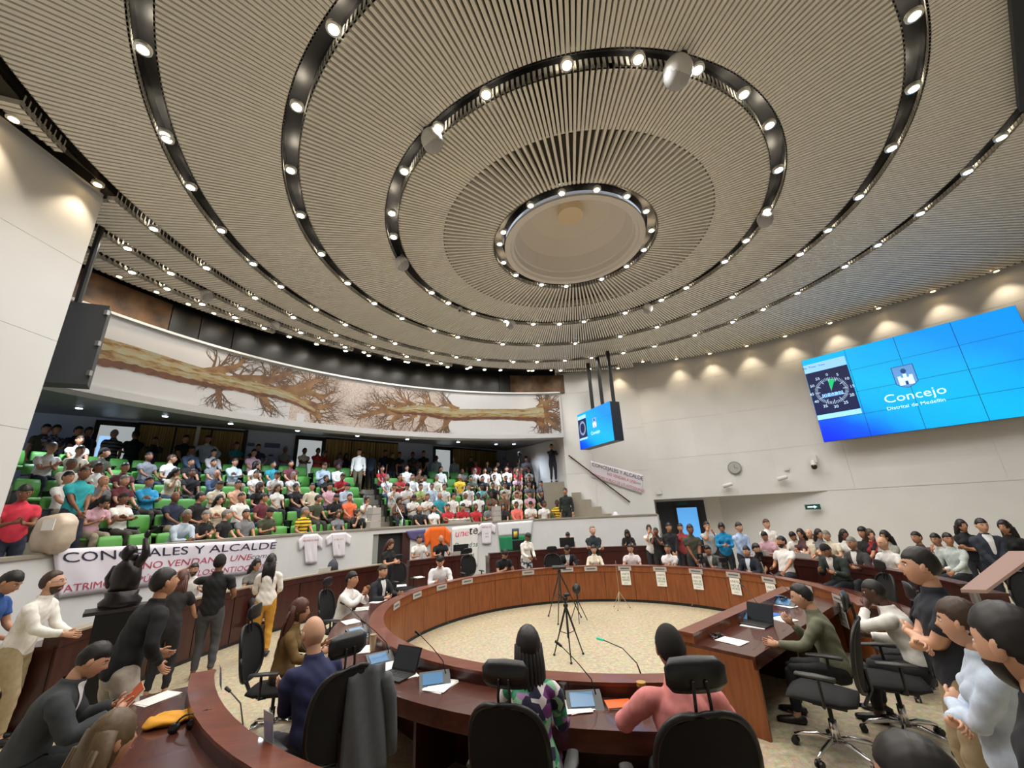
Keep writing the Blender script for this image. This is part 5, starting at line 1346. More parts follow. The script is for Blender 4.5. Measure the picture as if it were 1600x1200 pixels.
# standing group by the door
for px, py, zt, face, pose, top, lab, kw in [
 (1013, 820, 1.66, 190, 'cam', W, 'person in white half hidden behind the camera operator', dict(fem=True, hair='bun', sk='m')),
 (1024, 824, 1.60, 215, 'cam', BK, 'camera operator in black t-shirt and shorts at the far counter', dict(hair='buzz', sk='d', bot=(28, 28, 30))),
 (1044, 817, 1.72, 180, 'clasp', (26, 26, 34), 'man in dark jacket standing in front of the dark door recess', dict(sleeve='long', hair='short')),
 (1062, 818, 1.68, 200, 'stand', (150, 60, 60), 'woman with tied hair in black dress, back turned, near the door', dict(fem=True, hair='tail')),
 (1077, 819, 1.74, 185, 'clasp', (64, 64, 52), 'man in olive shirt standing with clasped hands right of the black-dressed woman', dict(hair='short', sk='d')),
 (1103, 815, 1.72, 190, 'cam', (180, 182, 184), 'man in grey shirt photographing beside the bright blue jacket', dict(hair='short')),
 (1126, 817, 1.70, 200, 'sphone', (24, 136, 190), 'person in bright blue hooded jacket holding a camera', dict(sleeve='long', fem=True, hair='bun')),
 (1153, 816, 1.72, 170, 'clasp', (168, 190, 224), 'man in light blue shirt standing right of the bright blue jacket', dict(sleeve='long', hair='short', sk='l')),
 (1196, 811, 1.74, 180, 'clasp', (240, 236, 232), 'man in white t-shirt standing against the grey wall', dict(hair='short', hc='r', sk='l')),
 (1499, 812, 1.66, 205, 'sfold', (24, 26, 34), 'dark-haired woman in black top standing by the right wall', dict(fem=True, hair='long', sk='m')),
 (1530, 810, 1.74, 205, 'clasp', (44, 50, 62), 'man in dark blue suit and white shirt standing by the right wall', dict(suit=(236, 236, 240), sleeve='long', hair='short', sk='l')),
 (1566, 813, 1.68, 250, 'stand', (20, 20, 22), 'long-haired woman in black standing at the right edge', dict(fem=True, hair='long', sleeve='long'))]:
    hall(px, py, zt, D_(face), pose, top, lab, **kw)
# people at the right counters
p = oncyl(1180, 850, CD, 5.2); hall(1180, 850, max(1.25, min(1.42, p.z)), toC(p.x, p.y), 'turn', BK, 'person in black with curly hair behind the dark blue suit', hair='curly')
for px, py, zt, pose, top, lab, kw in [
 (1193, 836, 1.50, 'phone', PK, 'person in pale pink shirt seated below the standing white t-shirt', dict(hair='short')),
 (1222, 846, 1.46, 'back', W, 'bearded man in white shirt looking up at the left end of the right counter', dict(hair='short', extra=['beard'])),
 (1236, 834, 1.56, 'write', W, 'man in white shirt bent over at the right counter', dict(hair='short', sleeve='long')),
 (1251, 833, 1.56, 'lap', (90, 60, 60), 'woman with dark hair in the second row of the right counter', dict(fem=True, hair='long')),
 (1264, 831, 1.58, 'lap', CR, 'bald man in white shirt at the right counter', dict(hair='bald', hc='g', sk='l')),
 (1279, 834, 1.54, 'turn', GY, 'woman with long dark hair beside the bald man at the right counter', dict(fem=True, hair='long')),
 (1291, 836, 1.54, 'desk', CR, 'grey-haired man in cream shirt at the right counter', dict(hair='short', hc='g', sk='l')),
 (1318, 833, 1.55, 'turn', W, 'dark-skinned woman in white at the right counter', dict(fem=True, hair='long', sk='d')),
 (1357, 827, 1.58, 'turn', (150, 34, 44), 'woman with long brown hair in red top at the right counter', dict(fem=True, hair='long', hc='b', sk='l')),
 (1346, 824, 1.60, 'lap', BK, 'person in black behind the woman in red', dict(hair='curly')),
 (1382, 833, 1.55, 'lap', (150, 150, 140), 'dark-haired woman in beige at the end of the right counter', dict(fem=True, hair='long')),
 (1430, 832, 1.55, 'lap', (80, 60, 60), 'dark-haired person half hidden behind the standing man in black', dict(hair='short')),
 (1460, 837, 1.52, 'chin', W, 'young man in white shirt with hand on chin right of the standing man', dict(hair='short', sleeve='long')),
 (1478, 833, 1.56, 'turn', (190, 200, 196), 'man in pale shirt behind the young man with hand on chin', dict(hair='short', sleeve='long'))]:
    p = oncyl(px, py, CD, 5.95 if py >= 845 else 6.9); hall(px, py, max(1.38, min(1.68, p.z)), toC(p.x, p.y), pose, top, lab, base=.24, **kw)
for px, py, pose, top, lab, kw in [(1285, 852, 'write', (40, 50, 46), 'man in black suit and cap writing at the front of the right counter', dict(suit=W, sleeve='long', hair='cap')), (1330, 846, 'desk', (60, 58, 60), 'grey-haired man in dark suit with laptop at the right counter', dict(suit=W, sleeve='long', hair='short', hc='g')), (1378, 846, 'desk', W, 'bald man in white t-shirt at the front of the right counter', dict(hair='bald', hc='g', sk='l'))]:
    p = oncyl(px, py, CD, 5.95); hall(px, py, max(1.4, min(1.6, p.z)), toC(p.x, p.y), pose, top, lab, base=.24, **kw)
# right desk and right foreground
o, x, y, s = hall(1244, 913, 1.32, D_(-55), None, (110, 112, 92), 'man in olive grey shirt with dark hair writing at the straight desk', hero=True, key='olive', P=dict(sit=1, lean=12, hp=-18, hy=-4, L=(-.24, .50, .78), R=(.10, .34, .92), curl=.6), hair='receding', hc='k', sleeve='long', sk='l', bot=(22, 22, 26))
q = atd(1300, 1125, 5.35); place_chair(q.x, q.y, D_(-48), 'black office chair with chrome star base behind the man in olive', 1.08)
o, x, y, s = hall(1357, 904, 1.36, D_(-42), None, (232, 230, 224), 'dark-skinned man in white shirt resting his face on his hand', hero=True, key='facehand', P=dict(sit=1, lean=20, hp=-14, L=(-.02, .34, 1.06), R=(.16, .42, .74), curl=1.0, eL=(-.5, .5, -.6)), hair='buzz', sleeve='long', sk='x', bot=(30, 30, 34))
q = atd(1400, 1078, 6.0); place_chair(q.x, q.y, D_(-62), 'black office chair with chrome star base under the man in white shirt', 1.08)
hall(1432, 856, 1.84, D_(-62), None, (34, 38, 48), 'dark-haired man in black patterned shirt standing behind the white-shirted man', hero=True, key='rest1', P=dict(POSES['sfold'], hy=-8), hair='short', sleeve='short', sk='l', bot=(150, 132, 104), kind=None)
hall(1492, 936, 1.66, D_(-50), None, (196, 210, 228), 'brown-haired woman in light blue shirt in the right foreground', hero=True, key='arms2', P=dict(POSES['sfold'], hy=-20, hp=-4), fem=True, hair='tail', hc='b', sleeve='long', sk='l', bot=(52, 66, 100))
hall(1556, 944, 1.84, D_(-40), None, (30, 32, 38), 'bearded man in dark t-shirt at the right edge seen from behind', hero=True, key='edge1', P=dict(L=(-.26, .05, .82), R=(.26, .05, .82), hy=-30, hp=-8), hair='short', hc='k', extra=['beard'], sk='l', bot=(44, 46, 60))
p = at(1440, 1172, 1.62); person((p.x, p.y - .02, -.06 + .0), D_(-20), None, (40, 40, 44), 'dark-haired head at the bottom edge right of centre', hero=True, key='low1', P=dict(lean=0, L=(-.2, .2, .9), R=(.2, .2, .9), hp=-4), hair='short', hc='k', s=.955)
# the two at the near side of the ring
o, x, y, s = hall(824, 980, 1.40, D_(8), None, (210, 214, 216), 'woman with long braids in floral dress seated at the near side of the ring', hero=True, key='floral1', P=dict(sit=1, lean=8, L=(-.10, .38, .80), R=(.10, .38, .80), hp=-4, hy=14), fem=True, hair='braids', hc='k', sleeve='long', kind='floral', bot=(90, 80, 110), pantkind='floral', sk='d', extra=['glasses'])
place_chair(x - .06, y - .12, D_(16), 'black office chair with headrest behind the woman in floral dress', 1.06)
o, x, y, s = hall(1042, 977, 1.46, D_(2), None, (226, 140, 138), 'man in black cap and pink shirt seated at the near side of the ring', hero=True, key='pink1', P=dict(sit=1, lean=10, sh=.20, fat=1.15, L=(-.16, .40, .84), R=(.16, .40, .84), eL=(-1, -.1, -.6), eR=(1, -.1, -.6), hp=-4), hair='cap', hc='k', sleeve='long', sk='m', bot=(40, 40, 44))
place_chair(x - .07, y - .12, D_(0), 'black office chair with headrest behind the man in pink', 1.14)
for px, py, f_, lab in ((1388, 935, -70, 'black office chair back under the bald man in white at right'), (1578, 905, -100, 'black office chair at the right edge below the lectern board'), (1345, 905, -80, 'dark office chair between the ring and the right counter')):
    p = at(px, py, 1.0); place_chair(p.x, p.y, D_(f_), lab)

# ---------------------------------------------------------------- video walls
def grad_screen(name, p0, p1, axis, strength):
    m = bpy.data.materials.new(name); m.use_nodes = True; nt = m.node_tree; b = nt.nodes['Principled BSDF']; L = nt.links.new
    tc = nt.nodes.new('ShaderNodeTexCoord'); sx = nt.nodes.new('ShaderNodeSeparateXYZ'); L(tc.outputs['Object'], sx.inputs[0])
    u = nt.nodes.new('ShaderNodeMapRange'); u.inputs[1].default_value = p0[0]; u.inputs[2].default_value = p1[0]; L(sx.outputs['X'], u.inputs[0])
    v = nt.nodes.new('ShaderNodeMapRange'); v.inputs[1].default_value = p0[1]; v.inputs[2].default_value = p1[1]; L(sx.outputs['Z'], v.inputs[0])
    ad = nt.nodes.new('ShaderNodeMath'); ad.operation = 'MULTIPLY_ADD'; ad.inputs[1].default_value = .55; L(u.outputs[0], ad.inputs[0])
    mu = nt.nodes.new('ShaderNodeMath'); mu.operation = 'MULTIPLY'; mu.inputs[1].default_value = .5; L(v.outputs[0], mu.inputs[0]); L(mu.outputs[0], ad.inputs[2])
    n = nt.nodes.new('ShaderNodeTexNoise'); n.inputs['Scale'].default_value = .8; L(tc.outputs['Object'], n.inputs['Vector'])
    a2 = nt.nodes.new('ShaderNodeMath'); a2.operation = 'MULTIPLY_ADD'; a2.inputs[1].default_value = .22; L(n.outputs['Fac'], a2.inputs[0]); L(ad.outputs[0], a2.inputs[2])
    cr = nt.nodes.new('ShaderNodeValToRGB'); E = cr.color_ramp.elements
    E[0].position = .1; E[0].color = lin((0, 30, 250)) + (1,); E[1].position = .92; E[1].color = lin((10, 150, 250)) + (1,)
    for p, c in ((.26, (0, 90, 250)), (.42, (0, 176, 248)), (.6, (0, 186, 248)), (.78, (0, 172, 248))): e = E.new(p); e.color = lin(c) + (1,)
    L(a2.outputs[0], cr.inputs[0]); L(cr.outputs[0], b.inputs['Emission Color']); b.inputs['Emission Strength'].default_value = strength
    b.inputs['Base Color'].default_value = (0, .01, .03, 1); b.inputs['Roughness'].default_value = .3
    return m
M_wt = mat('screen_white', (196, 224, 250), .4, emit=.9)
M_wb = mat('screen_bar', (140, 196, 250), .4, emit=.9)
M_nv = mat('screen_navy', (22, 34, 84), .3, emit=.35)
M_gr = mat('screen_green', (0, 176, 110), .3, emit=.9)
M_cy = mat('screen_text', (196, 236, 250), .3, emit=1.0)
M_em = mat('screen_emblem', (96, 150, 214), .3, emit=.7)
M_eml = mat('screen_emblem_line', (38, 84, 150), .3, emit=.4)
def video_wall(name, a, b, z0, z1, cols, rws, thick, label, strength=1.0):
    a, b = V3((a[0], a[1], 0)), V3((b[0], b[1], 0)); d = (b - a); Lw = d.length; d.normalize(); n = V3((d.y, -d.x, 0))
    if n.dot(a) > 0: n = -n      # towards the hall
    t = wthing(name, tuple((a + b) / 2 + V3((0, 0, z0))), label=label, cat='screen')
    def P(u, v, o=0.0): return a + d * (u * Lw) + n * o + V3((0, 0, z0 + v * (z1 - z0)))
    def quad(nm, m, u0, u1, v0, v1, o0, o1, kids=None):
        return MB().hexa([P(u0, v0, o0), P(u1, v0, o0), P(u1, v0, o1), P(u0, v0, o1), P(u0, v1, o0), P(u1, v1, o0), P(u1, v1, o1), P(u0, v1, o1)]).build(nm, m, kids or t)
    quad('casing', mat('casing_dark', (24, 30, 44), .4), 0, 1, 0, 1, -thick, -.012)
    m = grad_screen(name + '_glow', (a.x, z0), (b.x, z1), 0, strength)
    for i in range(cols):
        for j in range(rws): quad('screen_panel', m, i / cols + .0012, (i + 1) / cols - .0012, j / rws + .002, (j + 1) / rws - .002, -.01, 0)
    return t, P, quad, Lw
def uv_of(P, Lw, z0, z1):
    a = P(0, 0); d = (P(1, 0) - a).normalized(); nn = V3((d.y, -d.x, 0))
    def f(px, py):
        r = ray(px, py); k = (a - EYE).dot(nn) / r.dot(nn); p = EYE + r * k
        return (p - a).dot(d) / Lw, (p.z - z0) / (z1 - z0)
    return f
z0, z1 = 3.93, 6.72
SA_, SB_ = atd(1253, 568, 16.35), atd(1588, 480, 16.0)
t, P, quad, Lw = video_wall('video_wall', SA_, SB_, z0, z1, 4, 4, .1, 'large blue video wall on the white right wall showing a clock and a council emblem')
uv = uv_of(P, Lw, z0, z1)
(u0, v1), (u1, _), (u1b, v0) = uv(1254, 571), uv(1320, 553), uv(1346, 648)
u1 = (u1 + u1b) / 2; v0 = uv(1277, 657)[1]
quad('window_bar', M_wb, u0 + .002, u1, v1 - .115, v1 - .01, .001, .004)
quad('clock_window', M_nv, u0 + .002, u1, v0 + .055, v1 - .115, .001, .004)
quad('window_bar', M_wb, u0 + .002, u1, v0, v0 + .055, .001, .004)
cu, cv = (u0 + u1) / 2, (v0 + .055 + v1 - .115) / 2; asp = Lw / (z1 - z0); RR = (u1 - u0) * .385
def cpt(a, r, o=.006): return P(cu + r * RR * math.sin(a), cv + r * RR * asp * math.cos(a), o)
m = MB()
for k in range(60):
    a = k * math.pi / 30; r0 = .80 if k % 5 else .68; w = .012 if k % 5 else .02
    m.add([cpt(a - w, r0), cpt(a + w, r0), cpt(a + w * .8, 1.0), cpt(a - w * .8, 1.0)], [(0, 1, 2, 3)])
m.build('clock_ticks', M_wt, t, kind='stuff')
for k in range(12):
    a = k * math.pi / 6
    put_text('clock_numeral', str(k * 5), .125, M_wt, lambda x, y, a=a: P(cu + 1.22 * RR * math.sin(a) + x / Lw, cv + 1.22 * RR * asp * math.cos(a) + y / (z1 - z0), .007), t)
m = MB(); m.add([cpt(0, 0)] + [cpt(-.05 + .5 * k / 8, .85) for k in range(9)], [(0, k, k + 1) for k in range(1, 9)]); m.build('clock_wedge', M_gr, t)
MB().add([cpt(-.15, -.05, .009), cpt(-.02, -.05, .009), cpt(-.06, .95, .009)], [(0, 1, 2)]).build('clock_hand', M_wt, t)
quad('clock_readout', M_wb, cu - RR * .62, cu + RR * .62, cv - RR * asp * .42, cv - RR * asp * .16, .005, .008)
put_text('clock_digits', '00:03:20', .15, M_nv, lambda x, y: P(cu + x / Lw, cv - RR * asp * .29 + y / (z1 - z0), .011), t)
put_text('menu_text', 'File  Timer  View', .09, M_nv, lambda x, y: P(u0 + .06 + x / Lw, v1 - .05 + y / (z1 - z0), .007), t)
tu, tv = uv(1428, 617); 
put_text('screen_lettering', 'Concejo', .34, M_cy, lambda x, y: P(tu + x / Lw, tv + y / (z1 - z0), .006), t, wide=1.12)
tu2, tv2 = uv(1430, 632)
put_text('screen_lettering', 'Distrital de Medellín', .135, M_cy, lambda x, y: P(tu2 + x / Lw, tv2 + y / (z1 - z0), .006), t, wide=1.1)
eu, ev = uv(1414, 588)
def emblem(P, eu, ev, h, Lw, Hh, t, o=.005):
    def q(x, y, oo=0): return P(eu + x * h / Lw, ev + y * h / Hh, o + oo)
    sh = [(-.36, .5), (.36, .5), (.36, -.3), (.2, -.44), (0, -.52), (-.2, -.44), (-.36, -.3)]
    MB().add([q(x * 1.08, y * 1.06) for x, y in sh], [tuple(range(7))]).build('emblem_border', M_eml, t)
    MB().add([q(x, y, .001) for x, y in sh], [tuple(range(7))]).build('emblem_field', M_em, t)
    m = MB()      # crenellated tower with a figure above it
    for x0, x1, y0, y1 in ((-.2, .2, -.4, -.05), (-.26, -.14, -.4, .04), (.14, .26, -.4, .04), (-.06, .06, -.05, .12)): m.add([q(x0, y0, .002), q(x1, y0, .002), q(x1, y1, .002), q(x0, y1, .002)], [(0, 1, 2, 3)])
    m.build('emblem_tower', M_wt, t)
    m = MB()
    m.add([q(-.05, -.4, .003), q(.05, -.4, .003), q(.05, -.22, .003), q(-.05, -.22, .003)], [(0, 1, 2, 3)])
    m.add([q(.1 * math.cos(a), .26 + .12 * math.sin(a), .003) for a in [2 * math.pi * k / 12 for k in range(12)]], [tuple(range(12))]); m.build('emblem_figure', M_eml, t)
emblem(P, eu, ev, .62, Lw, z1 - z0, t)
# hanging video wall beside the gallery
q0, q1 = atd(902, 651, 16.1), atd(952, 624, 14.3)
zz1, zz0 = (q0.z + q1.z) / 2, (atd(911, 703, 16.1).z + atd(964, 687, 14.3).z) / 2
t, P, quad, Lw = video_wall('hanging_video_wall', q0, q1, zz0, zz1, 3, 3, .42, 'blue three by three video wall hanging on black poles beside the gallery')
quad('window_bar', M_wb, .01, .27, .83, .93, .001, .004); quad('clock_window', M_nv, .01, .27, .3, .83, .001, .004); quad('window_bar', M_wb, .01, .27, .25, .3, .001, .004)
m = MB()
for k in range(24):
    a = k * math.pi / 12; m.add([P(.14 + r * .1 * math.sin(a + w), .57 + r * .2 * math.cos(a + w), .006) for r, w in ((.7, -.04), (.7, .04), (1, .04), (1, -.04))], [(0, 1, 2, 3)])
m.build('clock_ticks', M_wt, t, kind='stuff'); emblem(P, .52, .6, .42, Lw, zz1 - zz0, t)
put_text('screen_lettering', 'Concejo', .17, M_cy, lambda x, y, P=P, Lw=Lw: P(.52 + x / Lw, .34 + y / (zz1 - zz0), .006), t)
for i, u in enumerate((.32, .62, .93)):
    p = P(u, 1, -.3); MB().tube([p, V3((p.x, p.y, ZC))], [.07, .07], 8, cap=0).build('hanging_pole', M_black, t)
# back of another video wall at the left
q0, q1 = atd(128, 465, 9.9), atd(172, 478, 9.75)
n = V3((-.66, .75, 0)); zt_, zb_ = atd(172, 478, 9.75).z, atd(131, 600, 9.75).z
t = wthing('hanging_video_wall', (q0.x, q0.y, zb_), label='dark back of a video wall hanging by the white left wall', cat='screen')
c4 = [V3((q0.x, q0.y, 0)) + V3((-.5, -.2, 0)), V3((q1.x, q1.y, 0)), V3((q1.x, q1.y, 0)) + n * .35, V3((q0.x, q0.y, 0)) + n * .35 + V3((-.5, -.2, 0))]
MB().hexa([c + V3((0, 0, zb_)) for c in c4] + [c + V3((0, 0, zt_)) for c in c4]).build('casing', mat('casing_gray', (58, 62, 68), .5), t)
for zz in (zb_ + .2, (zb_ + zt_) / 2, zt_ - .15): MB().box(c4[1].x, c4[1].y - .02, zz, .06, .05, .09).build('mounting_clip', M_steel, t)
p = (c4[0] + c4[1]) / 2 + n * .15
MB().tube([(p.x, p.y, zt_ - .02), (p.x, p.y, ZC)], [.05, .05], 8, cap=0).build('hanging_pole', M_black, t)

# ---------------------------------------------------------------- cloths hung on the parapet
def par_patch(TL, TR, BR, BL, R=RP - .045, zmax=None):
    """four photograph corners -> bilinear map on the parapet face"""
    c = [ang_on(x, y, CP, R) for x, y in (TL, TR, BR, BL)]
    def f(u, v, o=0.0):
        a = (c[0][0] * (1 - u) + c[1][0] * u) * v + (c[3][0] * (1 - u) + c[2][0] * u) * (1 - v)
        z = (c[0][1] * (1 - u) + c[1][1] * u) * v + (c[3][1] * (1 - u) + c[2][1] * u) * (1 - v)
        w = .012 * math.sin(u * 23 + v * 5) * (1 - v) + .008 * math.sin(u * 51)
        return pol(CP, R - o + w, a, z)
    return f
def sheet(nm, f, m, nu, nv, u0=0, u1=1, v0=0, v1=1, parent=None, th=.006, **kw):
    mb = MB(); V_ = []
    for o in (0, th):
        for j in range(nv + 1):
            for i in range(nu + 1): V_.append(f(u0 + (u1 - u0) * i / nu, v0 + (v1 - v0) * j / nv, o))
    n = (nu + 1) * (nv + 1); F_ = []
    for j in range(nv):
        for i in range(nu):
            q = j * (nu + 1) + i; F_ += [(q, q + 1, q + nu + 2, q + nu + 1), (n + q, n + q + nu + 1, n + q + nu + 2, n + q + 1)]
    rim = [i for i in range(nu + 1)] + [j * (nu + 1) + nu for j in range(1, nv + 1)] + [nv * (nu + 1) + i for i in range(nu - 1, -1, -1)] + [j * (nu + 1) for j in range(nv - 1, 0, -1)]
    for a, b in zip(rim, rim[1:] + rim[:1]): F_.append((a, b, n + b, n + a))
    return mb.add(V_, F_).build(nm, m, parent, True, **kw)
M_ban = mat('banner_cloth', (222, 218, 230), .8, noise=.06, scale=3)
def banner(f, L, H, label, loc):
    t = wthing('protest_banner', loc, label=label, cat='banner')
    sheet('banner_cloth', f, M_ban, 50, 8, parent=t)
    T = lambda s, sz, m, u, v, wide=1.0, sh=0.0, al='CENTER': put_text('banner_lettering', s, sz, m, lambda x, y: f(u + x / L, v + y / H, .012), t, shear=sh, wide=wide, align=al)
    T('CONCEJALES Y ALCALDE', .30 * H, M_ink, .52, .80, wide=1.06 * L / (H * 3.35) * .92)
    T('NO VENDAN A UNE', .24 * H, M_red, .60, .49, wide=.84 * L / (H * 3.35), sh=.15)
    T('com', .20 * H, M_inkg, .92, .50, wide=.9 * L / (H * 3.35), sh=.2)
    T('PATRIMONIO PÚBLICO DE LOS ANTIOQUEÑOS', .21 * H, M_red, .52, .17, wide=.78 * L / (H * 3.35), sh=.15)
f = par_patch((82, 858), (431, 843), (418, 893), (92, 935))
pL, pR = f(0, 1), f(1, 1); Lb = (pR - pL).length; Hb = (f(.5, 1) - f(.5, 0)).length
banner(f, Lb, Hb, 'white protest banner with blue and red lettering hung on the left parapet', tuple(f(.5, 0)))
def on_side(px, py, off=.05):
    c = V3((*CORN, 0)) + sn * off; nn = sn; r = ray(px, py); return EYE + r * ((c - EYE).dot(nn) / r.dot(nn))
c4 = [on_side(*q) for q in ((923, 720), (1004, 742), (1003, 772), (923, 745))]
def fs(u, v, o=0.0): return (c4[0] * (1 - u) + c4[1] * u) * v + (c4[3] * (1 - u) + c4[2] * u) * (1 - v) + sn * o
banner(fs, (c4[1] - c4[0]).length, (c4[0] - c4[3]).length, 'smaller copy of the protest banner on the right gallery side wall', tuple(fs(.5, 0)))
TEE = [(0.3, 1), (.7, 1), (1.0, .86), (.92, .62), (.78, .68), (.78, 0), (.22, 0), (.22, .68), (.08, .62), (0, .86)]
def tee(f, m, label, marks, loc=None):
    t = wthing('hanging_shirt', tuple(f(.5, .5)), label=label, cat='t-shirt')
    for nm, (u0, u1, v0, v1) in (('shirt_body', (.22, .78, 0, 1)),): sheet(nm, f, m, 10, 10, u0, u1, v0, v1, t)
    for s in (0, 1):
        g = (lambda u, v, o=0.0: f(.22 * u + (0 if v > .5 else 0), .60 + .38 * v - .16 * (1 - u) , o)) if s == 0 else (lambda u, v, o=0.0: f(.78 + .22 * u, .60 + .38 * v - .16 * u, o))
        sheet('shirt_sleeve', g, m, 4, 4, parent=t)
    for i, (u, v, sz, txt, mm) in enumerate(marks):
        L_ = (f(1, .5) - f(0, .5)).length; H_ = (f(.5, 1) - f(.5, 0)).length
        put_text('shirt_print', txt, sz * H_, mm, lambda x, y: f(u + x / L_, v + y / H_, .012), t)
M_tee = mat('white_tshirt', (232, 228, 236), .85, noise=.05, scale=5)
tee(par_patch((465, 836), (505, 833), (502, 880), (470, 882)), M_tee, 'white t-shirt with small red print hung left on the parapet', [(.5, .78, .09, 'PATRIMONIO', M_red)])
tee(par_patch((508, 834), (550, 831), (545, 870), (514, 870)), M_tee, 'white t-shirt with faint drawing hung second on the parapet', [(.5, .72, .1, 'PÚBLICO', mat('print_tan', (196, 150, 130), .8)), (.5, .45, .2, '§', mat('print_tan', (196, 150, 130), .8))])
tee(par_patch((661, 824), (706, 822), (700, 880), (668, 884)), M_orange, 'orange shirt draped over the parapet by the white lettered banner', [])
tee(par_patch((745, 818), (775, 816), (773, 850), (748, 851)), M_tee, 'white t-shirt with blue vertical writing hung beside the green and white flag', [(.5, .8, .1, 'MEDELLÍN', M_red), (.5, .5, .08, 'UNE', M_ink), (.5, .35, .08, 'UNE', M_ink)])
f = par_patch((634, 830), (665, 827), (662, 848), (640, 842)); sheet('corner_banner', f, mat('purple_cloth', (86, 78, 124), .8), 10, 5, label='purple corner of a folded banner hung left of the orange shirt', cat='banner')
f = par_patch((706, 824), (748, 819), (746, 885), (706, 885)); t = wthing('lettered_banner', tuple(f(.5, .5)), label='white banner with pink and black une te lettering on the parapet', cat='banner')
sheet('banner_cloth', f, mat('banner_white', (230, 228, 226), .8), 12, 12, parent=t)
L_, H_ = (f(1, .5) - f(0, .5)).length, (f(.5, 1) - f(.5, 0)).length
for s_, sz, mm, u, v, sh in (('une', .26, mat('ink_pink', (222, 50, 106), .6), .36, .82, .2), ('te', .30, M_black, .80, .86, .1), ('De todos', .17, M_greenink, .52, .52, .3), ('los', .17, M_greenink, .72, .28, .3)):
    put_text('banner_lettering', s_, sz * H_, mm, lambda x, y, u=u, v=v: f(u + x / L_, v + y / H_, .012), t, shear=sh)
f = par_patch((777, 817), (833, 813), (828, 860), (782, 862)); t = wthing('hanging_flag', tuple(f(.5, .5)), label='white and green flag with a small shield hung over the parapet', cat='flag')
sheet('flag_white', f, mat('flag_white', (222, 224, 228), .8), 16, 6, 0, 1, .52, 1, t); sheet('flag_green', f, mat('flag_green', (26, 128, 84), .8), 16, 6, 0, 1, 0, .52, t)
sheet('flag_shield', lambda u, v, o=0.0: f(.40 + .2 * u, .40 + .36 * v, o + .01), mat('shield_blue', (56, 66, 84), .7), 3, 3, parent=t); sheet('shield_charge', lambda u, v, o=0.0: f(.45 + .11 * u, .46 + .2 * v, o + .02), mat('shield_gold', (216, 186, 66), .7), 2, 2, parent=t)

# ---------------------------------------------------------------- things on the coping and walls
def bagstack(px, py, w, h, lab, M_=None):
    a, _ = ang_on(px, py, CP, RP + .16); p = pol(CP, RP + .16, a, ZP + .05)
    t = wthing('collection_box', tuple(p), label=lab, cat='box')
    for k in range(3):
        MB().box(0, 0, h / 6 + k * h / 3, w * (1 - .05 * k), w * .8, h / 3 - .012, Matrix.Translation(p) @ Matrix.Rotation(-a + .1 * k, 4, 'Z')).build('box_tier', M_ or M_plas, t)
    MB().tube([p + V3((0, 0, h)), p + V3((0, 0, h + .05))], [w * .2, w * .1], 8).build('lid_knob', M_plas, t)
bagstack(584, 815, .34, .62, 'clear collection box standing on the parapet by the aisle stairs')
bagstack(776, 812, .3, .52, 'clear collection box standing on the parapet near the flag')
a, _ = ang_on(718, 816, CP, RP + .15); p = pol(CP, RP + .15, a, ZP + .05); t = wthing('paper_bundle', tuple(p), label='heap of white papers in a tray on the parapet before the red shirts', cat='papers')
MB().box(0, 0, .05, .75, .28, .1, Matrix.Translation(p) @ Matrix.Rotation(-a, 4, 'Z')).build('tray', M_plas, t)
for k in range(7): MB().box(-.3 + .1 * k, .02 * (k % 3), .12 + .01 * (k % 2), .16, .2, .02, Matrix.Translation(p) @ Matrix.Rotation(-a + .3 * (k % 3 - 1), 4, 'Z')).build('paper_sheet', M_paper, t)
a, _ = ang_on(962, 806, CP, RP + .16); p = pol(CP, RP + .16, a, ZP + .05); t = wthing('sun_hat', tuple(p), label='white hat lying on the right end of the parapet', cat='hat')
MB().tube([p, p + V3((0, 0, .012))], [.17, .165], 18, cap=.1).build('brim', M_tee, t, smooth=True); MB().ell(tuple(p + V3((0, 0, .03))), (.095, .095, .1), 14, 8).build('crown', M_tee, t, smooth=True)
p = atd(78, 858, 9.75); p.z = ZP + .05; t = wthing('plastic_sack', tuple(p), label='large clear plastic sack of papers with a notice on the left parapet', cat='sack')
Vs, Fs = sph_grid(16, 12, lambda x, y, z: p + V3((.25 * math.copysign(abs(x) ** .55, x) * (1 + .08 * math.sin(z * 9 + x * 5)), .17 * math.copysign(abs(y) ** .6, y), .29 + .29 * math.copysign(abs(z) ** .7, z) * (1 + .06 * math.sin(x * 7)))))
MB().add(Vs, Fs).build('sack_body', mat('sack_film', (206, 190, 172), .35, noise=.15, scale=9), t, smooth=True)
MB().box(.1, -.21, .42, .18, .01, .16, Matrix.Translation(p)).build('notice', M_paper, t)
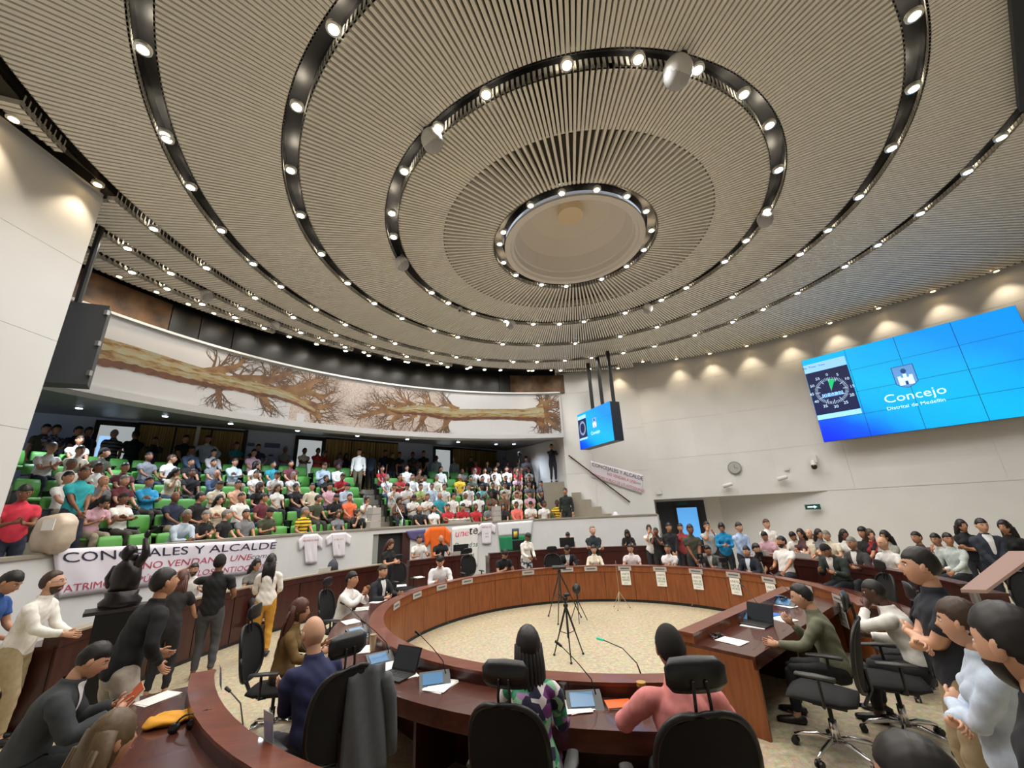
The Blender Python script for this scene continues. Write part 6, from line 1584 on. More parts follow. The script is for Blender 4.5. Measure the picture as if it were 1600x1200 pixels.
# clock, cameras, dome, vent and exit signs on the right wall
def on_wr(px, py, off=.04):
    best = None; r = ray(px, py)
    for a_, b_ in zip(WR, WR[1:]):
        s_ = seg_hit((0, 0), math.atan2(r.x, r.y), a_, b_)
        if s_:
            k = s_ / math.hypot(r.x, r.y); d = V3((b_[0] - a_[0], b_[1] - a_[1], 0)).normalized(); n = V3((d.y, -d.x, 0))
            if n.dot(r) > 0: n = -n
            return EYE + r * k + n * off, d, n
def wall_thing(nm, px, py, lab, cat, fn, off=.04):
    p, d, n = on_wr(px, py, off); t = wthing(nm, tuple(p), label=lab, cat=cat); fn(t, p, d, n); return t
def fclock(t, p, d, n):
    MB().tube([p, p + n * .05], [.22, .22], 32, xax=(0, 0, 1), cap=0).build('clock_case', mat('clock_rim', (120, 120, 118), .4), t)
    MB().tube([p + n * .05, p + n * .056], [.195, .195], 32, xax=(0, 0, 1), cap=0).build('clock_face', mat('clock_face', (168, 170, 168), .5), t)
    MB().tube([p + n * .06, p + n * .06 + V3((0, 0, .12))], [.007, .004], 5).build('hour_hand', M_black, t); MB().tube([p + n * .062, p + n * .062 + d * .13 - V3((0, 0, .05))], [.006, .003], 5).build('minute_hand', M_black, t)
wall_thing('wall_clock', 1148, 731, 'round grey wall clock on the white right wall', 'clock', fclock)
def fbox(w, h, m, dpt=.05):
    def g(t, p, d, n): MB().hexa([p + d * x + n * y + V3((0, 0, z)) for z in (-h / 2, h / 2) for x, y in ((-w / 2, 0), (w / 2, 0), (w / 2, dpt), (-w / 2, dpt))]).build('housing', m, t)
    return g
def fdome(t, p, d, n):
    MB().hexa([p + d * x + n * y + V3((0, 0, z)) for z in (.05, .3) for x, y in ((-.11, 0), (.11, 0), (.11, .12), (-.11, .12))]).build('wall_box', M_spk, t)
    MB().tube([p + n * .06 + V3((0, 0, .1)), p + n * .2 + V3((0, 0, .08)), p + n * .2 + V3((0, 0, -.02))], [.05, .06, .09], 12).build('bracket', M_spk, t)
    MB().ell(tuple(p + n * .2 + V3((0, 0, -.08))), (.085, .085, .09), 14, 8).build('camera_dome', M_black, t, smooth=True)
wall_thing('dome_camera', 1272, 726, 'white wall camera with a dark dome right of the wall clock', 'camera', fdome)
def fcam(t, p, d, n):
    MB().tube([p, p + n * .18], [.03, .03], 8).build('bracket', M_spk, t)
    MB().tube([p + n * .16 - d * .14 - V3((0, 0, .02)), p + n * .2 + d * .14 + V3((0, 0, .05))], [.07, .06], 10).build('camera_body', M_spk, t, smooth=True)
wall_thing('wall_camera', 1224, 748, 'white bullet camera on the right wall above the soffit', 'camera', fcam)
wall_thing('wall_camera', 1136, 759, 'small grey camera low on the right wall under the clock', 'camera', fcam)
wall_thing('wall_box', 1229, 732, 'small white box on the right wall above the bullet camera', 'wall box', fbox(.14, .12, M_spk))
wall_thing('wall_box', 1030, 768, 'small white box at the corner over the door recess', 'wall box', fbox(.2, .2, M_spk))
def fexit(t, p, d, n):
    MB().hexa([p + d * x + n * y + V3((0, 0, z)) for z in (-.08, .08) for x, y in ((-.21, 0), (.21, 0), (.21, .02), (-.21, .02))]).build('sign_plate', mat('exit_green', (14, 76, 60), .5), t)
    MB().add([p + d * x + n * .026 + V3((0, 0, z)) for x, z in ((.12, .0), (.04, .05), (.04, .02), (-.14, .02), (-.14, -.02), (.04, -.02), (.04, -.05))], [tuple(range(7))]).build('arrow', M_wt, t)
wall_thing('exit_sign', 1270, 792, 'small green exit sign on the grey wall over the seated people', 'sign', fexit)
# dark doorway in the recess with a bright blue window
def on_low(px, py, off=.05):
    r = ray(px, py)
    for a_, b_ in zip(LOW, LOW[1:]):
        s_ = seg_hit((0, 0), math.atan2(r.x, r.y), a_, b_)
        if s_: return EYE + r * (s_ / math.hypot(r.x, r.y) - off / math.hypot(r.x, r.y))
t = wthing('door_5', tuple(on_low(1080, 850)), kind='structure')
def lowbox(nm, m, x0, x1, z0, z1, o0=.02, o1=.06, par=t):
    a_, b_ = on_low(x0, 820, o0), on_low(x1, 820, o0); c_, e_ = on_low(x1, 820, o1), on_low(x0, 820, o1)
    return MB().hexa([V3((q.x, q.y, z)) for z in (z0, z1) for q in (a_, b_, c_, e_)]).build(nm, m, par)
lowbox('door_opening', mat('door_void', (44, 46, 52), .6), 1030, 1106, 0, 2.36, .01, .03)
lowbox('door_post', M_dkframe, 1056, 1060, 0, 2.16, .03, .1); lowbox('door_post', M_dkframe, 1094, 1098, 0, 2.16, .03, .1); lowbox('door_head', M_dkframe, 1056, 1098, 2.1, 2.17, .03, .1)
lowbox('window_pane', mat('blue_window', (88, 160, 226), .3, emit=.8), 1061, 1093, .9, 2.1, .04, .06)
p = on_low(1066, 792, .08); t = wthing('exit_sign', tuple(p), label='dark green exit sign over the doorway at the recess', cat='sign')
a_, b_ = on_low(1058, 792, .12), on_low(1074, 792, .12)
MB().hexa([V3((q.x, q.y, z)) + V3((0, y, 0)) for z in (2.2, 2.32) for q, y in ((a_, 0), (b_, 0), (b_, -.03), (a_, -.03))]).build('sign_plate', mat('exit_green', (14, 76, 60), .5), t)

# ---------------------------------------------------------------- nameplates and posters along the ring
def rim_frame(px, py, c=CD, R=3.57):
    """point on the inner face of the ring under a photograph pixel, with its tangent"""
    d = ray(px, py); a = d.x * d.x + d.y * d.y; b = -(d.x * c[0] + d.y * c[1]); cc = c[0] ** 2 + c[1] ** 2 - R * R
    disc = b * b - a * cc
    t_ = (-b + math.sqrt(max(0, disc))) / a
    p = EYE + d * t_; an = math.atan2(p.x - c[0], p.y - c[1]); return an, p
for i, (px, py, nm) in enumerate([(620, 930, 0), (652, 912, 0), (690, 906, 0), (730, 900, 0), (825, 893, 0), (886, 890, 0), (923, 888, 0), (976, 888, 1), (1031, 889, 1), (1087, 891, 1), (1145, 894, 1), (1200, 900, 1), (1256, 905, 0), (1304, 914, 1)]):
    an, p = rim_frame(px, py); T = V3((math.cos(an), -math.sin(an), 0)); N = V3((-math.sin(an), -math.cos(an), 0)); q = pol(CD, 3.575, an, .765)
    t = wthing('nameplate', tuple(q), label='small pale nameplate on the ring ledge, %s from the left' % ordn(i), cat='nameplate')
    F = lambda x, y, o=0.0, q=q, T=T, N=N: q + T * -x + N * o + V3((0, 0, y))
    sg = -1
    F = (lambda x, y, o=0.0, q=q, T=T, N=N: q + T * x + N * o + V3((0, 0, y)))
    MB().hexa([F(x, y, o) for y in (-.05, .05) for x, o in ((-.16, 0), (.16, 0), (.16, .015), (-.16, .015))]).build('plate', mat('plate_silver', (176, 172, 168), .4), t)
    MB().hexa([F(x, y, o) for y in (-.012, .016) for x, o in ((-.11, .015), (.11, .015), (.11, .018), (-.11, .018))]).build('plate_lettering', M_inkg, t)
    if nm:
        t = wthing('desk_poster', tuple(q - V3((0, 0, .3))), label='white protest poster taped below a nameplate, %s from the left of the row' % ordn([7, 8, 9, 10, 11, 13].index(i)), cat='poster', group='protest posters on the ring desk')
        MB().hexa([F(x, y, o) for y in (-.38, -.06) for x, o in ((-.115, .0), (.115, .0), (.115, .006), (-.115, .006))]).build('poster_sheet', M_paper, t)
        for s_, sz, mm, y in (('UNETE', .062, M_inkg, -.13), ('NO SE', .066, M_greenink, -.21), ('VENDE', .06, M_greenink, -.27), ('gracias', .035, M_inkg, -.33)):
            put_text('poster_lettering', s_, sz, mm, lambda x, yy, y=y, F=F: F(x, y + yy, .009), t)

# ---------------------------------------------------------------- tripods and cameras
def tripod(nm, foot, h, spread, lab, m, cam_on=True, col=None, rot=0.0, rad=.016, flat=False):
    t = wthing(nm, (foot.x, foot.y, 0), label=lab, cat='tripod'); f0 = V3((foot.x, foot.y, 0)); top = f0 + V3((0, 0, h))
    for k in range(3):
        a = rot + 2 * math.pi * k / 3; e = f0 + V3((spread * math.cos(a), spread * math.sin(a), .012)); s_ = f0 + V3((0, 0, h * (.35 if flat else .92)))
        mid = s_ + (e - s_) * .5
        l = MB().tube([s_, mid, mid + (e - s_) * .02, e], [rad, rad, rad * .7, rad * .6], 8).build('tripod_leg', m, t)
        MB().ell(tuple(e), (rad * 1.3,) * 3, 6, 5).build('rubber_foot', M_black, l)
        if not flat:
            c_ = f0 + V3((0, 0, h * .42)); MB().tube([c_, s_ + (e - s_) * .52], [.006, .006], 5).build('brace', m, t)
    MB().tube([f0 + V3((0, 0, h * (.15 if flat else .35))), top], [rad * .8, rad * .8], 8).build('centre_column', m, t)
    if not flat: MB().ell(tuple(f0 + V3((0, 0, h * .93))), (.04, .04, .04), 10, 6).build('collar', M_black, t)
    return t, top
p = at(890, 1028, 0.0); t, top = tripod('tripod', p, .80, .27, 'black tripod with a small camera head in the middle of the near ring', M_black, rot=.5)
MB().ell(tuple(top + V3((0, 0, .04))), (.045, .05, .05), 10, 8).build('pan_head', M_black, t, smooth=True)
MB().tube([top + V3((0, 0, .05)), top + V3((-.12, -.08, .13))], [.009, .012], 8).build('pan_handle', M_black, t)
MB().box(.03, .02, .10, .09, .12, .03, Matrix.Translation(top)).build('head_plate', M_black, t)
p = at(874, 985, 0.0); t, top = tripod('tripod', p + V3((.15, .8, 0)), 1.0, .42, 'tall thin tripod with a flat camera plate against the far ring', mat('tripod_dark', (40, 36, 34), .5), rot=.2)
MB().box(0, 0, .03, .30, .1, .05, Matrix.Translation(top) @ Matrix.Rotation(.3, 4, 'X')).build('camera_body', M_black, t)
p = at(900, 958, .75); t = wthing('video_camera', (p.x, p.y, .5), label='black camera on a short tripod inside the ring', cat='camera')
q = at(905, 972, 0); 
for k in range(3):
    a = 2 * math.pi * k / 3 + .4; MB().tube([(q.x, q.y, .42), (q.x + .2 * math.cos(a), q.y + .2 * math.sin(a), .012)], [.01, .008], 6).build('tripod_leg', M_black, t)
MB().tube([(q.x, q.y, .36), (q.x, q.y, .52)], [.014, .014], 8).build('centre_column', M_black, t)
MB().ell((q.x, q.y, .62), (.09, .08, .11), 12, 8).build('camera_body', M_black, t, smooth=True)
MB().tube([(q.x, q.y - .05, .63), (q.x - .02, q.y - .16, .64)], [.05, .055], 12).build('camera_lens', M_black, t)
p = at(970, 951, 0.0); t, top = tripod('music_stand', p, 1.02, .22, 'slim chrome stand with folding feet before the far ring', mat('stand_pale', (176, 164, 144), .35, .6), rad=.009, flat=True)
p = at(1106, 948, 0.0); t, top = tripod('tripod', p, 1.0, .34, 'silver tripod standing before the posters at the right of the ring', mat('tripod_silver', (176, 172, 164), .35, .5), rot=.9)
MB().box(0, 0, .06, .14, .1, .12, Matrix.Translation(top)).build('camera_body', M_black, t); MB().tube([top + V3((0, -.05, .06)), top + V3((-.03, -.14, .06))], [.035, .04], 10).build('camera_lens', M_black, t)
p = at(1142, 948, 0.0); t, top = tripod('tripod', p, .92, .3, 'dark tripod right of the silver one', mat('tripod_dark', (40, 36, 34), .5), rot=.2)
MB().box(0, 0, .05, .12, .09, .1, Matrix.Translation(top)).build('camera_body', M_black, t)
p = at(1203, 945, 0.0); t, top = tripod('tripod', p, 1.0, .26, 'silver tripod half hidden at the right bend of the ring', mat('tripod_silver', (176, 172, 164), .35, .5), rot=.6)
MB().box(0, 0, .05, .12, .09, .1, Matrix.Translation(top)).build('camera_body', M_black, t)
for i, (px, py, D) in enumerate(((789, 725, 20.6), (812, 722, 19.2))):
    p = atd(px, py, D); t, top = tripod('tripod', V3((p.x, p.y, 0)), 1.4, .35, 'black video tripod at the back of the gallery, %s one' % ('left' if i == 0 else 'right'), M_black)
    MB().box(0, 0, .1, .16, .34, .18, Matrix.Translation(top)).build('camera_body', M_black, t); MB().tube([top + V3((0, -.17, .1)), top + V3((0, -.3, .1))], [.05, .055], 10).build('camera_lens', M_black, t)
    t.location.z = Z0 + 5 * DZ
    for c in t.children_recursive: pass
    # lift the whole tripod onto the back tier
    _z = t.location.z
    for c in t.children: c.matrix_parent_inverse = Matrix.Translation(V3((-p.x, -p.y, 0)))

# ---------------------------------------------------------------- small things on the desks
def on_desk(nm, px, py, z, lab, cat, rz, fn):
    p = at(px, py, z)
    hd = {'laptop': .24, 'microphone_console': .13, 'paper_stack': .15, 'orange_booklet': .12, 'blue_folder': .16}.get(nm, .06)
    r = math.hypot(p.x - CD[0], p.y - CD[1]); an = math.atan2(p.x - CD[0], p.y - CD[1])
    u, n = (p - DA).dot(du), (p - DA).dot(dn)
    if -.3 < u < dL and -.45 < n < 1.1 and px > 1060 and py > 900:      # straight desk
        u = max(hd + .02, u); n = max(.18 + hd * .8, min(.78 - hd * .5, n)); q = DA + du * u + dn * n; p.x, p.y = q.x, q.y
    elif r < 4.6:
        r = max(3.79 + hd, min(4.28 - hd * .6, r)); q = pol(CD, r, an); p.x, p.y = q.x, q.y
    t = empty(nm, (p.x, p.y, z if z > .72 and nm == 'phone' else .7205), rz, label=lab, cat=cat); fn(t); return t
def sheets(w=.21, h=.29, n=3):
    def g(t):
        for k in range(n):
            MB().box(rnd.uniform(-.01, .01), rnd.uniform(-.01, .01), .002 + .003 * k, w, h, .0025, Matrix.Rotation(rnd.uniform(-.15, .15), 4, 'Z')).build('paper_sheet', M_paper, t)
    return g
for px, py, rz, n, lab in [(605, 1040, .5, 2, 'square white paper left of the black laptop'), (622, 1050, -.6, 2, 'slanted white paper under the left edge of the black laptop'), (705, 1063, -.35, 3, 'stack of white sheets right of the black laptop'), (690, 1032, .4, 3, 'loose white papers behind the black laptop'),
   (560, 952, .3, 3, 'white papers at the left bend of the ring desk'), (586, 940, -.4, 2, 'folded papers beyond the left bend papers'), (548, 972, .8, 3, 'spread white papers nearest the mustard scarf'), (628, 915, .2, 2, 'white paper in front of the empty chair on the left'), (655, 902, .5, 2, 'papers before the man bent over his phone'),
   (575, 1014, .2, 3, 'open white papers in front of the bald man'), (900, 1098, .2, 3, 'white papers with phone beside the floral dress'), (560, 990, .5, 2, 'white papers on the left desk below the white-shirted man'), (600, 925, .3, 2, 'white papers before the man in black suit'), (1143, 1002, .5, 2, 'white sheet at the near corner of the straight desk'), (1180, 978, .6, 2, 'white paper with pen in the middle of the straight desk'), (1222, 968, .4, 3, 'open white booklet under the hands of the man in olive'), (1216, 945, .4, 2, 'white papers farther along the straight desk'), (245, 1092, -.4, 2, 'white papers under the orange booklet')]:
    z = .72
    on_desk('paper_stack', px, py, z + .0005, lab, 'papers', rz, sheets(n=n))
def laptop(ang=1.9, col=None, lid=None):
    def g(t):
        MB().box(0, 0, .009, .33, .23, .016).build('keyboard_base', col or M_black, t)
        Mx = Matrix.Translation((0, .115, .017)) @ Matrix.Rotation(math.pi / 2 - ang + math.pi / 2, 4, 'X').inverted()
        Mx = Matrix.Translation((0, .115, .017)) @ Matrix.Rotation(-(ang - math.pi / 2), 4, 'X')
        MB().box(0, 0, .11, .33, .008, .22, Mx).build('lid', lid or col or M_black, t)
        MB().box(0, -.006, .11, .31, .003, .19, Mx).build('display', M_screen_dark, t)
        for j in range(4): MB().box(0, -.03 + .028 * j + .02, .018, .29, .02, .003).build('key_row', mat('key_dark', (34, 34, 36), .5), t)
    return g
on_desk('laptop', 652, 1045, .72, 'black laptop open on the near left of the ring desk', 'laptop', -.5, laptop(2.0))
on_desk('laptop', 1172, 975, .72, 'black laptop on the straight desk beside the man in olive', 'laptop', -.95, laptop(1.9))
M_silver = mat('silver_plastic', (176, 178, 180), .35, .3)
for px, py, lab, rz in ((1098, 878, 'white laptop before the man in grey suit', math.pi), (1217, 884, 'silver laptop between the ring and the right counter', 2.6)): on_desk('laptop', px, py, .725, lab, 'laptop', rz, laptop(1.8, M_silver, mat('lid_white', (200, 198, 194), .4)))
for px, py, lab, rz in ((482, 893, 'silver laptop on the left counter under the t-shirts', -.6), (655, 857, 'white laptop before the young man in white t-shirt', 2.8), (1240, 858, 'white laptop on the right counter', 2.6), (1330, 862, 'grey laptop before the grey-haired man at the right counter', 2.5)):
    p = at(px, py, 1.02); R_t = 7.85 if px < 700 else 5.3; c_ = CP if px < 700 else CD
    a_ = math.atan2(p.x - c_[0], p.y - c_[1]); q = pol(c_, R_t, a_, .9 if px < 700 else .88)
    t = empty('laptop', q, -a_ + math.pi * (0 if px != 482 else 0), label=lab, cat='laptop'); t.scale = (1, 1, 1); laptop(1.8, M_silver, mat('lid_white', (200, 198, 194), .4))(t); t.rotation_euler = (0, 0, -a_ + math.pi)
def monitor(t):
    MB().box(0, 0, .012, .24, .18, .02).build('stand_base', M_black, t); MB().tube([(0, 0, .02), (0, 0, .14)], [.02, .018], 8).build('stand_neck', M_black, t)
    MB().box(0, 0, .27, .50, .035, .30).build('monitor_case', M_black, t)
for px, py, lab in ((720, 852, 'black monitor on the short counter by the lettered banner'), (812, 850, 'black monitor below the green and white flag'), (886, 848, 'small black monitor before the person in grey vest')):
    p = oncyl(px, py, CP, 7.85); a_ = math.atan2(p.x - CP[0], p.y - CP[1]); q = pol(CP, 7.85, a_, .9); t = empty('monitor', q, -a_, label=lab, cat='monitor'); monitor(t)
def console(t):
    Mx = Matrix.Rotation(.45, 4, 'X')
    MB().box(0, 0, .03, .29, .19, .03, Mx).build('console_body', mat('console_gray', (62, 66, 70), .4), t); MB().box(-.02, .005, .048, .19, .13, .004, Mx).build('touch_screen', mat('console_screen', (70, 110, 146), .2, emit=.35), t)
    MB().tube([(.11, .02, .04), (.08, .05, .16), (-.02, .1, .27), (-.14, .15, .38)], [.006, .005, .004, .004], 6).build('gooseneck', M_black, t)
    MB().tube([(-.14, .15, .38), (-.19, .175, .415)], [.011, .013], 8).build('microphone', M_black, t)
for px, py, rz, lab in ((735, 1038, .25, 'desk console with blue touch screen left of the headrest chair'), (632, 1022, .6, 'grey desk console behind the black laptop'), (921, 1048, 0, 'dark desk console right of the red can'), (1158, 965, -.9, 'desk console at the near end of the straight desk'), (1192, 940, -.9, 'desk console in the middle of the straight desk'), (592, 985, .9, 'desk console at the left bend of the ring')):
    on_desk('microphone_console', px, py, .73, lab, 'microphone', rz, console)
def fcan(t): MB().tube([(0, 0, 0), (0, 0, .006), (0, 0, .11), (0, 0, .122)], [.026, .032, .032, .026], 16, cap=0).build('can_body', mat('can_red', (190, 30, 36), .35, .4), t); MB().tube([(0, 0, .122), (0, 0, .125)], [.025, .025], 16, cap=0).build('can_lid', M_steel, t)
on_desk('drink_can', 875, 1072, .72, 'red drink can on the desk right of the floral dress', 'can', 0, fcan)
def fcup(t): MB().tube([(0, 0, 0), (0, 0, .16)], [.03, .042], 16, cap=0).build('cup_body', mat('cup_beige', (196, 176, 140), .6), t); MB().tube([(0, 0, .16), (0, 0, .175)], [.044, .040], 16, cap=0).build('cup_lid', mat('cup_lid', (150, 132, 100), .6), t)
on_desk('coffee_cup', 604, 1012, .72, 'tall beige coffee cup on the left of the ring desk', 'cup', 0, fcup)
def fglass(t): MB().tube([(0, 0, 0), (0, 0, .12)], [.03, .036], 14, cap=0).build('glass_wall', M_glass, t)
for px, py, lab in ((897, 1050, 'clear drinking glass beside the red can'), (985, 1050, 'glass jar with gold lid left of the pink shirt'), (1225, 945, 'clear glass on the straight desk'), (602, 1000, 'clear glass behind the beige cup'), (904, 882, 'small glass on the far ring before the cream blouse'), (1200, 868, 'clear bottle beside the dark blue suit')):
    t = on_desk('drinking_glass', px, py, .72 if px < 880 or px > 1210 or py > 1000 else .725, lab, 'glass', 0, fglass)
    if 'jar' in lab: MB().tube([(0, 0, .12), (0, 0, .145)], [.038, .038], 14, cap=0).build('jar_lid', mat('lid_gold', (190, 150, 80), .4, .5), t)
def fphone(c):
    def g(t): MB().box(0, 0, .005, .075, .155, .009).build('phone_body', c, t); MB().box(0, 0, .0105, .066, .14, .002).build('phone_screen', M_screen_dark if c != M_silver else M_silver, t)
    return g
on_desk('phone', 900, 1084, .73, 'cream phone lying on the papers beside the floral dress', 'phone', 1.0, fphone(mat('phone_cream', (206, 196, 160), .4)))
on_desk('phone', 620, 1018, .73, 'black phone lying on papers beside the bald man', 'phone', .9, fphone(M_black))
def fmug(t): MB().tube([(0, 0, 0), (0, 0, .09)], [.036, .04], 16, cap=0).build('mug_body', mat('mug_white', (226, 222, 214), .35), t); MB().tube([(.038, 0, .02), (.066, 0, .035), (.066, 0, .06), (.04, 0, .075)], [.006] * 4, 6).build('mug_handle', mat('mug_white', (226, 222, 214), .35), t)
on_desk('mug', 1160, 958, .72, 'white mug behind the black laptop on the straight desk', 'mug', .4, fmug)
def ftel(t):
    MB().box(0, 0, .03, .17, .2, .05, Matrix.Rotation(.2, 4, 'X')).build('telephone_base', mat('tel_blue', (34, 90, 128), .3), t); MB().tube([(-.08, -.09, .09), (-.08, 0, .11), (-.08, .09, .09)], [(.03, .018), (.018, .014), (.03, .018)], 10).build('handset', mat('tel_blue', (34, 90, 128), .3), t)
on_desk('telephone', 1188, 938, .72, 'blue telephone on the straight desk before the man in olive', 'telephone', .6, ftel)
def ftangle(t):
    for k in range(4): MB().tube([(.10 * math.cos(w * .9 + k) * (1 - .1 * k), .06 * math.sin(w * 1.3 + k * 2), .008 + .006 * k) for w in [x * .45 for x in range(12)]], [.004] * 12, 5).build('cable', M_black if k % 2 else mat('cable_gray', (150, 150, 150), .5), t)
    MB().box(.02, .0, .02, .07, .05, .035).build('adapter', M_black, t)
on_desk('cable_tangle', 1102, 992, .72, 'tangle of cables and an adapter at the near corner of the straight desk', 'cables', .4, ftangle)
def fcase(t): MB().tube([(-.08, 0, .025), (-.05, 0, .03), (.05, 0, .03), (.08, 0, .025)], [(.024, .018), (.034, .028), (.034, .028), (.024, .018)], 12, xax=(0, 1, 0)).build('case_shell', M_black, t, smooth=True)
on_desk('glasses_case', 921, 1077, .72, 'black glasses case right of the papers on the near desk', 'case', -.5, fcase)
def fbook(c, w=.15, h=.11):
    def g(t):
        MB().box(0, 0, .008, w, h, .014).build('pages', M_paper, t); MB().box(0, 0, .016, w + .006, h + .006, .003).build('cover', c, t)
    return g
on_desk('orange_booklet', 960, 1062, .72, 'orange booklet on the near desk between the can and the pink shirt', 'booklet', .05, fbook(mat('booklet_orange', (226, 98, 34), .5), .2, .14))
on_desk('blue_folder', 1196, 960, .72, 'bright blue folder on the straight desk', 'folder', .5, fbook(mat('folder_blue', (40, 110, 190), .4), .2, .26))
fj = figure('read1', None, False, True).J; mid = (fj['wrL'] + fj['wrR']) / 2 + V3((0, .10, .06)); p = RD_[0].location + Matrix.Rotation(-D_(52), 3, 'Z') @ (mid * RD_[3]); t = empty('orange_booklet', p, .6, label='orange booklet held open by the man in the dark grey suit', cat='booklet'); t.rotation_euler = (R_(48), 0, -D_(52) + R_(8))
MB().box(0, 0, -.004, .24, .17, .01).build('pages', M_paper, t); MB().box(0, 0, .005, .246, .176, .006).build('cover', mat('booklet_rust', (188, 84, 44), .6), t)
p = at(262, 1130, .72); t = empty('mustard_cloth', p, .4, label='mustard yellow cloth bag lying on the lower left desk', cat='bag')
Vs, Fs = sph_grid(22, 14, lambda x, y, z: V3((.16 * math.copysign(abs(x) ** .6, x), .12 * math.copysign(abs(y) ** .6, y), .03 + .03 * z + .008 * math.sin(x * 7 + y * 5))))
MB().add(Vs, Fs).build('cloth_folds', mat('mustard', (216, 152, 40), .8, noise=.15, scale=8), t, smooth=True)
for px, py, lab in ((292, 1142, 'dark headset lying on the lower left desk'), (320, 1135, 'second dark device on the lower left desk')):
    t = on_desk('headset', px, py, .72, lab, 'headset', .3, lambda t: None)
    MB().tube([(.09 * math.cos(w), .0, .02 + .09 * math.sin(w)) for w in [math.pi * k / 12 for k in range(13)]], [.007] * 13, 6).build('headband', M_black, t)
    for s_ in (-1, 1): MB().tube([(s_ * .09, -.02, .03), (s_ * .09, .02, .03)], [.035, .035], 12).build('ear_cup', M_black, t)
def standee(px, py, lab, z=.83):
    p = at(px, py, z); t = empty('table_sign', p, toC(p.x, p.y) * -1 + math.pi * 0, label=lab, cat='sign')
    MB().box(0, 0, .09, .13, .004, .18, Matrix.Rotation(.15, 4, 'X')).build('acrylic_sheet', mat('acrylic', (190, 204, 220), .15, trans=.4), t)
    MB().box(0, -.004, .07, .11, .002, .1, Matrix.Rotation(.15, 4, 'X')).build('insert', mat('insert_blue', (150, 164, 206), .5), t)
standee(420, 1158, 'clear table sign with blue insert on the lower left ledge'); standee(345, 1075, 'clear table sign at the far end of the lower left ledge')
for px, py, lab in ((372, 1128, 'black gooseneck microphone lying over the lower left desk'), (975, 1035, 'gooseneck microphone with green light before the pink shirt')):
    p = at(px, py, .80); t = empty('gooseneck_microphone', p, 0, label=lab, cat='microphone')
    MB().tube([(.12, -.14, -.07), (.1, -.1, .02), (0, .0, .12), (-.16, .1, .17)], [.008, .006, .005, .005], 6).build('gooseneck', M_black, t); MB().tube([(-.16, .1, .17), (-.22, .14, .18)], [.011, .014], 8).build('microphone', M_black if px < 500 else mat('mic_green', (60, 190, 150), .4, emit=.4), t)
# dark bag and jacket
t = wthing('grey_jacket', (-2.0, 4.3, .5), label='grey wool jacket hung over the back of the bald man\'s chair', cat='jacket')
cx, cyy = CH1.location.x, CH1.location.y; fx, fy = math.sin(FJ), math.cos(FJ); rx, ry_ = fy, -fx
def jk(u, v, o):  # u across the back, v up
    b = .30 + .05 * (1 - u * u) + o + .012 * math.sin(u * 9 + v * 4); w = .27 + .05 * (1 - v)
    return V3((cx - fx * b + rx * (u * w + .08), cyy - fy * b + ry_ * (u * w + .08), .42 + .72 * v + .02 * math.sin(u * 6)))
sheet('jacket_back', lambda u, v, o=0.0: jk(-.35 + 1.3 * u, v, o + .04), mat('jacket_wool', (84, 88, 92), .95, noise=.12, scale=20), 16, 14, parent=t, th=.02)
for s_ in (1,): MB().tube([jk(s_ * .95, .85, .06), jk(s_ * 1.1, .6, .06), jk(s_ * 1.12, .25, .07), jk(s_ * 1.1, .08, .07)], [.055, .06, .055, .05], 10).build('jacket_sleeve', mat('jacket_wool', (84, 88, 92), .95), t, smooth=True)
# statue on its plinth
b0 = atd(186, 948, 7.15); t = wthing('bronze_statue', (b0.x, b0.y, b0.z), label='dark bronze bust with a raised arm standing on the black plinth', cat='statue')
M_stat = mat('statue_bronze', (46, 42, 44), .3, .6)
F0 = V3((b0.x, b0.y, b0.z + .015)); k_ = .62
m = MB(); m.tube([F0, F0 + V3((0, 0, .05)), F0 + V3((0, 0, .1)), F0 + V3((0, 0, .16))], [.19, .2, .15, .16], 20, cap=0); m.build('statue_base', M_stat, t, smooth=True)
m = MB(); m.tube([F0 + V3((0, 0, .14)), F0 + V3((0, 0, .28)), F0 + V3((0, 0, .42)), F0 + V3((.0, 0, .5))], [(.15, .11), (.17, .12), (.15, .11), (.07, .06)], 16)
m.tube([F0 + V3((.02, 0, .46)), F0 + V3((.05, 0, .56))], [.05, .045], 10); m.ell(tuple(F0 + V3((-.02, 0, .58))), (.075, .085, .1), 14, 10)
m.tube([F0 + V3((.1, 0, .42)), F0 + V3((.17, .02, .56)), F0 + V3((.12, .03, .74))], [.055, .045, .03], 10); m.ell(tuple(F0 + V3((.13, .03, .79))), (.04, .03, .05), 8, 6); m.tube([F0 + V3((.13, .03, .8)), F0 + V3((.24, .04, .87))], [.018, .012], 6)
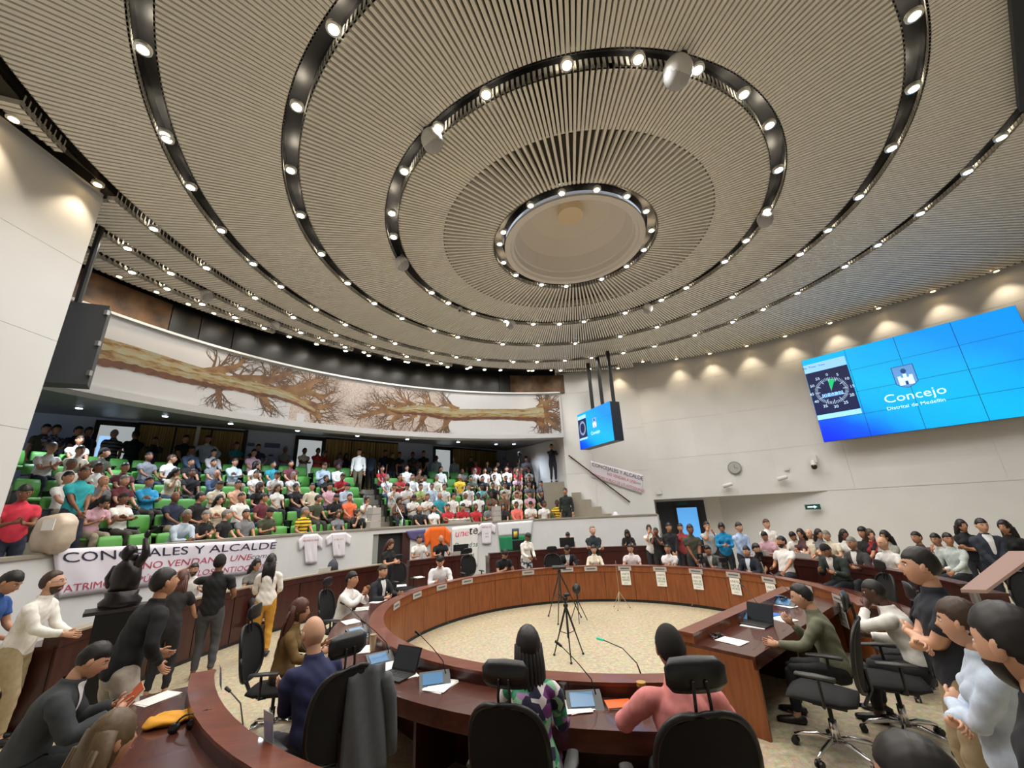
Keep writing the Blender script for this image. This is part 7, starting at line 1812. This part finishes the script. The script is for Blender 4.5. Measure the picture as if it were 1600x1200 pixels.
m.tube([F0 + V3((-.13, 0, .42)), F0 + V3((-.2, .0, .3)), F0 + V3((-.1, -.08, .22))], [.05, .045, .035], 10); m.build('statue_figure', M_stat, t, smooth=True)
t = wthing('statue_plinth', (b0.x, b0.y, 0), label='tall black plinth with a board on top carrying the bronze bust', cat='plinth')
MB().box(0, 0, b0.z / 2 - .02, .36, .34, b0.z - .04, Matrix.Translation((b0.x, b0.y, 0)) @ Matrix.Rotation(.7, 4, 'Z')).build('plinth_body', M_blackgl, t)
MB().box(0, 0, b0.z - .02, .58, .36, .036, Matrix.Translation((b0.x, b0.y, 0)) @ Matrix.Rotation(.75, 4, 'Z')).build('plinth_board', mat('board_dark', (44, 38, 36), .5), t)
# backpack and small items on the left counter
p = oncyl(520, 888, CP, 7.9); a_ = math.atan2(p.x - CP[0], p.y - CP[1]); q = pol(CP, 7.9, a_, .9); t = empty('backpack', q, -a_, label='grey and black backpack on the left counter under the second t-shirt', cat='backpack')
MB().ell((0, 0, .19), (.14, .1, .19), 14, 10).build('pack_body', mat('pack_gray', (70, 72, 80), .8), t, smooth=True); MB().ell((0, -.08, .13), (.1, .06, .11), 12, 8).build('front_pocket', mat('pack_black', (34, 34, 38), .8), t, smooth=True); MB().tube([(-.05, -.02, .36), (0, -.02, .42), (.05, -.02, .36)], [.01] * 3, 6).build('carry_loop', M_black, t)
# sloping board and stand at the right edge
A1, A2 = at(1502, 926, 1.45), at(1578, 866, 1.72)
t = wthing('lectern', (A1.x, A1.y, 0), label='pinkish sloping lectern board at the right edge above the foreground heads', cat='lectern')
w_ = V3((.11, -.05, 0)); MB().hexa([A1, A1 + w_ * 1.3, A2 + w_ * 1.5, A2] + [v + V3((0, 0, .025)) for v in (A1, A1 + w_ * 1.3, A2 + w_ * 1.5, A2)]).build('lectern_board', mat('board_pink', (196, 166, 158), .5), t)
MB().tube([(A1.x + .1, A1.y, 0), (A1.x + .1, A1.y, A1.z)], [.03, .03], 10, cap=0).build('lectern_post', M_steel, t); MB().box(A1.x + .1, A1.y, .015, .4, .4, .03).build('lectern_foot', M_black, t)
